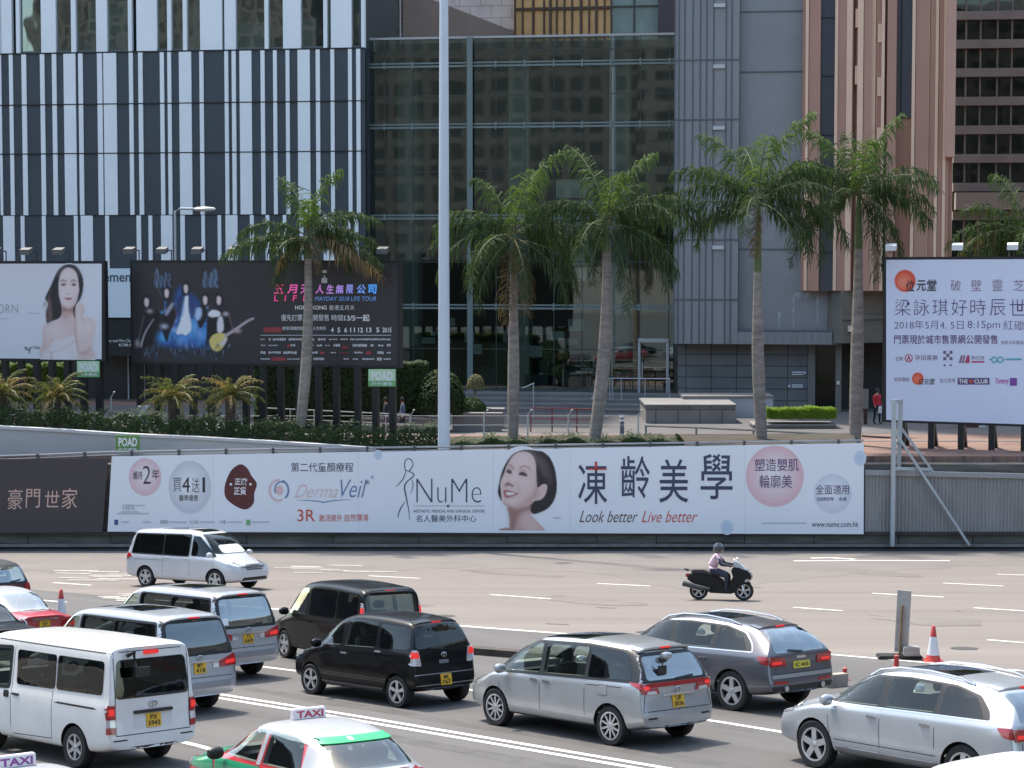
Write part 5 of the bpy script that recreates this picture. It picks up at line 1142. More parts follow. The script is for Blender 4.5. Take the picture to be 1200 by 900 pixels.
# ---- clipped hedges and ground cover
def leafy(mb, rnd, fn, n, s):
    for i in range(n):
        p, nn = fn(rnd); a = Vector((rnd.uniform(-1, 1), rnd.uniform(-1, 1), rnd.uniform(-.6, 1))).normalized(); b = a.cross(nn)
        if b.length < .1: continue
        b.normalize(); a = (nn * .3 + b.cross(nn)).normalized(); l = s * rnd.uniform(.6, 1.4)
        mb.add([p - a * l, p + b * l * .5, p + a * l, p - b * l * .5], [(0, 1, 2, 3)])
def hedge(name, lab, cat, x0, x1, y0, y1, z0, z1, m, n, s, seed, rough=.12, group=None, kind=None, rnd_=False):
    rnd = random.Random(seed)
    if kind: t = None
    else: t = thing(name, lab, cat, ((x0 + x1) / 2, (y0 + y1) / 2, z0), group)
    def zt(x): return z1(x) if callable(z1) else z1
    def zb(x): return z0(x) if callable(z0) else z0
    def f(r):
        if rnd_:
            a = r.uniform(0, 2 * math.pi); h = r.uniform(-.2, 1); e = math.sqrt(max(0, 1 - h * h)); nn = Vector((math.cos(a) * e, math.sin(a) * e, h)); k = r.uniform(.86, 1.02)
            return Vector(((x0 + x1) / 2 + nn.x * k * (x1 - x0) / 2, (y0 + y1) / 2 + nn.y * k * (y1 - y0) / 2, lerp(z0, z1, .4) + nn.z * k * (z1 - z0) * .6)), nn
        x = r.uniform(x0, x1); w = r.random(); bump = rough * (math.sin(x * 2.1 + seed) + math.sin(x * 5.3)) * .5
        if w < .5: return Vector((x, y0 + r.uniform(-.02, rough), r.uniform(zb(x), zt(x) + bump))), Vector((0, -1, .15))
        if w < .9: return Vector((x, r.uniform(y0, y1), zt(x) + bump + r.uniform(-rough, rough * .5))), Vector((0, -.2, 1))
        sx = r.choice((x0, x1)); return Vector((sx + r.uniform(-.05, .05), r.uniform(y0, y1), r.uniform(zb(sx), zt(sx)))), Vector((1 if sx == x1 else -1, 0, .1))
    mb = MB(); leafy(mb, rnd, f, n, s)
    if rnd_: pass
    if not callable(z1) and not rnd_:
        o = MB(); o.bb(x0 + .12, x1 - .12, y0 + .14, y1 - .1, z0, z1 - .14)
        if t: o.build('branches', mat('hedge_core', (0.012, 0.018, 0.008), .9), t)
    o = mb.build('foliage' if t else name, m, t)
    if kind: tag(o, lab, cat, group, kind)
    return t or o
HEDG = leafmat('hedge_leaf', (0.028, 0.048, 0.016), .2); BRIGHT = leafmat('bright_hedge', (0.13, 0.20, 0.022), .35); COVER = leafmat('cover_leaf', (0.030, 0.048, 0.018), .15); TOPI = leafmat('topiary_leaf', (0.15, 0.14, 0.075), .2)
xa = atY(-330, 500, 85.4).x; xb = atY(560, 500, 85.4).x
o = hedge('ground_cover', None, None, xa, atY(800, 500, 85.4).x, 85.3, 88.6, lambda x: bed_z(x, 85.3), lambda x: bed_z(x, 86) + (.72 if x < -3 else .2), COVER, 20000, .085, 3, .16, kind='stuff')
gx = lambda px, Y: atY(px, 450, Y).x
hedge('clipped_hedge', 'tall dark clipped hedge behind the legs of the concert billboard', 'hedge', gx(298, 97), gx(500, 97), 97, 98.6, PZ, atY(400, 425, 97).z, HEDG, 9000, .10, 8)
hedge('clipped_hedge', 'tall bright topped hedge behind the legs of the portrait billboard', 'hedge', gx(-60, 97), gx(75, 97), 97, 98.4, PZ + 1.4, atY(30, 428, 97).z, leafmat('mid_hedge', (0.07, 0.115, 0.022), .3), 4200, .10, 9)
hedge('round_bush', 'big round clipped bush behind the white mast', 'bush', gx(487, 97), gx(546, 97), 96, 98, PZ, atY(515, 433, 97).z, HEDG, 4200, .10, 10, rnd_=True)
hedge('round_bush', 'small rounded bush with a flat top right of the white mast', 'bush', gx(530, 98), gx(571, 98), 97.5, 99, PZ + .3, atY(550, 466, 98).z, HEDG, 1800, .09, 11, rnd_=True)
tp = hedge('topiary_ball', 'small pale clipped topiary ball on a short stem before the glass hall', 'bush', gx(547, 99), gx(567.5, 99), 98.7, 99.4, atY(557, 463, 99).z, atY(557, 438.5, 99).z, TOPI, 900, .06, 12, rnd_=True)
mb = MB(); q = atY(557, 458, 99); mb.tube([(q.x, 99.05, PZ), (q.x, 99.05, q.z)], .07, 6); mb.build('stem', M_trunk, tp)
# ================================================================== plaza furniture
M_stone = mat('planter_stone', (0.21, 0.20, 0.195), .8, var=.16, vscale=.9)
M_pale = mat('pale_render', (0.42, 0.43, 0.45), .8, var=.12, vscale=.8)
def blockw(name, lab, cat, px0, px1, ytop, Y, D, m, zb=PZ, cap=None):
    a, b = atY(px0, ytop, Y), atY(px1, ytop, Y); t = thing(name, lab, cat, ((a.x + b.x) / 2, Y + D / 2, zb))
    mb = MB(); mb.bb(a.x, b.x, Y, Y + D, zb - .05, a.z - .09); mb.build('wall', m, t)
    mb = MB(); mb.bb(a.x - .05, b.x + .05, Y - .05, Y + D + .05, a.z - .088, a.z); mb.build('coping', cap or M_stone, t); return t
blockw('planter_wall', 'low stone clad planter wall below the grey building, left of the pale plant box', 'planter', 757, 862, 474, 101.5, 5, blockmat('clad_blocks', (0.20, 0.185, 0.175), (0.24, 0.22, 0.21), (0.09, 0.085, 0.08), 1.1, .9, .03))
blockw('planter_wall', 'pale grey rendered low wall behind the palm with the long green shaft', 'planter', 801, 906, 464, 105.2, 2.4, M_pale)
hb = blockw('hedge_box', 'low stone box carrying a bright yellow green hedge', 'planter', 884, 979, 497.5, 98.2, 2.0, M_stone)
hedge('box_hedge', 'bright yellow green clipped hedge in the stone box at the right of the plaza', 'hedge', gx(899, 98.6), gx(979, 98.6), 98.4, 100, PZ + .5, atY(930, 479.5, 98.4).z, BRIGHT, 3600, .085, 15, .06)
blockw('planter_wall', 'low rough stone planter edge right of the white mast', 'planter', 530, 588, 484, 96.6, .5, M_stone)
blockw('planter_wall', 'long low stone planter edge left of the white mast', 'planter', 420, 519, 490, 96.0, .5, M_stone)
cabq = blockw('plant_box', 'small grey stone drum between the rough planter edge and the palms', 'planter', 570, 590, 479, 98.4, .9, M_stone)
# rails
def rail(lab, pts, posts, r, m, mids=(), name='guard_rail', cat='railing', zb=PZ):
    t = thing(name, lab, cat, (pts[0].x, pts[0].y, zb)); mb = MB(); mb.tube(pts, r, 6); mb.build('top_rail', m, t)
    for dz in mids: mb = MB(); mb.tube([p - Vector((0, 0, dz)) for p in pts], r * .8, 6); mb.build('mid_rail', m, t)
    mb = MB()
    for q in posts: mb.tube([(q.x, q.y, zb - .05), q], r * 1.05, 6)
    mb.each('post', m, t); return t
def hpts(xs, ys, Y): return [atY(x, y, Y) for x, y in zip(xs, ys)]
rail('low grey steel rail along the path under the concert billboard', hpts((310, 480), (478, 486), 94), [atY(x, lerp(478, 486, (x - 310) / 170), 94) for x in (310, 340, 368, 397, 424, 452, 480)], .03, M_steel, (.45,))
rail('dark red steel rail with a diagonal panel beside the thick crowned palm', hpts((622, 706), (478, 479.5), 96.4), [atY(x, 479, 96.4) for x in (622, 647, 676, 704)], .035, mat('rail_red', (0.16, 0.035, 0.035), .5), (.5,))
rail('dull steel rail along the wall top right of the grey planter, with thick posts', hpts((755, 815, 880, 950, 1008), (499, 501, 504, 507.5, 509.5), 90.5), [atY(x, lerp(499, 509.5, (x - 755) / 253), 90.5) for x in (757, 816, 883, 955)], .05, mat('rail_dull', (0.24, 0.235, 0.225), .6, var=.2), (.42,))
rail('grey rail at the foot of the stairs in the far plaza behind the red rail', hpts((612, 626), (455, 449), 103), [atY(x, 450, 103) for x in (625,)], .03, M_steel)
rail('dark rail behind the legs of the pale billboard', hpts((1010, 1100, 1240), (511, 516, 521), 93), [atY(x, 516, 93) for x in (1015, 1075, 1135, 1195)], .05, mat('rail_dark', (0.06, 0.055, 0.05), .6))
# fence of bent white posts with thin wires
fn = thing('wire_fence', 'row of thin pale posts with bent tops and thin wires behind the planting bed', 'fence', atY(620, 510, 89.5))
mb = MB(); M_post = mat('post_pale', (0.52, 0.53, 0.53), .6)
fx = [130, 481, 567, 618.5, 666, 748]; FY = 89.4
tops = []
for px in fx:
    yb = 476 if px < 400 else 487; yb = yb if px > 140 else 466
    q = atY(px, yb, FY); mb.tube([(q.x, FY, PZ - .1), q, q + Vector((.17, -.1, .27))], .042, 6); tops.append(q)
mb.each('post', M_post, fn)
mb = MB()
for dz in (.1, .5, .9, 1.3): mb.tube([Vector((q.x, FY, PZ + dz)) for q in tops], .008, 4)
mb.build('wire', M_steel, fn)
bl = thing('ringed_bollard', 'short grey bollard with white rings beside the stout trunked palm', 'bollard', (atY(729, 500, 91).x, 91, PZ))
mb = MB(); q = atY(729, 486, 91); mb.tube([(q.x, 91, PZ), (q.x, 91, q.z)], .1, 10); mb.build('post', mat('bollard_blue', (0.12, 0.14, 0.18), .5), bl)
mb = MB()
for y in (488, 492.5): z = atY(729, y, 91).z; mb.tube([(q.x, 91, z - .05), (q.x, 91, z + .05)], .112, 10)
mb.each('ring', PWHITE, bl)
ip = thing('information_post', 'slim grey information pillar on a dark foot beside the person in red', 'sign', (atY(1014.5, 497, 101).x, 101, PZ))
q = atY(1014.5, 456, 101); z1 = atY(1014.5, 479, 101).z; mb = MB(); mb.box((q.x, 101, (q.z + z1) / 2), (.26, .16, q.z - z1)); mb.build('panel', mat('pillar_grey', (0.22, 0.21, 0.19), .6), ip)
mb = MB(); mb.box((q.x, 101, (PZ + z1) / 2 - .002), (.17, .12, z1 - PZ)); mb.build('foot', mat('pillar_foot', (0.07, 0.03, 0.02), .7), ip)
# cabinet on a leg of the billboard, little white cones on the bed
cbn = thing('meter_cabinet', 'small pale grey cabinet mounted at the left leg of the concert billboard', 'cabinet', SP.at(171, 500, .3))
a = SP.uz(165, 498); b = SP.uz(177.5, 475.5); mb = MB(); mb.pbox(SP, a[0], b[0], a[1], b[1], .02, .35); mb.build('box', mat('cabinet_grey', (0.50, 0.53, 0.56), .5), cbn)
mb = MB(); mb.pbox(SP, a[0] + .12, a[0] + .2, PZ - .2, a[1] - .003, .1, .2); mb.build('leg', M_blk, cbn)
for i, (px, lab) in enumerate(((163.5, 'tiny white cone on the planting bed under the grey cabinet'), (322.5, 'tiny white cone on the planting bed left of the ragged royal palm'))):
    q = atY(px, 508, 85.25); z = bed_z(q.x, 85.25); t = tag(MB().lathe([(0.001, z + .62), (.05, z + .6), (.16, z + .03), (.2, z + .02), (.2, z - .05)], 12).build('garden_cone', mat('cone_white', (0.72, 0.70, 0.66), .6), smooth=False), lab, 'cone', 'tiny white cones on the bed')
# red walled kiosk bits behind the billboard legs
kq = thing('utility_kiosk', 'dark red brown kiosk with a pale door seen between the legs of the pale billboard', 'kiosk', (atY(1139, 505, 99).x, 99, PZ))
a = atY(1131, 500, 99); b = atY(1147, 484, 99); mb = MB(); mb.bb(a.x, b.x, 99, 100, PZ, b.z + .6); mb.build('wall', mat('kiosk_red', (0.11, 0.035, 0.025), .6), kq)
mb = MB(); mb.bb(b.x + .01, b.x + .35, 99.05, 99.9, PZ, b.z + .55); mb.build('door', PWHITE, kq)
bw = thing('brick_parapet', 'pinkish brick parapet behind the legs of the pale billboard', 'wall', (atY(1120, 530, 91.5).x, 91.5, PZ))
a = atY(1010, 519, 91.5); mb = MB(); mb.bb(a.x, a.x + 16, 91.5, 91.8, 2, a.z); mb.build('brick', blockmat('pink_brick', (0.30, 0.16, 0.125), (0.34, 0.19, 0.15), (0.22, 0.13, 0.1), .28, .6, .03), bw)
mb = MB(); mb.bb(a.x - .02, a.x + 16, 91.45, 91.85, a.z + .002, a.z + .1); mb.build('coping', M_stone, bw)
mb = MB(); q = atY(1012, 543, 88); mb.bb(q.x, q.x + 14, 87.4, 88.4, 2.5, q.z); kb = mb.build('concrete_kerb', M_pale); tag(kb, 'pale concrete upstand at the foot of the slanting billboard legs', 'kerb')
# ---- tall white mast and small street lamp
mq = BN.at(519.5, 522); tm = thing('lamp_mast', 'tall tapering white lamp mast running out of the top of the picture', 'lamp post', (mq.x, WALL_Y + .5, 3.5))
top_ = atY(520.2, 0, WALL_Y + .5); s_ = lambda z: .255 - (.08) * (z - 3.5) / (top_.z - 3.5)
mb = MB(); zs = [3.5, 8, 12, 16, top_.z, top_.z + 6]; mb.tube([(lerp(mq.x, top_.x, (z - 3.5) / (top_.z - 3.5)), WALL_Y + .5, z) for z in zs], [s_(z) for z in zs], 16)
mb.build('pole', mat('mast_white', (0.56, 0.62, 0.68), .45, var=.04), tm, smooth=True)
mb = MB(); mb.box((top_.x, WALL_Y + .5, top_.z + 6.4), (2.4, .6, .5)); mb.build('lamp_head', M_steel, tm)
sq = atY(205.5, 300, 99); sl = thing('street_lamp', 'slender grey street lamp with one arm showing above the concert billboard', 'lamp post', (sq.x, 99, PZ))
tpq = atY(205.5, 247.5, 99); e = atY(236, 245, 99); mb = MB(); mb.tube([(sq.x, 99, PZ), (sq.x, 99, tpq.z), (sq.x + .25, 99, tpq.z + .12), (e.x, 99, e.z)], .055, 8); mb.build('pole', M_steel, sl)
mb = MB(); mb.lathe([(.02, -.55), (.17, -.45), (.22, 0), (.15, .4), (.02, .5)], 10, Matrix.Translation((e.x + .2, 99, e.z)) @ Matrix.Rotation(R(90), 4, 'Y') @ Matrix.Scale(.55, 4, (1, 0, 0))); mb.build('lamp_head', mat('lamp_shell', (0.60, 0.60, 0.57), .4), sl, smooth=True)
# ---- board in a stand and traffic cone on the island
bq = road(1057, 772); bd = thing('sign_stand', 'weathered grey board seen from behind on a black rubber foot with a concrete weight', 'sign', bq)
up = Vector((.03, 0, 1)); s_b = 2400 / bq.y
mb = MB(); ang = R(-42); M_ = Matrix.Rotation(ang, 3, 'Z')
w_, h_ = .31, 1.42
mb.box(bq + Vector((.02, .05, .14 + h_ / 2)), (w_, .03, h_), Matrix.Rotation(R(-20), 3, 'Z') @ Matrix.Rotation(R(2.4), 3, 'Y')); mb.build('board', mat('board_back', (0.44, 0.41, 0.375), .7, var=.2, vscale=3), bd)
mb = MB(); mb.beam(bq + Vector((-.06, -.02, .05)), bq + Vector((-.01, -.02, 1.22)), .07, .05); mb.build('stake', mat('stake_wood', (0.19, 0.13, 0.075), .8, var=.4, vscale=3), bd)
mb = MB(); mb.box(bq + Vector((-.06, 0, .05)), (1.0, .42, .09)); mb.build('rubber_foot', M_blk, bd, bevel=.02)
mb = MB(); mb.box(bq + Vector((.18, -.1, .20)), (.36, .26, .2)); mb.build('weight', mat('weight_concrete', (0.30, 0.28, 0.26), .85, var=.2), bd, bevel=.015)
def cone(lab, q, h=.95):
    t = thing('traffic_cone', lab, 'cone', q, 'traffic cones on the road'); z = lambda k: k * h
    M_ = Matrix.Translation(q); CR = mat('cone_red', (0.50, 0.055, 0.045), .5, var=.12, vscale=5); CWt = mat('cone_sleeve', (0.66, 0.66, 0.70), .4, var=.1, vscale=6)
    rr_ = lambda k: lerp(.185, .045, k) * h / .95
    MB().lathe([(rr_(0) + .02, .02), (rr_(.2), z(.2))], 16, M_).build('cone_foot', CR, t, smooth=True)
    MB().lathe([(rr_(.2) + .004, z(.2)), (rr_(.70) + .004, z(.70))], 16, M_).build('sleeve', CWt, t, smooth=True)
    MB().lathe([(rr_(.70), z(.70)), (rr_(.97), z(.97)), (rr_(1) * .5, z(1)), (.001, z(1.01))], 16, M_).build('cone_tip', CR, t, smooth=True)
    mb = MB(); mb.box(q + Vector((0, 0, .02)), (.42, .42, .04)); mb.build('base', CR, t)
cone('red and white traffic cone standing right of the weathered board', road(1093.5, 775.5), .82)
cone('red and white traffic cone far left behind the red taxi boot', road(72, 727), .85)
mb = MB(); q0, q1 = road(966, 806), road(990, 803.5); mb.beam(q0 + Vector((0, 0, .09)), q1 + Vector((0, 0, .09)), .18, .35); ke = mb.build('island_end', mat('kerb_paint', (0.30, 0.26, 0.22), .7, var=.3, vscale=4)); tag(ke, 'worn pale kerb block at the end of the island behind the dark grey estate', 'kerb')
q = road(990, 797); rp = tag(MB().lathe([(.001, q.z + .27), (.045, q.z + .25), (.05, q.z + .05), (.12, q.z)], 10, Matrix.Translation((q.x, q.y, 0))).build('marker_post', mat('cone_red', (0, 0, 0))), 'short red marker post on the island beside the dark grey estate', 'bollard')
q = road(1050.5, 783); tag(MB().lathe([(.001, q.z + .30), (.05, q.z + .28), (.06, q.z + .05), (.12, q.z)], 10, Matrix.Translation((q.x, q.y, 0))).build('marker_post', mat('cone_red', (0, 0, 0))), 'short red marker post below the weathered board', 'bollard')

# ================================================================== people
def figure(name, lab, J, edges, rad, mats, pick, loc, group=None, hat=None):
    """One skinned body from joints; pick(point) chooses skin or cloth."""
    me = bpy.data.meshes.new(name); keys = list(J); idx = {k: i for i, k in enumerate(keys)}
    me.from_pydata([J[k] for k in keys], [(idx[a], idx[b]) for a, b in edges], [])
    o = bpy.data.objects.new(name, me); COL.objects.link(o)
    sk = o.modifiers.new('s', 'SKIN'); ss = o.modifiers.new('u', 'SUBSURF'); ss.levels = 2; ss.render_levels = 2
    for i, k in enumerate(keys):
        r_ = rad[k]; me.skin_vertices[0].data[i].radius = r_ if isinstance(r_, tuple) else (r_, r_); me.skin_vertices[0].data[i].use_root = (k == 'hip')
    dg = bpy.context.evaluated_depsgraph_get(); m2 = bpy.data.meshes.new_from_object(o.evaluated_get(dg)); o.modifiers.clear(); o.data = m2; bpy.data.meshes.remove(me)
    for m in mats: m2.materials.append(m)
    for p in m2.polygons: p.material_index = pick(p.center); p.use_smooth = True
    o.location = loc; tag(o, lab, 'person', group); return o
SKN = mat('skin_tone', (0.42, 0.24, 0.17), .6); HRM = mat('hair_black', (0.012, 0.010, 0.010), .5); NVY = mat('cloth_navy', (0.02, 0.025, 0.045), .8); JEAN = mat('cloth_jeans', (0.03, 0.05, 0.09), .85); BLS = mat('cloth_blue', (0.10, 0.15, 0.24), .8); RDC = mat('cloth_red', (0.55, 0.03, 0.05), .8); BLKC = mat('cloth_black', (0.012, 0.012, 0.014), .8); PNK = mat('cloth_pink', (0.62, 0.46, 0.52), .8)
E_W = [('hip', 'chest'), ('chest', 'neck'), ('neck', 'head'), ('head', 'crown'), ('chest', 'sl'), ('sl', 'el'), ('el', 'wl'), ('wl', 'hl'), ('chest', 'sr'), ('sr', 'er'), ('er', 'wr'), ('wr', 'hr'), ('hip', 'tl'), ('tl', 'kl'), ('kl', 'al'), ('al', 'fl'), ('hip', 'tr'), ('tr', 'kr'), ('kr', 'ar'), ('ar', 'fr')]
RAD = dict(hip=(.15, .11), chest=(.17, .12), neck=.055, head=(.085, .10), crown=(.07, .085), sl=.06, sr=.06, el=.045, er=.045, wl=.033, wr=.033, hl=(.04, .02), hr=(.04, .02), tl=.085, tr=.085, kl=.06, kr=.06, al=.042, ar=.042, fl=.04, fr=.04)
def walker(lab, q, face, top, leg, stride=.22, arms=.12, group=None, bag=None, s=1.0, sleeve=.95):
    c, sn = math.cos(face), math.sin(face)
    def P(f, l, z): return ((c * f - sn * l) * s, (sn * f + c * l) * s, z * s)
    J = dict(hip=P(0, 0, .95), chest=P(.01, 0, 1.33), neck=P(.01, 0, 1.47), head=P(.035, 0, 1.58), crown=P(.02, 0, 1.67), sl=P(0, .19, 1.39), el=P(-arms * .5, .24, 1.12), wl=P(arms * .3, .24, .88), hl=P(arms * .5, .24, .78), sr=P(0, -.19, 1.39), er=P(arms * .4, -.24, 1.12), wr=P(arms * 1.3, -.23, .90), hr=P(arms * 1.6, -.22, .81), tl=P(stride * .15, .1, .86), kl=P(stride * .75, .1, .48), al=P(stride * .85, .1, .085), fl=P(stride * .85 + .17, .11, .035), tr=P(-stride * .15, -.1, .86), kr=P(-stride * .35, -.1, .48), ar=P(-stride * 1.2, -.1, .11), fr=P(-stride * 1.2 + .15, -.11, .04))
    def pick(p):
        z = p.z / s
        if z > 1.44: return 0
        if z < .06: return 3
        if z < .93 and math.hypot(p.x, p.y) / s < .5 and not (z > .6 and abs(-sn * p.x + c * p.y) / s > .205): return 2
        return 1 if z > .93 else 0
    o = figure('person', lab, J, E_W, {k: (tuple(x * s for x in v) if isinstance(v, tuple) else v * s) for k, v in RAD.items()}, [SKN, top, leg, BLKC], pick, q, group)
    mb = MB(); h = Vector(P(.015, 0, 1.64)); mb.lathe([(.001, .13 * s), (.06 * s, .115 * s), (.098 * s, .05 * s), (.104 * s, -.02 * s), (.08 * s, -.10 * s)], 12, Matrix.Translation(h)); hr = mb.build('hair', HRM, o, local=True, smooth=True)
    if bag:
        mb = MB(); mb.box(Vector(P(bag[0], bag[1], bag[2])), (.28 * s, .12 * s, .34 * s)); b = mb.build('held_bag', PWHITE, None, bevel=.02); b.location = q; tag(b, 'pale carrier bag held by the person in the red top', 'bag')
    return o
walker('person in dark clothes walking left behind the green sign under the concert billboard', (atY(452.5, 500, 95).x, 95, PZ), R(200), NVY, NVY, group='people walking on the plaza')
walker('person in a light blue top and dark trousers walking left beside the grey rail', (atY(472, 500, 95).x, 95, PZ), R(190), BLS, NVY, group='people walking on the plaza')
walker('person in a red top and black trousers standing right of the grey information pillar', (atY(1027.5, 495, 101).x, 101, PZ), R(-60), RDC, BLKC, stride=.1, group='people walking on the plaza', bag=(.2, .1, .72), s=1.02)
# ================================================================== vehicles
def paint(name, c, metal=.0, rough=.3, coat=.8, var=.05): return mat('paint_' + name, c, rough, metal, var=max(var, .09), vscale=1.3, coat=coat)
P_SILV = paint('silver', (0.40, 0.41, 0.425), .55, .3); P_PEARL = paint('pearl', (0.58, 0.59, 0.62), .2, .3); P_WHITE = paint('white', (0.74, 0.73, 0.71), 0, .3); P_BLACK = mat('paint_black', (0.004, 0.004, 0.005), .35, coat=.4, spec=.12, var=.1, vscale=1.3); P_GREY = paint('graphite', (0.125, 0.125, 0.145), .5, .3); P_SIL2 = paint('pale_silver', (0.46, 0.475, 0.50), .5, .3); P_RED = paint('red', (0.46, 0.025, 0.035), 0, .28); P_TSIL = paint('taxi_silver', (0.36, 0.365, 0.38), .3, .42, .4); P_GREEN = paint('taxi_green', (0.02, 0.26, 0.13), 0, .3)
def carglass(name, tint, refl=.05): return panemat(name, tint, refl, .0015, 3.0, (.92, .95, .95))
G_TINT = carglass('tinted_glass', (0.13, 0.14, 0.14), .02)
G_CLEAR = carglass('clear_glass', (0.72, 0.79, 0.75), .01)
G_PALE = carglass('pale_glass', (0.70, 0.80, 0.74), .30)
CABIN = mat('cabin_lining', (0.20, 0.195, 0.185), .9); SEATM = mat('seat_cloth', (0.06, 0.058, 0.055), .9, var=.2, vscale=6)
RUB = mat('rubber', (0.014, 0.014, 0.015), .75); TRIM = mat('black_trim', (0.012, 0.012, 0.013), .45); CHR = mat('chrome', (0.60, 0.61, 0.63), .18, .9); RIMM = mat('alloy', (0.52, 0.53, 0.55), .3, .7); RIMD = mat('dark_alloy', (0.10, 0.10, 0.11), .3, .7)
LRED = mat('lamp_red', (0.36, 0.012, 0.014), .15, coat=1); LREDL = mat('lamp_lit', (0.72, 0.03, 0.025), .2, emit=.22); LCLR = mat('lamp_clear', (0.62, 0.60, 0.62), .1, .3, coat=1); PLY = mat('plate_yellow', (0.72, 0.42, 0.02), .45); PLY2 = mat('plate_lemon', (0.70, 0.58, 0.06), .45); WELL = mat('wheel_well', (0.006, 0.006, 0.006), .9); SEAM = mat('seam', (0.03, 0.03, 0.032), .7); HLAMP = mat('headlamp', (0.42, 0.44, 0.46), .08, .5, coat=1)

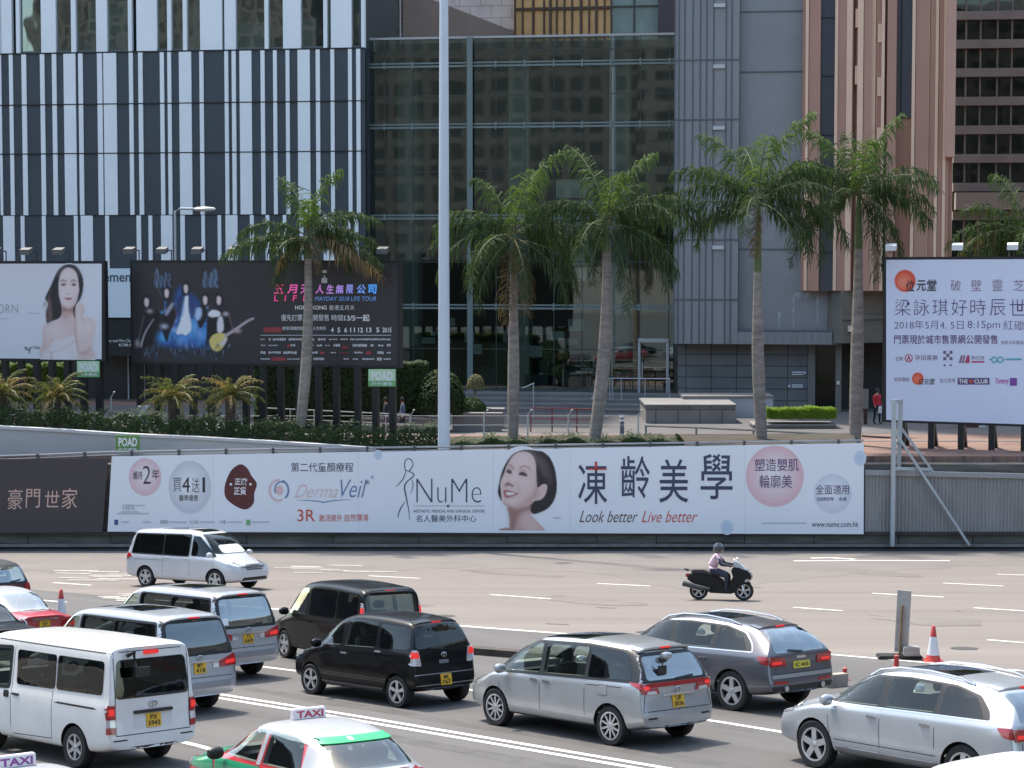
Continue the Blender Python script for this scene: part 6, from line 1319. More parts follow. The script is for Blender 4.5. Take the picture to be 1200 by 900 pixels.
from mathutils.geometry import tessellate_polygon
class Car:
    """x forward, y left, z up; the origin lies on the road under the middle of the wheelbase."""
    def __init__(s, S):
        s.S = S; s.cuts = []; s.body_mesh()
    def body_mesh(s):
        S = s.S; xs = S['xs']; rows = []
        for x in xs:
            zb = interp(S['bot'], x); ze = interp(S['belt'], x); zt = max(interp(S['top'], x), ze + .02); w = interp(S['w'], x); wt = min(interp(S['wt'], x), w * .97)
            h = ze - zb; e = max(0, zt - ze); ri = S.get('round', .10)
            k = min(1, e / .35)
            pr = [(0, zb), (w * .84, zb), (w * .965, zb + .05), (w * .99, zb + h * .28), (w, zb + h * .62), (w * .985, ze - .05), (lerp(w * .93, w * .955, k), ze + .01)]
            pr += [(lerp(w * .84, lerp(w * .955, wt, .45), k), ze + lerp(.012, e * .42, k)), (lerp(w * .72, lerp(w * .955, wt, .9), k), ze + lerp(.016, e - ri * 1.0, k) if k < 1 else zt - ri), (lerp(w * .55, wt * .90, k), zt - .018), (wt * .5, zt - .003), (0, zt)]
            rows.append(pr)
        n = len(rows[0]); v = []; idx = {}
        xr, xf = xs[0], xs[-1]
        for i, (x, pr) in enumerate(zip(xs, rows)):
            for j, (y, z) in enumerate(pr):
                for sg in ((1, -1) if y > 1e-6 else (1,)):
                    X_ = x; wr = max(0, 1 - (x - xr) / S.get('rlen', .8)); wf = max(0, 1 - (xf - x) / S.get('flen', .8))
                    X_ += wr * interp(S['rear'], z) - wf * interp(S['front'], z)
                    yy = abs(y) / max(interp(S['w'], 0), .1); X_ += (wr - wf) * S.get('bow', .10) * yy ** 3
                    idx[(i, j, sg)] = len(v); v.append((X_, y * sg, z))
                if y <= 1e-6: idx[(i, j, -1)] = idx[(i, j, 1)]
        f = []
        for i in range(len(xs) - 1):
            for j in range(n - 1):
                for sg in (1, -1):
                    q = [idx[(i, j, sg)], idx[(i + 1, j, sg)], idx[(i + 1, j + 1, sg)], idx[(i, j + 1, sg)]]; q = list(dict.fromkeys(q)); f.append(q)
        for i in (0, len(xs) - 1):
            for j in range(n - 1): q = list(dict.fromkeys([idx[(i, j, 1)], idx[(i, j + 1, 1)], idx[(i, j + 1, -1)], idx[(i, j, -1)]])); f.append(q)
        me = bpy.data.meshes.new('body'); me.from_pydata(v, [], f)
        bm = bmesh.new(); bm.from_mesh(me); bmesh.ops.recalc_face_normals(bm, faces=bm.faces); bm.to_mesh(me); bm.free()
        me.materials.append(S['paint']); me.materials.append(WELL)
        o = bpy.data.objects.new('tmp', me); COL.objects.link(o); m = o.modifiers.new('u', 'SUBSURF'); m.levels = 3; m.render_levels = 3
        dg = bpy.context.evaluated_depsgraph_get(); m0 = bpy.data.meshes.new_from_object(o.evaluated_get(dg)); o.modifiers.clear(); o.data = m0; s.o = o
        bm = bmesh.new(); bm.from_mesh(m0); s.bvh = BVHTree.FromBMesh(bm); bm.free()
    def cutter(s, mb, m):
        o = mb.build('cut', m); bm = bmesh.new(); bm.from_mesh(o.data); bmesh.ops.remove_doubles(bm, verts=bm.verts, dist=.002); bmesh.ops.recalc_face_normals(bm, faces=bm.faces); bm.to_mesh(o.data); bm.free()
        b = s.o.modifiers.new('b', 'BOOLEAN'); b.operation = 'DIFFERENCE'; b.object = o; b.solver = 'EXACT'
        try: b.material_mode = 'TRANSFER'
        except Exception: pass
        return o
    def cut_body(s):
        S = s.S; c = MB(); ra = S['wr'] + S.get('gap', .05); objs = []
        for x in (S['wb'] / 2, -S['wb'] / 2):
            for sg in (1, -1):
                M_ = Matrix.Translation((x, sg * (S['w'][len(S['w']) // 2][1] - .10), S['wr'])) @ Matrix.Rotation(R(90), 4, 'X'); c.lathe([(.001, -.17), (ra, -.17), (ra, .3), (.001, .3)], 32, M_)
        objs.append(s.cutter(c, WELL))
        # cabin: a hollow a hand's breadth inside the skin
        if s.cuts:
            x0, x1 = s.proj('B', 0, 1.0)[0].x + .10, S.get('cab', 1.35); N = 16; V = []; Fc = []
            for i in range(N + 1):
                x = lerp(x0, x1, i / N); zt = s.proj('T', x, 0)[0].z - .07; zf = .50; row = []
                for k in (0, .25, .5, .72, .88, .97):
                    z = lerp(zf, zt, k); h = s.proj('L', x, z)[0]; y = max(.25, (h.y if h else .5) - .075); row.append((y, z))
                row[-1] = (row[-1][0] * .90, row[-1][1])
                V.append([(x, y, z) for y, z in row] + [(x, 0, zt)] + [(x, -y, z) for y, z in reversed(row)])
            n = len(V[0]); c = MB(); vs = [p for r_ in V for p in r_]
            Fc = [(i * n + k, i * n + (k + 1) % n, (i + 1) * n + (k + 1) % n, (i + 1) * n + k) for i in range(N) for k in range(n)] + [tuple(range(n)), tuple(N * n + k for k in range(n))]
            c.add(vs, Fc); objs.append(s.cutter(c, CABIN))
            for ax in 'LRBF':
                c = MB()
                for a_, poly in s.cuts:
                    if a_ != ax: continue
                    if ax in 'LR': sg = 1 if ax == 'L' else -1; c.prism(poly, lambda p, q: Vector((p, sg * .40, q)), lambda p, q: Vector((p, sg * 1.4, q)))
                    elif ax == 'B': xm = max(s.proj('B', p, q)[0].x for p, q in poly) + .22; c.prism(poly, lambda p, q: Vector((xm, p, q)), lambda p, q: Vector((S['xr'] - .6, p, q)))
                    else: xm = min(s.proj('F', p, q)[0].x for p, q in poly) - .22; c.prism(poly, lambda p, q: Vector((xm, p, q)), lambda p, q: Vector((S['xf'] + .6, p, q)))
                if c.v: objs.append(s.cutter(c, CABIN))
        dg = bpy.context.evaluated_depsgraph_get(); m2 = bpy.data.meshes.new_from_object(s.o.evaluated_get(dg))
        for q in [s.o] + objs: bpy.data.objects.remove(q)
        m2.polygons.foreach_set('use_smooth', [True] * len(m2.polygons)); m2.set_sharp_from_angle(angle=R(38)); m2.name = 'body'; s.me = m2
    def proj(s, axis, a, b):
        big = 6.0
        if axis == 'L': o, d = Vector((a, big, b)), Vector((0, -1, 0))
        elif axis == 'R': o, d = Vector((a, -big, b)), Vector((0, 1, 0))
        elif axis == 'B': o, d = Vector((-big, a, b)), Vector((1, 0, 0))
        elif axis == 'F': o, d = Vector((big, a, b)), Vector((-1, 0, 0))
        else: o, d = Vector((a, b, big)), Vector((0, 0, -1))
        h = s.bvh.ray_cast(o, d)
        return (h[0], h[1] if h[1].dot(d) < 0 else -h[1]) if h[0] is not None else (None, None)
    def patch(s, axis, poly, off=.006, th=.03, h=.11, r=.0):
        """A panel, lamp or pane laid on the body: its outline is drawn flat and carried onto the curved surface."""
        holes = []
        if isinstance(poly[0], list): poly, holes = poly[0], poly[1:]
        if r: poly = rnd_corners(poly, r)
        bm = bmesh.new()
        if holes:
            loops = [poly] + holes; vs = [bm.verts.new((p[0], p[1], 0)) for L_ in loops for p in L_]
            for tri in tessellate_polygon([[Vector((p[0], p[1], 0)) for p in L_] for L_ in loops]):
                try: bm.faces.new([vs[k] for k in tri])
                except ValueError: pass
        else:
            vs = [bm.verts.new((p[0], p[1], 0)) for p in poly]; bm.faces.new(vs); bmesh.ops.triangulate(bm, faces=bm.faces)
        ext = max(max(p[0] for p in poly) - min(p[0] for p in poly), max(p[1] for p in poly) - min(p[1] for p in poly))
        if ext < .6: h = min(h, .035)
        for _ in range(5):
            es = [e for e in bm.edges if e.calc_length() > h]
            if not es: break
            bmesh.ops.subdivide_edges(bm, edges=es, cuts=1); bmesh.ops.triangulate(bm, faces=[f for f in bm.faces if len(f.verts) > 3])
        bm.verts.index_update(); V = []; last = None
        for v in bm.verts:
            p, n = s.proj(axis, v.co.x, v.co.y); V.append((p, n, v.co.copy()))
        ok = [i for i, q in enumerate(V) if q[0] is not None]
        if not ok: bm.free(); return [], []
        top = []; bot = []
        for i, (p, n, c) in enumerate(V):
            if p is None:
                j = min(ok, key=lambda k: (V[k][2] - c).length); p, n = V[j][0], V[j][1]
            top.append(p + n * off); bot.append(p - n * th)
        sheet = th < 0
        # where the skin turns away from the drawing direction the panel simply ends
        bad = [f for f in bm.faces if any((V[a.index][0] is None or V[b.index][0] is None or (V[a.index][0] - V[b.index][0]).length > 3.2 * (V[a.index][2] - V[b.index][2]).length + .004) for a, b in ((f.verts[0], f.verts[1]), (f.verts[1], f.verts[2]), (f.verts[2], f.verts[0])))]
        if bad: bmesh.ops.delete(bm, geom=bad, context='FACES_ONLY')
        if not bm.faces: bm.free(); return [], []
        N = len(V); F_ = [[v.index for v in f.verts] for f in bm.faces]
        F_ += [] if sheet else [[e.verts[0].index, e.verts[1].index, N + e.verts[1].index, N + e.verts[0].index] for e in bm.edges if e.is_boundary]
        bm.free(); return (top if sheet else top + bot), F_
    def part(s, name, m, axis, polys, root, **k):
        if name in ('window_trim', 'rear_surround', 'window_frame', 'rear_frame'):
            s.late = getattr(s, 'late', []); s.late.append(((name, m, axis, polys, root), k)); return []
        return s.part_now(name, m, axis, polys, root, **k)
    def part_now(s, name, m, axis, polys, root, off=.006, th=.03, r=0., h=.11, smooth=True, both=False):
        out = []; win = name in ('side_window', 'front_window', 'rear_window', 'windscreen')
        if win:
            off, th = max(off, .004), -.001
            if r: polys = [rnd_corners(q, r) for q in polys]; r = 0
            for q in polys:
                cx = sum(p[0] for p in q) / len(q); cz = sum(p[1] for p in q) / len(q)
                w = [(cx + (x - cx) * .985, cz + (z - cz) * .975) for x, z in q]
                s.cuts.append((axis, w))
                if both and axis == 'L': s.cuts.append(('R', w))
                key = axis; s.wins = getattr(s, 'wins', {}); s.wins.setdefault(key, []).append(w)
        if name in ('window_trim', 'rear_surround', 'window_frame', 'rear_frame'):
            r_, r, h, off = r, 0, .06, off + .002; ws = getattr(s, 'wins', {}).get(axis, [])
            def inside(w, q): return min(p[0] for p in w) > min(p[0] for p in q) - .02 and max(p[0] for p in w) < max(p[0] for p in q) + .02
            polys = [[rnd_corners(q, r_)] + [w for w in ws if inside(w, q)] if r_ else q for q in polys]
        for poly in polys:
            for ax, q in ([(axis, poly)] + ([('R', poly)] if both and axis == 'L' else []) + ([(axis, [(-a, b) for a, b in poly])] if both and axis in 'BF' else []) + ([(axis, [(a, -b) for a, b in poly])] if both and axis == 'T' else [])):
                mb = MB(); v, f = s.patch(ax, q, off, th, h, r)
                if v: mb.add(v, f); out.append(mb.build(name, m, root, local=True, smooth=smooth))
        return out
    def strip(s, name, m, axis, lines, root, w=.010, off=.002, both=False):
        mb = MB()
        for ln in lines:
            for sgn in ((1, -1) if both else (1,)):
                ax = axis; pts = ln
                if both and axis == 'L': ax = 'L' if sgn == 1 else 'R'
                elif both: pts = [(sgn * a, b) if axis in 'BF' else (a, sgn * b) for a, b in ln]
                P_ = []
                for (a, b), (c, d) in zip(pts, pts[1:]):
                    L = math.hypot(c - a, d - b); k = max(1, int(L / .12)); P_ += [(lerp(a, c, t / k), lerp(b, d, t / k)) for t in range(k)]
                P_.append(pts[-1]); A = []; B_ = []
                for i, p in enumerate(P_):
                    q0, q1 = P_[max(i - 1, 0)], P_[min(i + 1, len(P_) - 1)]; dx, dy = q1[0] - q0[0], q1[1] - q0[1]; L = math.hypot(dx, dy) or 1; nx, ny = -dy / L * w / 2, dx / L * w / 2
                    for lst, k in ((A, 1), (B_, -1)):
                        h, n = s.proj(ax, p[0] + nx * k, p[1] + ny * k); lst.append(None if h is None else h + n * off)
                vs = []; fs = []
                for i in range(len(P_) - 1):
                    q = [A[i], A[i + 1], B_[i + 1], B_[i]]
                    if None in q or (A[i] - A[i + 1]).length > .5: continue
                    o = len(vs); vs += q; fs.append((o, o + 1, o + 2, o + 3))
                if fs: mb.add(vs, fs)
        return mb.each(name, m, root, local=True) if mb.v else None
def rnd_corners(poly, r, n=3):
    out = []; N = len(poly)
    for i in range(N):
        p0, p1, p2 = [Vector((*poly[(i + k) % N], 0)) for k in (-1, 0, 1)]; a, b = p0 - p1, p2 - p1; k = min(r, a.length * .45, b.length * .45); A, B_ = p1 + a.normalized() * k, p1 + b.normalized() * k
        for t in range(n + 1):
            u = t / n; q = A * (1 - u) ** 2 + p1 * 2 * u * (1 - u) + B_ * u * u; out.append((q.x, q.y))
    return out
_wheels = {}
def wheel_meshes(style, r, w=.21):
    key = (style, round(r, 3))
    if key in _wheels: return _wheels[key]
    M_ = Matrix.Rotation(R(-90), 4, 'X')     # wheel axis along +y (outer side)
    ri = r * (.70 if style != 'van' else .62)
    t = MB(); t.lathe([(ri, -w / 2), (r * .93, -w / 2), (r, -w * .36), (r, w * .36), (r * .93, w / 2), (ri, w * .46)], 32, M_); to = t.build('wheel', RUB, smooth=True)
    m = MB(); m.cur = 1; m.lathe([(ri * 1.0, -w * .3), (ri * .98, w * .10), (.001, w * .06)], 32, M_)
    m.cur = 0; m.lathe([(ri * 1.01, w * .47), (ri * .90, w * .45), (ri * .90, w * .2)], 32, M_)
    ns = {'ten': 10, 'five': 5, 'van': 6, 'star': 5, 'hub': 0}[style]
    for k in range(ns):
        for off in ((-.075, .075) if style == 'star' else (0,)):
            a = 2 * math.pi * k / ns + off * 1.4; wd = {'ten': .035, 'five': .085, 'van': .06, 'star': .038}[style]; c = Matrix.Rotation(a, 3, 'Y')
            vs = [c @ Vector((x, y, z)) for x, z, y0 in ((-wd * 1.2 / 2 * 1, ri * .12, .40), (wd * 1.2 / 2, ri * .12, .40), (wd * .8 / 2 * (1.4 if style == 'five' else 1), ri * .93, .43), (-wd * .8 / 2 * (1.4 if style == 'five' else 1), ri * .93, .43)) for y in (w * y0, w * .16)]
            m.add(vs, [(0, 2, 4, 6), (1, 3, 5, 7), (0, 1, 3, 2), (2, 3, 5, 4), (4, 5, 7, 6), (6, 7, 1, 0)])
    m.lathe([(ri * .20, w * .2), (ri * .20, w * .42), (ri * .13, w * .46), (.001, w * .46)], 16, M_)
    if style == 'hub': m.lathe([(ri * .9, w * .3), (ri * .6, w * .40), (ri * .2, w * .43)], 24, M_)
    ro = m.build('rim', [RIMM if style not in ('star', 'van') else RIMM, WELL if style != 'hub' else RIMM], smooth=True)
    for o in (to, ro): COL.objects.unlink(o)
    _wheels[key] = (to.data, ro.data); return _wheels[key]
def add_wheels(root, S, style):
    tm_, rm_ = wheel_meshes(style, S['wr'])
    y = S['w'][len(S['w']) // 2][1] - .125
    for x in (S['wb'] / 2, -S['wb'] / 2):
        for sg in (1, -1):
            o = bpy.data.objects.new('wheel', tm_); COL.objects.link(o); o.parent = root; o.location = (x, sg * y, S['wr'])
            if sg < 0: o.rotation_euler = (0, 0, math.pi)
            c = bpy.data.objects.new('rim', rm_); COL.objects.link(c); c.parent = o
def car_root(name, lab, cat, pos, yaw, group='cars on the road'):
    """yaw turns the heading from +X in the plane of the road."""
    t = thing(name, lab, cat, pos, group); f = Vector((math.cos(yaw), math.sin(yaw), 0)); f = (f - ROAD_N * f.dot(ROAD_N)).normalized(); l = ROAD_N.cross(f)
    t.rotation_mode = 'QUATERNION'; t.rotation_quaternion = Matrix((f, l, ROAD_N)).transposed().to_quaternion(); return t
def place(S, px, py, yaw, wheel):
    """Where the car's origin lies when the foot of one wheel shows at a picture point; wheel = (front/rear, left/right)."""
    q = road(px, py); f = Vector((math.cos(yaw), math.sin(yaw), 0)); f = (f - ROAD_N * f.dot(ROAD_N)).normalized(); l = ROAD_N.cross(f); w = S['w'][len(S['w']) // 2][1] - .06
    return q - f * (S['wb'] / 2 * wheel[0]) - l * (w * wheel[1])
def place_top(px, py, h, xo, yaw):
    """Where the origin lies when a point h above the road and xo ahead of it shows at a picture point."""
    q = hit(px, py, Vector((0, WALL_Y, 0)) + ROAD_N * h, ROAD_N) - ROAD_N * h; f = Vector((math.cos(yaw), math.sin(yaw), 0)); f = (f - ROAD_N * f.dot(ROAD_N)).normalized(); return q - f * xo
def plate(car, root, s, cy, cz, w=.40, h=.13, yellow=None, two=None, ax='B'):
    if two: w, h = .27, .21
    p = car.part('plate', yellow or PLY, ax, [[(cy - w / 2, cz - h / 2), (cy + w / 2, cz - h / 2), (cy + w / 2, cz + h / 2), (cy - w / 2, cz + h / 2)]], root, off=.02, th=.0, h=.5)[0]
    c = [v.co.copy() for v in p.data.vertices][:4]; mb = MB()
    if not s: return
    lines = [(s, .2, .8)] if not two else [(s, .54, .90), (two, .10, .46)]
    for tx, b0_, b1_ in lines:
        vs, fs = text_tris(tx, .02); V = []
        for x, y in vs:
            yy = cy + w / 2 - w * lerp(.1 if len(tx) > 2 else .25, .9 if len(tx) > 2 else .75, x) if ax == 'B' else cy; zz = cz - h / 2 + h * lerp(b0_, b1_, y); q, n = car.proj(ax, yy, zz); q0, n0 = car.proj(ax, cy, cz); V.append(Vector((q.x, yy, zz)) + n0 * .025)
        mb.add(V, fs)
    mb.build('lettering', mat('plate_ink', (0.02, 0.02, 0.02), .6), p, local=True)
def mirror(root, x, y, z, m, s=1.0):
    for sg in (1, -1):
        mb = MB(); M_ = Matrix.Translation((x, sg * y, z)); mb.lathe([(.001, -.12), (.055, -.11), (.085, -.05), (.085, .05), (.06, .10), (.001, .115)], 12, M_ @ Matrix.Rotation(R(90), 4, 'X') @ Matrix.Scale(s, 4) @ Matrix.Scale(.8, 4, (1, 0, 0))); mb.build('mirror', m, root, local=True, smooth=True)
def handles(car, root, xs, z, m):
    for x in xs: car.part('door_handle', m, 'L', [[(x - .09, z - .016), (x + .09, z - .016), (x + .09, z + .016), (x - .09, z + .016)]], root, off=.03, th=.0, both=True, r=.012)
def seats(root, S, cab):
    xs = [x for x in (.42, -.55, -1.45) if x > S['xr'] + 1.0 or x == .42]; H_ = max(z for _, z in S['top'])
    for x in xs:
        for y in (.38, -.38):
            mb = MB(); mb.box((x, y, .62), (.50, .48, .16)); mb.box((x - .26, y, .92), (.14, .46, .58), Matrix.Rotation(R(-10), 3, 'Y')); mb.box((x - .33, y, min(1.34, H_ - .26)), (.09, .26, .17)); mb.build('seat', SEATM, root, local=True, bevel=.03)
    mb = MB(); mb.box((cab - .16, 0, .90), (.34, 1.25, .22)); mb.build('dashboard', TRIM, root, local=True, bevel=.04)
    M_ = Matrix.Translation((cab - .46, -.38, 1.0)) @ Matrix.Rotation(R(-62), 4, 'Y'); mb = MB(); mb.tube([M_ @ Vector((.18 * math.cos(k * .3927), .18 * math.sin(k * .3927), 0)) for k in range(17)], .015, 5); mb.build('steering_wheel', TRIM, root, local=True)
def spoiler(c, root, xa, ext, hw, m, lit=True):
    """A roof-edge lip with the high brake lamp in its trailing edge."""
    A = []; n = 10
    for i in range(n + 1):
        y = lerp(-hw, hw, i / n); q, nn = c.proj('T', xa, y); bow = .10 * (abs(y) / hw) ** 3 * ext
        A.append((q + Vector((0, 0, .010)), q + Vector((-ext + bow, 0, -.030)), q + Vector((-ext + bow, 0, -.062)), q + Vector((0, 0, -.09))))
    mb = MB(); mb.add([p for r_ in A for p in r_], [(4 * i + k, 4 * i + (k + 1) % 4, 4 * i + 4 + (k + 1) % 4, 4 * i + 4 + k) for i in range(n) for k in range(4)] + [(0, 1, 2, 3), tuple(4 * n + k for k in (3, 2, 1, 0))])
    mb.build('rear_spoiler', m, root, local=True, bevel=.006)
    e = c.proj('T', xa, 0)[0] + Vector((-ext - .002, 0, -.046)); mb = MB(); mb.box(e, (.02, .24, .026)); mb.build('brake_light', LREDL if lit else LRED, root, local=True)
def finish(car, root):
    for a in getattr(car, 'late', []): car.part_now(*a[0], **a[1])
    car.cut_body()
    if car.cuts: seats(root, car.S, car.S.get('cab', 1.35))
    o = bpy.data.objects.new('body', car.me); COL.objects.link(o); o.parent = root
    return o
def wiper(car, root, pts, ax='B'): car.strip('wiper', TRIM, ax, [pts], root, w=.035, off=.025)
def badge(car, root, cy, cz, ax='B', r=.05):
    p, n = car.proj(ax, cy, cz); mb = MB(); c = []
    for k in range(17): t_ = 2 * math.pi * k / 16; c.append(p + n * .012 + Vector((0, r * 1.3 * math.cos(t_), r * .85 * math.sin(t_))))
    mb.tube(c, .009, 5); mb.tube([p + n * .012 + Vector((0, 0, -r * .8)), p + n * .012 + Vector((0, 0, r * .4))], .009, 5); mb.tube([p + n * .012 + Vector((0, r * math.cos(t), r * .45 + r * .3 * math.sin(t))) for t in [math.pi * 2 * k / 12 for k in range(13)]], .007, 5); mb.build('badge', CHR, root, local=True)

# ---------------------------------------------------------------- body shapes (x from the middle of the wheelbase)
def spec(L, ro, W_, H, wb, wr, **k):
    """L length, ro rear overhang, W width, H height"""
    S = dict(wb=wb, wr=wr); xr = -wb / 2 - ro; xf = xr + L; S['xr'], S['xf'] = xr, xf; hw = W_ / 2
    S['w'] = [(xr, hw * .93), (xr + .25, hw * .975), (xr + .8, hw), (0, hw), (xf - 1.1, hw * .99), (xf - .5, hw * .94), (xf - .15, hw * .84), (xf, hw * .76)]
    S['xs'] = [xr, xr + .05, xr + .2, xr + .5, -wb * .3, -wb * .12, wb * .08, wb * .24, wb * .36, wb * .46, wb / 2 + .12, wb / 2 + .32, xf - .3, xf - .12, xf - .03, xf]
    S['bot'] = [(xr, .36), (xr + .5, .26), (xf - .6, .24), (xf, .30)]
    S['rear'] = [(.3, .10), (.45, .01), (.62, 0), (.72, .05), (1.0, .09)]; S['front'] = [(.25, .07), (.4, 0), (.6, .0), (.8, .06), (1.0, .2)]
    S.update(k); return S
def alphard(p):
    S = spec(4.84, .98, 1.83, 1.90, 2.90, .335, paint=p)
    S['top'] = [(S['xr'], 1.74), (S['xr'] + .2, 1.84), (-1.0, 1.89), (.3, 1.885), (.72, 1.82), (1.05, 1.60), (1.62, 1.13), (2.05, 1.0), (S['xf'], .84)]
    S['belt'] = [(S['xr'], 1.05), (.8, 1.03), (1.5, 1.0), (S['xf'], .78)]; S['wt'] = [(S['xr'], .70), (-1, .74), (.5, .73), (1.2, .66), (1.8, .6), (S['xf'], .55)]
    S['rear'] = [(.3, .10), (.45, .0), (.66, .0), (.74, .05), (1.05, .07), (1.35, .15), (1.75, .34), (1.9, .38)]; S['rlen'] = .75; return S
def make_alphard(name, lab, p, pos, yaw, num, sun=True, glass=G_TINT, rglass=G_TINT, black_surround=True, wheels='five', lit=True, front=False):
    S = alphard(p); c = Car(S); t = car_root(name, lab, 'van', pos, yaw); xr, xf = S['xr'], S['xf']
    c.part('side_window', glass, 'L', [[(-2.05, 1.11), (-.72, 1.09), (-.72, 1.70), (-1.92, 1.70)], [(-.68, 1.09), (.34, 1.07), (.36, 1.72), (-.68, 1.70)]], t, both=True, r=.06)
    c.part('front_window', G_CLEAR if not front else glass, 'L', [[(.46, 1.08), (1.38, 1.04), (1.46, 1.07), (1.0, 1.45), (.72, 1.69), (.47, 1.70)]], t, both=True, r=.04)
    c.part('window_trim', TRIM, 'L', [[(-2.09, 1.07), (.38, 1.04), (.40, 1.75), (-1.95, 1.74)]], t, off=.002, both=True, r=.07)
    if black_surround: c.part('rear_surround', TRIM, 'B', [[(-.80, 1.10), (.80, 1.10), (.72, 1.80), (-.72, 1.80)]], t, off=.003, r=.08)
    c.part('rear_window', rglass, 'B', [[(-.70, 1.15), (.70, 1.15), (.63, 1.70), (-.63, 1.70)]], t, off=.008, r=.08)
    spoiler(c, t, xr + .50, .17, .66, p, lit)
    c.part('tail_light', LRED, 'B', [[(.44, .86), (.86, .88), (.90, 1.08), (.80, 1.10), (.44, .97)]], t, off=.02, both=True, r=.03)
    c.part('tail_light', LRED, 'L', [[(xr + .12, .90), (xr + .40, .98), (xr + .32, 1.08), (xr + .10, 1.10)]], t, off=.02, both=True, r=.03)
    c.part('tail_lens', LREDL if lit else LRED, 'B', [[(.58, .91), (.80, .92), (.80, 1.0), (.58, .97)]], t, off=.03, both=True, r=.02)
    c.part('reversing_light', LCLR, 'B', [[(.30, .86), (.43, .86), (.43, .965), (.30, .955)]], t, off=.02, both=True)
    c.part('chrome_bar', CHR, 'B', [[(-.45, .975), (.45, .975), (.45, 1.005), (-.45, 1.005)]], t, off=.03)
    c.part('bumper_trim', mat('bumper_grey', (0.30, 0.30, 0.32), .4, .4), 'B', [[(-.68, .50), (.68, .50), (.72, .62), (-.72, .62)]], t, off=.006, r=.03)
    c.part('under_trim', TRIM, 'B', [[(-.72, .27), (.72, .27), (.74, .35), (-.74, .35)]], t, off=.004)
    c.strip('seam', SEAM, 'L', [[(.41, .34), (.41, 1.70)], [(-.70, .38), (-.70, 1.06)], [(-.70, .90), (-2.0, .90)], [(1.42, 1.02), (1.35, .40)]], t, both=True)
    c.strip('seam', SEAM, 'B', [[(-.86, .70), (.86, .70)], [(-.80, .72), (-.84, 1.1)], [(.80, .72), (.84, 1.1)]], t, w=.014)
    if sun: c.part('sunroof', G_TINT, 'T', [[(-1.1, -.42), (-.2, -.42), (-.2, .42), (-1.1, .42)]], t, off=.004, r=.06); c.part('sunroof', G_TINT, 'T', [[(.12, -.42), (.62, -.42), (.62, .42), (.12, .42)]], t, off=.004, r=.06)
    c.part('windscreen', G_CLEAR, 'F', [[(-.76, 1.15), (.76, 1.15), (.64, 1.76), (-.64, 1.76)]], t, off=.005, r=.06)
    c.part('headlight', HLAMP, 'F', [[(.40, .72), (.78, .76), (.76, .92), (.46, .86)]], t, off=.01, both=True, r=.03)
    c.part('headlight', HLAMP, 'L', [[(xf - .55, .80), (xf - .20, .74), (xf - .22, .88), (xf - .42, .95)]], t, off=.012, both=True, r=.03)
    gr = c.part('grille', mat('grille_dark', (0.10, 0.10, 0.11), .4, .4), 'F', [[(-.38, .66), (.38, .66), (.42, .84), (-.42, .84)]], t, off=.008, r=.03)
    for z in (.70, .75, .80): c.part('grille_bar', CHR, 'F', [[(-.38, z), (.38, z), (.39, z + .02), (-.39, z + .02)]], t, off=.02)
    c.part('air_intake', TRIM, 'F', [[(-.62, .34), (.62, .34), (.56, .44), (-.56, .44)]], t, off=.005, r=.03)
    plate(c, t, num[0], 0, .88, two=num[1]); badge(c, t, 0, 1.06); wiper(c, t, [(-.05, 1.13), (-.38, 1.18)])
    mirror(t, 1.32, .99, 1.13, p); handles(c, t, [.22, -.62 + .1], .98, p); finish(c, t); add_wheels(t, S, wheels); return t, c
Y46 = R(180 - 46)
def yw(a): return R(180 - a)
S_ = alphard(P_SILV)
t, c = make_alphard('passenger_van', 'silver people carrier with a white square sticker in its clear rear window', P_SIL2, place(S_, 297, 789, yw(43), (-1, -1)), yw(43), ('TL', '669'), rglass=G_PALE)
c.part('sticker', PWHITE, 'B', [[(.50, 1.18), (.64, 1.18), (.64, 1.32), (.50, 1.32)]], t, off=.014)
t, c = make_alphard('passenger_van', 'silver people carrier with a smoky rear window, just beyond the white commercial van', P_SIL2, place(S_, 244, 828, yw(44), (-1, -1)), yw(44), ('MY', '418'), rglass=carglass('smoked_glass', (0.16, 0.19, 0.19), .16))
t, c = make_alphard('passenger_van', 'pearl white people carrier facing right in the far lane below the white banner', P_PEARL, place(S_, 171, 688, R(-32), (-1, -1)), R(-32), ('', '1'), glass=G_TINT, front=True, lit=False)
c.part('screen_shade', mat('sun_shade', (0.70, 0.71, 0.70), .5), 'F', [[(-.56, 1.18), (.56, 1.18), (.5, 1.42), (-.5, 1.42)]], t, off=.0075, r=.1)
# ---------------------------------------------------------------- white commercial van
def hiace(p):
    S = spec(4.695, 1.03, 1.70, 1.98, 2.57, .33, paint=p, cab=1.75)
    S['top'] = [(S['xr'], 1.92), (S['xr'] + .15, 1.97), (0, 1.98), (1.2, 1.96), (1.5, 1.86), (1.72, 1.62), (2.05, 1.2), (S['xf'], 1.02)]
    S['belt'] = [(S['xr'], 1.10), (1.2, 1.08), (1.8, 1.05), (S['xf'], .95)]; S['wt'] = [(S['xr'], .735), (0, .75), (1.4, .70), (2, .6), (S['xf'], .6)]
    S['w'] = [(S['xr'], .815), (S['xr'] + .2, .84), (-.5, .85), (0, .85), (1.2, .85), (1.8, .82), (2.05, .76), (S['xf'], .70)]
    S['rear'] = [(.3, .04), (.42, .0), (.56, 0), (.60, .05), (1.1, .05), (1.5, .09), (1.95, .15)]; S['bow'] = .05; S['rlen'] = .4; S['front'] = [(.25, .03), (.4, 0), (.8, .02), (1.0, .08)]; S['round'] = .11; S['flen'] = .5
    S['xs'] = sorted(set(S['xs'] + [1.5, 1.72])); return S
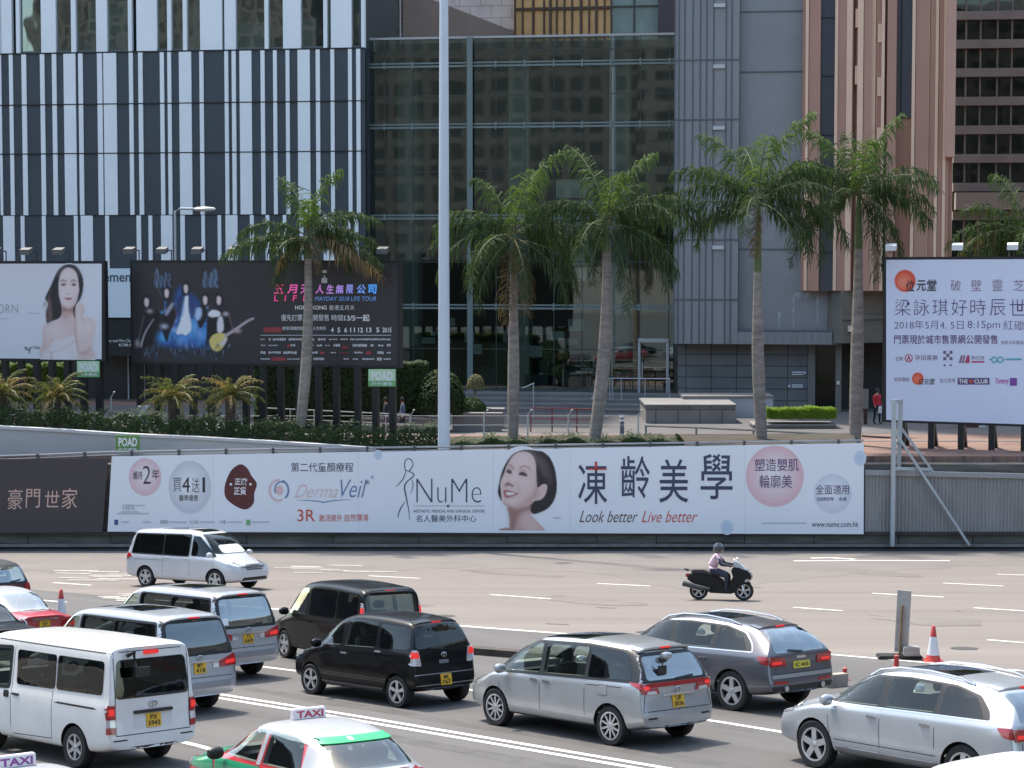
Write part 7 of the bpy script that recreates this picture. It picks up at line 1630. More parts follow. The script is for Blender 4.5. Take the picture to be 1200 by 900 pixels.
def make_hiace(name, lab, pos, yaw, num):
    S = hiace(P_WHITE); c = Car(S); t = car_root(name, lab, 'van', pos, yaw); xr = S['xr']
    c.part('side_window', G_TINT, 'L', [[(-2.02, 1.20), (-.74, 1.18), (-.74, 1.72), (-2.02, 1.72)], [(-.71, 1.18), (.42, 1.16), (.46, 1.72), (-.71, 1.72)]], t, both=True, r=.07)
    c.part('front_window', G_CLEAR, 'L', [[(.66, 1.12), (1.62, 1.06), (1.62, 1.20), (1.32, 1.68), (.66, 1.72)]], t, off=.009, both=True, r=.06)
    c.part('window_trim', TRIM, 'L', [[(.60, 1.07), (1.68, 1.02), (1.68, 1.22), (1.36, 1.73), (.60, 1.77)]], t, off=.003, both=True, r=.07)
    c.part('rear_window', G_TINT, 'B', [[(-.70, 1.14), (.70, 1.14), (.64, 1.74), (-.64, 1.74)]], t, off=.008, r=.09)
    c.part('brake_light', LREDL, 'B', [[(-.14, 1.80), (.14, 1.80), (.13, 1.86), (-.13, 1.86)]], t, off=.03, r=.02)
    for a, b, m in ((.62, .72, LRED), (.72, .84, LCLR), (.84, 1.06, LRED)): c.part('tail_light', m, 'B', [[(.70, a), (.82, a), (.82, b - .006), (.70, b - .006)]], t, off=.02, both=True)
    c.part('tail_light', LRED, 'L', [[(xr + .045, .62), (xr + .14, .62), (xr + .14, 1.06), (xr + .06, 1.06)]], t, off=.012, both=True)
    c.part('tail_lens', LREDL, 'B', [[(.72, .90), (.80, .90), (.80, 1.0), (.72, 1.0)]], t, off=.028, both=True)
    c.part('plate_recess', paint('white_deep', (0.66, 0.655, 0.64), 0, .35), 'B', [[(-.36, .66), (.36, .66), (.36, .90), (-.36, .90)]], t, off=.003, r=.03)
    c.part('plate_bar', TRIM, 'B', [[(-.36, .895), (.36, .895), (.36, .945), (-.36, .945)]], t, off=.03, r=.012)
    c.part('bumper_slot', TRIM, 'B', [[(.50, .50), (.74, .50), (.74, .522), (.50, .522)]], t, off=.004, both=True)
    c.part('under_trim', TRIM, 'B', [[(-.50, .27), (.50, .27), (.42, .40), (-.42, .40)]], t, off=.006, r=.03)
    c.strip('seam', SEAM, 'L', [[(.55, .34), (.55, 1.76)], [(-.66, .40), (-.66, 1.14)], [(-.72, .98), (-1.9, .98)], [(.50, .36), (-.66, .40)]], t, both=True, w=.012)
    c.strip('door_rail', TRIM, 'L', [[(-.80, .985), (-1.85, .985)]], t, both=True, w=.03, off=.004)
    c.strip('seam', SEAM, 'B', [[(-.80, .585), (.80, .585)], [(-.69, .6), (-.69, 1.85)], [(.69, .6), (.69, 1.85)], [(-.69, 1.86), (.69, 1.86)]], t, w=.014)
    c.strip('roof_gutter', SEAM, 'L', [[(-2.1, 1.845), (1.1, 1.845)]], t, both=True, w=.016)
    c.part('windscreen', G_CLEAR, 'F', [[(-.68, 1.2), (.68, 1.2), (.6, 1.84), (-.6, 1.84)]], t, off=.006, r=.06); c.part('headlight', HLAMP, 'F', [[(.42, .72), (.68, .74), (.66, .94), (.46, .92)]], t, off=.01, both=True)
    handles(c, t, [.40], 1.0, TRIM); c.part('door_handle', TRIM, 'L', [[(.62, .93), (.76, .93), (.76, 1.04), (.62, 1.04)]], t, off=.015, both=True, r=.03)
    p, n = c.proj('B', .42, 1.80); mb = MB(); mb.tube([p, p + Vector((-.16, .0, .06)), p + Vector((-.20, -.0, -.16))], .035, 7); mb.box(p + Vector((-.24, -.10, -.24)), (.05, .26, .15)); mb.build('rear_mirror', TRIM, t, local=True)
    plate(c, t, num[0], 0, .775, two=num[1]); badge(c, t, 0, 1.03, r=.06); mirror(t, 1.55, .96, 1.2, TRIM, 1.15); finish(c, t); add_wheels(t, S, 'van'); return t
S_ = hiace(P_WHITE)
make_hiace('delivery_van', 'white commercial van with tinted windows and a mirror above its rear window, lower left', place(S_, 89, 900, yw(45), (-1, 1)), yw(45), ('PX', '5943'))
make_hiace('delivery_van', 'white vehicle roof just cutting the lower right corner of the picture', (lambda q: q)(road(1272, 1130)), yw(50), ('', '1'))
# ---------------------------------------------------------------- silver long people carrier (smooth one-box)
def estima(p):
    S = spec(4.80, .93, 1.80, 1.73, 2.95, .335, paint=p, cab=1.35)
    S['top'] = [(S['xr'], 1.58), (S['xr'] + .25, 1.66), (-1.0, 1.72), (0, 1.725), (.5, 1.66), (1.0, 1.46), (1.72, 1.07), (2.0, .98), (S['xf'], .76)]
    S['belt'] = [(S['xr'], 1.06), (-1, 1.03), (.9, .97), (1.6, .94), (S['xf'], .70)]; S['wt'] = [(S['xr'], .62), (-1, .70), (.3, .69), (1.2, .62), (S['xf'], .5)]
    S['rear'] = [(.3, .10), (.42, .01), (.58, 0), (.66, .06), (1.05, .08), (1.3, .22), (1.6, .50), (1.73, .58)]; S['rlen'] = .9; S['bow'] = .16; S['xs'] = sorted(S['xs'] + [.5, .95]); return S
def make_estima(name, lab, pos, yaw, num):
    S = estima(P_SILV); c = Car(S); t = car_root(name, lab, 'van', pos, yaw); xr = S['xr']
    c.part('window_trim', TRIM, 'L', [[(-2.12, 1.09), (-1.0, 1.06), (1.62, .97), (1.72, 1.0), (.98, 1.40), (.50, 1.60), (-.8, 1.645), (-1.75, 1.60), (-2.0, 1.5)]], t, off=.002, both=True, r=.05)
    c.part('side_window', G_TINT, 'L', [[(-1.95, 1.13), (-.92, 1.10), (-.92, 1.60), (-1.62, 1.57), (-1.80, 1.48)]], t, off=.007, both=True, r=.05)
    c.part('side_window', G_CLEAR, 'L', [[(-.84, 1.10), (.20, 1.06), (.22, 1.575), (-.84, 1.60)]], t, off=.007, both=True, r=.05)
    c.part('front_window', G_CLEAR, 'L', [[(.30, 1.06), (1.28, 1.02), (1.0, 1.33), (.50, 1.555), (.32, 1.565)]], t, off=.007, both=True, r=.05)
    c.part('rear_surround', TRIM, 'B', [[(-.80, 1.09), (.80, 1.09), (.66, 1.56), (-.66, 1.56)]], t, off=.003, r=.05)
    c.part('rear_window', G_PALE, 'B', [[(-.68, 1.13), (.68, 1.13), (.60, 1.50), (-.60, 1.50)]], t, off=.008, r=.07)
    spoiler(c, t, xr + .82, .34, .60, P_SILV)
    c.part('lamp_bar', LRED, 'B', [[(-.60, 1.015), (.60, 1.015), (.62, 1.085), (-.62, 1.085)]], t, off=.018, r=.02)
    c.part('tail_light', LRED, 'B', [[(.42, .90), (.80, .92), (.86, 1.07), (.60, 1.085), (.48, 1.03)]], t, off=.022, both=True, r=.03)
    c.part('tail_light', LRED, 'L', [[(xr + .10, .93), (xr + .40, 1.05), (xr + .50, 1.10), (xr + .12, 1.09)]], t, off=.016, both=True, r=.02)
    c.part('reversing_light', LCLR, 'B', [[(.48, .905), (.72, .915), (.70, .965), (.52, .96)]], t, off=.028, both=True, r=.02); c.part('tail_lens', LREDL, 'B', [[(.66, .985), (.78, .99), (.78, 1.045), (.66, 1.045)]], t, off=.028, both=True, r=.02)
    c.part('chrome_bar', CHR, 'B', [[(-.36, .86), (.36, .86), (.34, .90), (-.34, .90)]], t, off=.03, r=.015)
    c.part('bumper_slot', TRIM, 'B', [[(.52, .50), (.72, .50), (.72, .53), (.52, .53)]], t, off=.006, both=True); c.part('under_trim', TRIM, 'B', [[(-.78, .27), (.78, .27), (.76, .37), (-.76, .37)]], t, off=.01)
    c.part('sunroof', G_TINT, 'T', [[(-.62, -.60), (.42, -.58), (.42, .58), (-.62, .60)]], t, off=.004, r=.05)
    c.strip('seam', SEAM, 'L', [[(.26, .32), (.25, 1.0)], [(-.88, .34), (-.88, 1.04)], [(-.9, .98), (-1.75, 1.0)], [(1.36, .94), (1.30, .36)], [(1.2, .30), (-1.1, .31)]], t, both=True, w=.012)
    c.part('fuel_flap', P_SILV, 'L', [[(-1.42, .84), (-1.22, .84), (-1.22, 1.0), (-1.42, 1.0)]], t, off=.004, r=.02); c.strip('seam', SEAM, 'L', [[(-1.43, .835), (-1.21, .835), (-1.21, 1.005), (-1.43, 1.005), (-1.43, .835)]], t, w=.008)
    c.strip('seam', SEAM, 'B', [[(-.80, .63), (.80, .63)], [(-.80, .64), (-.72, 1.0)], [(.80, .64), (.72, 1.0)]], t, w=.014)
    c.part('windscreen', G_CLEAR, 'F', [[(-.72, 1.1), (.72, 1.1), (.58, 1.60), (-.58, 1.60)]], t, off=.005, r=.06); c.part('headlight', HLAMP, 'F', [[(.42, .66), (.74, .7), (.72, .84), (.48, .78)]], t, off=.01, both=True)
    p, n = c.proj('B', .22, 1.50); mb = MB(); mb.lathe([(.001, -.11), (.05, -.1), (.07, 0), (.05, .1), (.001, .11)], 10, Matrix.Translation(p + Vector((-.10, -.12, .0))) @ Matrix.Rotation(R(90), 4, 'X')); mb.build('rear_mirror', P_SILV, t, local=True, smooth=True)
    p, n = c.proj('B', .30, 1.26); mb = MB(); mb.box(p + n * .05, (.04, .17, .15)); mb.tube([p + n * .05, p + n * .06 + Vector((0, 0, .2))], .012, 5); mb.build('rear_mirror', TRIM, t, local=True)
    plate(c, t, num[0], 0, .76, two=num[1]); badge(c, t, 0, .95); wiper(c, t, [(.02, 1.12), (-.40, 1.15)]); mirror(t, 1.20, .98, 1.06, P_SILV); handles(c, t, [.10 + .3, .08], .93, CHR); finish(c, t); add_wheels(t, S, 'ten'); return t
S_ = estima(P_SILV)
make_estima('passenger_van', 'silver long one-box family car with a black sunroof and red lamp band, lower centre', place(S_, 716, 874, yw(49), (-1, 1)), yw(49), ('UF', '3036'))
# ---------------------------------------------------------------- black compact with upright tail
def spade(p):
    S = spec(3.995, .62, 1.695, 1.69, 2.60, .305, paint=p, cab=1.0)
    S['top'] = [(S['xr'], 1.52), (S['xr'] + .2, 1.62), (-.6, 1.69), (.2, 1.68), (.55, 1.60), (.85, 1.40), (1.25, 1.10), (1.5, 1.02), (S['xf'], .80)]
    S['belt'] = [(S['xr'], 1.06), (.7, 1.0), (1.1, .98), (S['xf'], .74)]; S['wt'] = [(S['xr'], .58), (-.6, .66), (.4, .64), (1.2, .56), (S['xf'], .5)]
    S['rear'] = [(.3, .06), (.42, .0), (.58, .0), (.66, .05), (1.05, .08), (1.5, .30), (1.69, .40)]; S['rlen'] = .7; S['bow'] = .15; return S
def make_spade(name, lab, pos, yaw):
    S = spade(P_BLACK); c = Car(S); t = car_root(name, lab, 'car', pos, yaw); xr = S['xr']
    c.part('side_window', G_TINT, 'L', [[(-1.62, 1.12), (-.78, 1.08), (-.72, 1.54), (-1.50, 1.50)]], t, off=.006, both=True, r=.06)
    c.part('side_window', G_CLEAR, 'L', [[(-.66, 1.08), (.28, 1.05), (.24, 1.55), (-.62, 1.56)]], t, off=.006, both=True, r=.05)
    c.part('front_window', G_CLEAR, 'L', [[(.36, 1.06), (.92, 1.03), (.72, 1.32), (.40, 1.50)]], t, off=.006, both=True, r=.05)
    c.part('rear_window', G_TINT, 'B', [[(-.68, 1.12), (.68, 1.12), (.58, 1.54), (-.58, 1.54)]], t, off=.007, r=.1)
    spoiler(c, t, xr + .56, .15, .54, P_BLACK)
    c.part('tail_light', LCLR, 'B', [[(.58, .80), (.80, .82), (.81, 1.10), (.64, 1.10)]], t, off=.022, both=True, r=.04); c.part('tail_lens', LREDL, 'B', [[(.62, .95), (.80, .955), (.805, 1.07), (.65, 1.07)]], t, off=.03, both=True, r=.03)
    c.part('tail_light', LCLR, 'L', [[(xr + .08, .82), (xr + .24, .82), (xr + .22, 1.09), (xr + .12, 1.10)]], t, off=.016, both=True, r=.03); c.part('tail_lens', LREDL, 'L', [[(xr + .08, .95), (xr + .22, .95), (xr + .20, 1.07), (xr + .12, 1.07)]], t, off=.024, both=True, r=.02)
    c.part('trunk_badge', mat('badge_grey', (0.16, 0.16, 0.18), .4), 'B', [[(-.12, .82), (.12, .82), (.12, .89), (-.12, .89)]], t, off=.006); c.part('under_trim', TRIM, 'B', [[(-.6, .27), (.6, .27), (.6, .36), (-.6, .36)]], t, off=.004)
    c.strip('bumper_line', mat('soft_chrome', (0.3, 0.3, 0.32), .3, .7), 'B', [[(-.76, .64), (.76, .64)], [(-.74, .44), (.74, .44)]], t, w=.018, off=.006)
    c.part('side_skirt', mat('skirt_grey', (0.06, 0.06, 0.065), .35), 'L', [[(-.92, .26), (.92, .26), (.92, .34), (-.92, .34)]], t, off=.03, both=True)
    c.strip('seam', mat('seam_black', (0.002, 0.002, 0.002), .8), 'L', [[(.33, .34), (.33, 1.04)], [(-.72, .34), (-.72, 1.06)], [(.98, 1.0), (.94, .4)]], t, both=True, w=.012)
    plate(c, t, 'MK', 0, .52, two='767'); badge(c, t, 0, .98); wiper(c, t, [(.0, 1.10), (.36, 1.13)]); mirror(t, .98, .92, 1.06, P_BLACK); handles(c, t, [.22], .92, CHR); handles(c, t, [-.78], 1.02, CHR); finish(c, t); add_wheels(t, S, 'star')
    c.part('windscreen', G_CLEAR, 'F', [[(-.66, 1.12), (.66, 1.12), (.54, 1.56), (-.54, 1.56)]], t, off=.005, r=.06); c.part('headlight', HLAMP, 'F', [[(.42, .66), (.7, .7), (.68, .88), (.48, .82)]], t, off=.01, both=True); c.part('headlight', HLAMP, 'L', [[(S['xf'] - .46, .78), (S['xf'] - .16, .72), (S['xf'] - .2, .86), (S['xf'] - .36, .92)]], t, off=.01, both=True, r=.03)
    return t
S_ = spade(P_BLACK)
make_spade('compact_car', 'black rounded compact car with a yellow plate low in its bumper, nearest black car', place(S_, 466, 829.5, yw(46), (-1, 1)), yw(46))
# ---------------------------------------------------------------- black one-box further back
def noah(p):
    S = spec(4.60, .90, 1.69, 1.85, 2.82, .32, paint=p)
    S['top'] = [(S['xr'], 1.72), (S['xr'] + .2, 1.80), (-1, 1.85), (.4, 1.84), (.8, 1.74), (1.1, 1.5), (1.6, 1.12), (1.95, 1.0), (S['xf'], .82)]
    S['belt'] = [(S['xr'], 1.06), (.9, 1.02), (S['xf'], .76)]; S['wt'] = [(S['xr'], .68), (0, .70), (1.2, .62), (S['xf'], .52)]
    S['rear'] = [(.3, .06), (.45, 0), (.62, 0), (.7, .05), (1.05, .06), (1.7, .18), (1.85, .22)]; S['rlen'] = .5; S['bow'] = .10; return S
def make_noah(name, lab, pos, yaw):
    S = noah(P_BLACK); c = Car(S); t = car_root(name, lab, 'van', pos, yaw); xr = S['xr']
    c.part('side_window', G_TINT, 'L', [[(-1.96, 1.12), (-1.06, 1.11), (-1.06, 1.68), (-1.90, 1.67)]], t, both=True, r=.06); c.part('side_window', G_TINT, 'L', [[(-.98, 1.10), (.20, 1.08), (.22, 1.68), (-.98, 1.69)]], t, both=True, r=.06)
    c.part('front_window', G_PALE, 'L', [[(.32, 1.08), (1.25, 1.05), (1.0, 1.42), (.70, 1.64), (.34, 1.67)]], t, both=True, r=.05)
    c.part('rear_window', G_CLEAR, 'B', [[(-.66, 1.10), (.66, 1.10), (.60, 1.66), (-.60, 1.66)]], t, off=.007, r=.08); spoiler(c, t, xr + .34, .09, .60, P_BLACK)
    c.part('tail_light', LCLR, 'B', [[(.68, .98), (.80, .98), (.76, 1.50), (.68, 1.50)]], t, off=.016, both=True, r=.03); c.part('tail_lens', LREDL, 'B', [[(.69, 1.24), (.79, 1.24), (.77, 1.40), (.69, 1.40)]], t, off=.026, both=True, r=.02)
    c.part('tail_light', LRED, 'L', [[(xr + .10, 1.0), (xr + .24, 1.0), (xr + .24, 1.50), (xr + .20, 1.50)]], t, off=.01, both=True, r=.02); c.part('tail_lens', LREDL, 'L', [[(xr + .11, 1.24), (xr + .24, 1.24), (xr + .24, 1.40), (xr + .16, 1.40)]], t, off=.02, both=True, r=.02)
    c.strip('seam', mat('seam_black', (0, 0, 0)), 'L', [[(.27, .34), (.27, 1.06)], [(-1.02, .36), (-1.02, 1.08)], [(-1.1, .98), (-2, .98)]], t, both=True, w=.012)
    plate(c, t, '', 0, .80, two='1'); mirror(t, 1.18, .92, 1.1, P_BLACK); handles(c, t, [.14, -.86 + .95], .95, P_BLACK); finish(c, t); add_wheels(t, S, 'five')
    c.part('windscreen', G_CLEAR, 'F', [[(-.70, 1.14), (.70, 1.14), (.58, 1.70), (-.58, 1.70)]], t, off=.005, r=.06); c.part('headlight', HLAMP, 'F', [[(.42, .66), (.7, .7), (.68, .9), (.48, .84)]], t, off=.01, both=True); return t
S_ = noah(P_BLACK)
make_noah('passenger_van', 'black boxy people carrier half hidden behind the nearest black car', place(S_, 334, 771, yw(57), (1, 1)), yw(57))
# ---------------------------------------------------------------- big estates
def q7(p):
    S = spec(5.09, 1.08, 1.98, 1.70, 3.0, .375, paint=p, cab=1.15)
    S['top'] = [(S['xr'], 1.42), (S['xr'] + .3, 1.58), (-1.1, 1.67), (-.2, 1.70), (.4, 1.66), (.85, 1.46), (1.42, 1.13), (1.8, 1.08), (2.3, .98), (S['xf'], .84)]
    S['belt'] = [(S['xr'], 1.08), (-1, 1.07), (.8, 1.03), (1.5, 1.0), (S['xf'], .78)]; S['wt'] = [(S['xr'], .58), (-1, .68), (0, .70), (1, .62), (S['xf'], .5)]
    S['rear'] = [(.3, .10), (.46, .01), (.64, 0), (.74, .05), (1.08, .08), (1.3, .28), (1.55, .62), (1.7, .75)]; S['rlen'] = 1.0; S['bow'] = .15; S['gap'] = .045; S['bot'] = [(S['xr'], .40), (S['xr'] + .5, .30), (S['xf'] - .6, .28), (S['xf'], .34)]; return S
def make_q7(name, lab, p, pos, yaw, num, glass=G_CLEAR):
    S = q7(p); c = Car(S); t = car_root(name, lab, 'car', pos, yaw); xr = S['xr']
    out_ = [(-2.0, 1.12), (-.6, 1.10), (1.28, 1.05), (.86, 1.36), (.40, 1.575), (-.30, 1.615), (-1.2, 1.585), (-1.68, 1.46), (-1.92, 1.26)]
    c.part('window_frame', CHR, 'L', [out_], t, off=.002, both=True, r=.06)
    cx, cz = -.35, 1.33; c.part('window_trim', TRIM, 'L', [[(cx + (x - cx) * .975, cz + (z - cz) * .90) for x, z in out_]], t, off=.005, both=True, r=.05)
    c.part('side_window', G_TINT, 'L', [[(-1.84, 1.155), (-1.02, 1.14), (-1.02, 1.53), (-1.20, 1.53), (-1.60, 1.42)]], t, off=.009, both=True, r=.05)
    c.part('side_window', glass, 'L', [[(-.93, 1.14), (.02, 1.12), (.04, 1.55), (-.30, 1.565), (-.93, 1.545)]], t, off=.009, both=True, r=.04); c.part('front_window', glass, 'L', [[(.16, 1.12), (1.08, 1.085), (.80, 1.32), (.38, 1.525), (.17, 1.545)]], t, off=.009, both=True, r=.04)
    c.part('rear_window', G_PALE, 'B', [[(-.72, 1.12), (.72, 1.12), (.56, 1.50), (-.56, 1.50)]], t, off=.008, r=.08)
    spoiler(c, t, xr + .98, .28, .56, p)
    c.part('tail_light', LRED, 'B', [[(.44, .88), (.86, .88), (.90, 1.06), (.46, 1.03)]], t, off=.02, both=True, r=.03); c.part('tail_light', LRED, 'L', [[(xr + .12, .90), (xr + .34, .94), (xr + .46, 1.06), (xr + .14, 1.07)]], t, off=.02, both=True, r=.03)
    c.part('tail_lens', LREDL, 'B', [[(.56, .92), (.82, .92), (.83, .97), (.56, .965)]], t, off=.028, both=True, r=.02)
    c.part('bumper_band', P_SILV if p is P_GREY else p, 'B', [[(-.84, .66), (.84, .66), (.85, .73), (-.85, .73)]], t, off=.018, r=.02); c.part('reflector', LRED, 'B', [[(.42, .555), (.80, .56), (.80, .62), (.44, .60)]], t, off=.014, both=True, r=.02)
    c.part('under_trim', TRIM, 'B', [[(-.84, .36), (.84, .36), (.86, .52), (-.86, .52)]], t, off=.008, r=.03); c.part('sill', TRIM if p is P_GREY else mat('sill_grey', (0.22, 0.22, 0.23), .4, .3), 'L', [[(-1.02, .31), (1.02, .31), (1.02, .42), (-1.02, .42)]], t, off=.02, both=True)
    for y in (.52, -.52):
        q, n = c.proj('B', y, .47); mb = MB(); mb.tube([q + Vector((-.05, 0, 0)), q + Vector((.1, 0, 0))], .055, 10); mb.build('exhaust', CHR, t, local=True)
    c.part('sunroof', G_TINT, 'T', [[(-1.0, -.46), (.42, -.44), (.42, .44), (-1.0, .46)]], t, off=.005, r=.08)
    for sg in (1, -1):
        pts = []
        for x in (-1.45, -1.2, -.6, 0, .4, .6): q, n = c.proj('T', x, sg * .60); pts.append(q + Vector((0, 0, .012 if x in (-1.45, .6) else .05)))
        mb = MB(); mb.tube(pts, .02, 6); mb.build('roof_rail', CHR, t, local=True, smooth=True)
    c.strip('seam', SEAM, 'L', [[(.10, .42), (.10, 1.06)], [(-.98, .62), (-.98, 1.08)], [(1.2, 1.0), (1.12, .44)], [(1.05, .52), (-1.0, .52)]], t, both=True, w=.012); c.strip('seam', SEAM, 'B', [[(-.84, .74), (.84, .74)], [(-.72, .86), (-.72, .76)], [(.72, .86), (.72, .76)]], t, w=.014)
    c.part('badge_mark', CHR, 'B', [[(-.13, 1.00), (.13, 1.00), (.13, 1.05), (-.13, 1.05)]], t, off=.012, r=.02); plate(c, t, num, 0, .88, w=.46, h=.13, yellow=PLY2); wiper(c, t, [(-.05, 1.11), (.34, 1.15)]); mirror(t, 1.12, 1.05, 1.12, p, 1.05); handles(c, t, [.26, -.80], .95, CHR); finish(c, t); add_wheels(t, S, 'five')
    c.part('windscreen', G_CLEAR, 'F', [[(-.74, 1.15), (.74, 1.15), (.58, 1.58), (-.58, 1.58)]], t, off=.005, r=.06); c.part('headlight', HLAMP, 'F', [[(.44, .74), (.78, .78), (.76, .92), (.5, .88)]], t, off=.01, both=True); c.part('headlight', HLAMP, 'L', [[(S['xf'] - .5, .84), (S['xf'] - .2, .78), (S['xf'] - .24, .9), (S['xf'] - .4, .96)]], t, off=.01, both=True, r=.03); return t
S_ = q7(P_GREY)
make_q7('estate_car', 'dark grey high estate car with a chrome window line and lemon plate', P_GREY, place(S_, 858, 833, yw(48), (-1, 1)), yw(48), 'EC 4418')
make_q7('estate_car', 'pale silver high estate car with roof rails cut by the right picture edge', P_SIL2, place(S_, 955, 900, yw(53), (1, 1)), yw(53), '')
# ---------------------------------------------------------------- saloon taxis and saloons
def saloon(p, L=4.695, W_=1.695, H=1.50):
    S = spec(L, 1.06, W_, H, 2.68, .31, paint=p, cab=.95)
    S['top'] = [(S['xr'], .98), (S['xr'] + .1, 1.02), (-1.62, 1.06), (-1.30, 1.26), (-.98, 1.42), (-.5, 1.49), (.1, H), (.45, 1.46), (.9, 1.22), (1.25, 1.03), (1.6, .99), (S['xf'], .84)]
    S['belt'] = [(S['xr'], .90), (-1.6, .96), (1.2, .93), (S['xf'], .76)]; S['wt'] = [(S['xr'], .56), (-1.6, .6), (-.8, .60), (.2, .62), (1.1, .58), (S['xf'], .5)]
    S['rear'] = [(.3, .06), (.45, 0), (.6, .0), (.7, .04), (1.0, .05)]; S['bow'] = .08; S['xs'] = sorted([S['xr'], S['xr'] + .05, S['xr'] + .25, S['xr'] + .55, -1.62, -1.30, -.98, -.5, .1, .45, .9, 1.25, 1.6, S['xf'] - .3, S['xf'] - .1, S['xf'] - .02, S['xf']]); return S
def make_saloon(name, lab, cat, p, pos, yaw, num, roofp=None, taxi=None, glass=G_CLEAR, rglass=G_PALE, plc=None, fender=None, band=None, chromes=True):
    S = saloon(p); c = Car(S); t = car_root(name, lab, cat, pos, yaw); xr, xf = S['xr'], S['xf']
    if roofp:
        c.part('roof', roofp, 'T', [[(-1.02, -.60), (-.5, -.64), (.3, -.64), (.42, -.6), (.42, .6), (.3, .64), (-.5, .64), (-1.02, .60)]], t, off=.007, th=.01, r=.08, h=.06)
        c.part('pillar', roofp, 'L', [[(-1.62, .98), (-1.0, .98), (-.86, 1.42), (-1.02, 1.42)], [(.0, .97), (.10, .97), (.10, 1.43), (0., 1.43)], [(1.16, .99), (1.28, .99), (.46, 1.45), (.34, 1.45)], [(-1.02, 1.39), (.5, 1.39), (.44, 1.47), (-.95, 1.45)]], t, off=.006, h=.05, both=True)
        c.part('rear_frame', roofp, 'B', [[(-.64, 1.04), (.64, 1.04), (.58, 1.43), (-.58, 1.43)]], t, off=.006, h=.05, r=.05)
    c.part('side_window', glass, 'L', [[(-.98, 1.0), (-.03, .99), (-.03, 1.385), (-.60, 1.385), (-.82, 1.33)]], t, off=.009, both=True, r=.04); c.part('front_window', glass, 'L', [[(.12, .99), (1.02, .985), (.50, 1.33), (.36, 1.385), (.12, 1.39)]], t, off=.009, both=True, r=.04)
    c.part('rear_window', rglass, 'B', [[(-.58, 1.075), (.58, 1.075), (.52, 1.395), (-.52, 1.395)]], t, off=.010, r=.06)
    if band: c.part('window_band', band, 'B', [[(-.535, 1.335), (.535, 1.335), (.52, 1.395), (-.52, 1.395)]], t, off=.024, h=.05); bd_ = c.part('window_mark', PWHITE, 'B', [[(.10 + .04 * math.cos(a), 1.365 + .02 * math.sin(a)) for a in [k * .7 for k in range(9)]]], t, off=.030)
    c.part('tail_light', LRED, 'B', [[(.44, .68), (.80, .69), (.80, .86), (.44, .85)]], t, off=.016, both=True, r=.02); c.part('tail_lens', LREDL, 'B', [[(.62, .72), (.78, .72), (.78, .83), (.62, .82)]], t, off=.024, both=True, r=.02)
    if chromes: c.part('boot_chrome', CHR, 'B', [[(-.34, .89), (.34, .89), (.34, .925), (-.34, .925)]], t, off=.02, r=.01); c.part('bumper_trim', TRIM, 'B', [[(-.80, .46), (.80, .46), (.80, .56), (-.80, .56)]], t, off=.012)
    c.strip('seam', SEAM, 'L', [[(.05, .32), (.05, .97)], [(-1.0, .5), (-1.02, .97)], [(1.12, .34), (1.16, .95)]], t, both=True); c.strip('seam', SEAM, 'B', [[(-.72, .62), (-.72, .92)], [(.72, .62), (.72, .92)], [(-.72, .61), (.72, .61)]], t)
    c.part('windscreen', glass, 'F', [[(-.62, 1.06), (.62, 1.06), (.55, 1.43), (-.55, 1.43)]], t, off=.006, r=.05); c.part('headlight', HLAMP, 'F', [[(.4, .64), (.7, .64), (.7, .78), (.4, .78)]], t, off=.01, both=True)
    plate(c, t, num[0], 0, .76, two=num[1] if len(num) > 1 else None, yellow=plc); mirror(t, .95, .93, 1.02, TRIM); handles(c, t, [-.85, .18], .87, TRIM); finish(c, t); add_wheels(t, S, 'hub')
    if fender: c.part('front_wing', fender, 'L', [[(1.2, .38 if False else .72), (xf - .12, .70), (xf - .12, .82), (1.25, .93)], [(-.0, .62), (1.18, .62), (1.18, .93), (-.0, .95)]], t, off=.006, h=.05, both=True); c.part('bonnet', fender, 'T', [[(1.34, -.66), (xf - .25, -.62), (xf - .25, .62), (1.34, .66)]], t, off=.007, h=.05, r=.06)
    if taxi:
        q, n = c.proj('T', .12, 0); sgn = MB(); w_ = .25; poly = [(-.06, .002), (.06, .002), (.045, .15), (-.045, .15)]
        sgn.prism(poly, lambda a, b: q + Vector((a, -w_, b)), lambda a, b: q + Vector((a, w_, b))); so = sgn.build('taxi_sign', mat('sign_box', (0.74, 0.70, 0.72), .4), t, local=True, bevel=.012)
        mb = MB()
        for sd in (-1, 1):
            vs, fs = text_tris('TAXI', .035); mb.add([q + Vector((sd * (.062 - .015 * (.25 + .5 * y)), (w_ * .82 - 2 * w_ * .82 * x) * (1 if sd < 0 else -1), .03 + .09 * y)) for x, y in vs], fs)
        mb.build('lettering', taxi, so, local=True)
    return t, c
TR = mat('taxi_letter', (0.42, 0.03, 0.06), .5); TP = mat('taxi_letter_plum', (0.26, 0.05, 0.28), .5)
t, c = make_saloon('taxi', 'taxi with silver roof, red boot and green wing at the bottom edge', 'taxi', P_RED, place_top(361, 836, 1.56, .12, yw(53)), yw(53), ('', '1'), P_TSIL, TR, band=mat('band_green', (0.03, 0.42, 0.16), .5), fender=P_GREEN, rglass=carglass('mid_glass', (0.42, 0.50, 0.45), .10))
t, c = make_saloon('taxi', 'red taxi with silver roof and yellow plate, stopped at the left edge', 'taxi', P_RED, place_top(55, 733, .76, -2.4, yw(47)), yw(47), ('GA', '421'), P_TSIL, None)
mb = MB(); q, n = c.proj('B', .60, .80); mb.lathe([(.15, 0), (.15, .02), (.11, .025)], 20, Matrix.Translation(q + n * .02) @ Matrix.Rotation(R(-90), 4, 'Y')); mb.build('seat_badge', PWHITE, t, local=True)
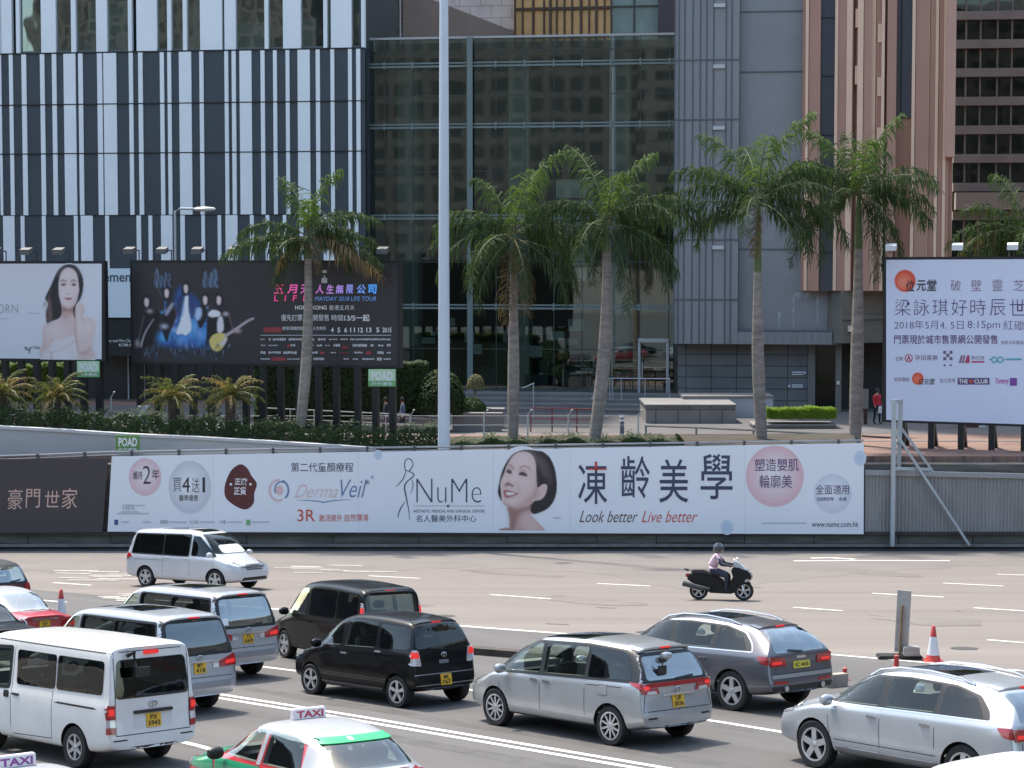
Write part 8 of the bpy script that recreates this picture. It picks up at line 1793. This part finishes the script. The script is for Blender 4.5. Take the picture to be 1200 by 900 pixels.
make_saloon('taxi', 'taxi roof with a plum lettered TAXI sign peeping up at the lower left corner', 'taxi', P_RED, place_top(17, 892, 1.56, .12, yw(48)), yw(48), ('', '1'), P_TSIL, TP)
make_saloon('saloon_car', 'black saloon car with a lemon plate beside the red taxi at the left edge', 'car', P_BLACK, place_top(17, 750, .76, -2.4, yw(47)), yw(47), ('CS 679',), glass=G_TINT, rglass=G_TINT, plc=PLY2)
# small dark-roofed hatchback beyond the red taxi
S_ = spade(paint('maroon', (0.09, 0.02, 0.025)))
def make_hatch(name, lab, pos, yaw):
    S = spade(MATS['paint_maroon']); c = Car(S); t = car_root(name, lab, 'car', pos, yaw)
    c.part('roof', TRIM, 'T', [[(-1.5, -.5), (.3, -.55), (.3, .55), (-1.5, .5)]], t, off=.004, r=.1); c.part('rear_window', G_PALE, 'B', [[(-.66, 1.12), (.66, 1.12), (.56, 1.52), (-.56, 1.52)]], t, off=.007, r=.1)
    c.part('rear_surround', TRIM, 'B', [[(-.74, 1.07), (.74, 1.07), (.62, 1.60), (-.62, 1.60)]], t, off=.003, r=.1); spoiler(c, t, S['xr'] + .56, .12, .54, TRIM)
    c.part('side_window', G_CLEAR, 'L', [[(-1.62, 1.12), (-.74, 1.08), (-.72, 1.54), (-1.50, 1.50)], [(-.66, 1.08), (.28, 1.05), (.24, 1.55), (-.62, 1.56)]], t, both=True, r=.06); c.part('windscreen', G_CLEAR, 'F', [[(-.66, 1.12), (.66, 1.12), (.54, 1.56), (-.54, 1.56)]], t, r=.06); c.part('tail_light', LRED, 'B', [[(.58, .80), (.80, .82), (.81, 1.08), (.64, 1.08)]], t, off=.022, both=True, r=.04)
    plate(c, t, '', 0, .6, two='1'); wiper(c, t, [(-.2, 1.12), (-.5, 1.17)]); finish(c, t); add_wheels(t, S, 'five'); return t
make_hatch('compact_car', 'dark roofed hatchback beyond the red taxi, cut by the left edge', road(-34, 727), yw(46))
# ================================================================== scooter and rider
sy = R(-14); sq_ = road(843, 703)
sc = car_root('scooter', 'big black touring scooter crossing the far lanes to the right', 'scooter', sq_, sy, 'two-wheelers')
sc['group'] = ''; del sc['group']
SBK = mat('scooter_black', (0.010, 0.011, 0.013), .35, spec=.3); SGR = mat('scooter_grey', (0.05, 0.052, 0.055), .4)
def sidebody(name, poly, hw, m, par=sc, bev=.04, taper=.75):
    mb = MB(); mb.prism(poly, lambda a, b: Vector((a, -hw, b)), lambda a, b: Vector((a, hw, b))); return mb.build(name, m, par, local=True, smooth=True, bevel=bev)
sidebody('rear_body', [(-.92, .76), (-.98, .66), (-.88, .54), (-.45, .40), (.05, .32), (.2, .34), (.15, .60), (-.1, .72), (-.5, .80)], .19, SBK)
sidebody('floor_body', [(-.45, .38), (-.3, .22), (.42, .20), (.60, .34), (.62, .62), (.44, .72), (.3, .5), (.1, .42)], .20, SBK)
sidebody('front_fairing', [(.36, .95), (.46, .60), (.60, .42), (.78, .50), (.96, .62), (.99, .76), (.84, .92), (.60, 1.04)], .21, SBK)
sidebody('nose_panel', [(.80, .60), (1.00, .70), (.98, .82), (.84, .90), (.76, .78)], .16, mat('scooter_silver', (0.42, 0.42, 0.47), .3, .4))
sidebody('seat', [(-.86, .84), (-.84, .78), (-.5, .78), (-.12, .70), (.06, .70), (.04, .77), (-.2, .80), (-.45, .90), (-.80, .90)], .15, mat('scooter_seat', (0.035, 0.035, 0.038), .7))
sidebody('tail_light', [(-1.0, .78), (-1.01, .68), (-.88, .66), (-.86, .78)], .13, LRED, bev=.02)
sidebody('headlight', [(.76, .54), (.94, .60), (.92, .68), (.80, .66)], .215, HLAMP, bev=.02)
mb = MB(); mb.add([(.44, -.2, 1.02), (.44, .2, 1.02), (.86, .17, .90), (.86, -.17, .90), (.50, -.19, 1.18), (.50, .19, 1.18), (.62, .18, 1.12), (.62, -.18, 1.12)], [(4, 5, 6, 7), (7, 6, 2, 3), (4, 7, 3, 0), (5, 6, 2, 1), (0, 1, 5, 4)]); mb.build('windshield', mat('screen_acrylic', (0.45, 0.47, 0.50), .1, spec=.8), sc, local=True)
mb = MB(); mb.tube([(.36, -.34, 1.02), (.42, -.18, 1.03), (.46, 0, 1.0), (.42, .18, 1.03), (.36, .34, 1.02)], .018, 6); mb.build('handlebar', TRIM, sc, local=True)
for sg in (1, -1):
    mb = MB(); mb.tube([(.46, sg * .2, 1.04), (.50, sg * .27, 1.16)], .01, 5); mb.lathe([(.001, -.03), (.06, -.02), (.07, .02), (.001, .03)], 10, Matrix.Translation((.50, sg * .30, 1.20)) @ Matrix.Rotation(R(90), 4, 'Y')); mb.build('mirror', PWHITE, sc, local=True)
mb = MB(); mb.tube([(-.25, -.24, .34), (-.55, -.26, .38), (-1.06, -.27, .50)], [.05, .075, .085], 10); mb.build('exhaust', SGR, sc, local=True, smooth=True)
mb = MB(); mb.tube([(-.92, -.14, .86), (-1.02, -.12, .90), (-1.06, 0, .91), (-1.02, .12, .90), (-.92, .14, .86)], .018, 6); mb.build('grab_rail', TRIM, sc, local=True)
for x, r_ in ((.74, .285), (-.62, .275)):
    tm_, rm_ = wheel_meshes('star', r_, .13); o = bpy.data.objects.new('wheel', tm_); COL.objects.link(o); o.parent = sc; o.location = (x, 0, r_)
    o.rotation_euler = (0, 0, math.pi)
    k = bpy.data.objects.new('rim', rm_); COL.objects.link(k); k.parent = o
mb = MB()
for sg in (1, -1): mb.tube([(.60, sg * .09, .70), (.74, sg * .09, .30)], .025, 6)
mb.each('fork', CHR, sc, local=True)
sidebody('mudguard', [(.50, .50), (.60, .60), (.78, .62), (.96, .52), (.92, .48), (.76, .56), (.62, .54)], .08, SBK, bev=.015)
# rider
RJ = dict(hip=(-.22, 0, .90), chest=(-.10, 0, 1.22), neck=(-.07, 0, 1.36), head=(-.02, 0, 1.46), crown=(-.02, 0, 1.54), sl=(-.06, .18, 1.28), el=(.10, .25, 1.06), wl=(.30, .30, 1.04), hl=(.38, .31, 1.03), sr=(-.06, -.18, 1.28), er=(.10, -.25, 1.06), wr=(.30, -.30, 1.04), hr=(.38, -.31, 1.03), tl=(-.14, .12, .86), kl=(.24, .20, .74), al=(.20, .20, .34), fl=(.34, .20, .29), tr=(-.14, -.12, .86), kr=(.24, -.20, .74), ar=(.20, -.20, .34), fr=(.34, -.20, .29))
def rpick(p):
    if p.z > 1.36: return 0
    if p.z > .93 and p.x < .06 and abs(p.y) < .24 and p.z > 1.12: return 1
    if p.z > .97 and p.x > .02: return 2
    if p.z > .93: return 1
    return 2 if p.z > .36 else 3
rd = figure('person', 'person in a pink top, dark trousers and dark helmet riding the black scooter', RJ, E_W, {**RAD, 'head': (.08, .09), 'hl': (.045, .035), 'hr': (.045, .035), 'chest': (.21, .15), 'hip': (.18, .15), 'sl': .08, 'sr': .08, 'el': .06, 'er': .06, 'tl': .11, 'tr': .11, 'kl': .08, 'kr': .08}, [SKN, PNK, NVY, BLKC], rpick, sq_)
rd.scale = (1.08, 1.12, 1.08); rd.location = sq_ - ROAD_N * .065; rd.rotation_mode = 'QUATERNION'; rd.rotation_quaternion = sc.rotation_quaternion
mb = MB(); mb.lathe([(.001, .15), (.08, .135), (.13, .07), (.145, -.01), (.14, -.08), (.12, -.11)], 18, Matrix.Translation((-.03, 0, 1.50))); hm = mb.build('helmet', mat('helmet_dark', (0.045, 0.05, 0.06), .2, coat=1), rd, local=True, smooth=True)
mb = MB(); mb.lathe([(.146, .03), (.150, -.01), (.146, -.05)], 18, Matrix.Translation((-.022, 0, 1.50))); mb.build('visor', SGR, hm, local=True, smooth=True)
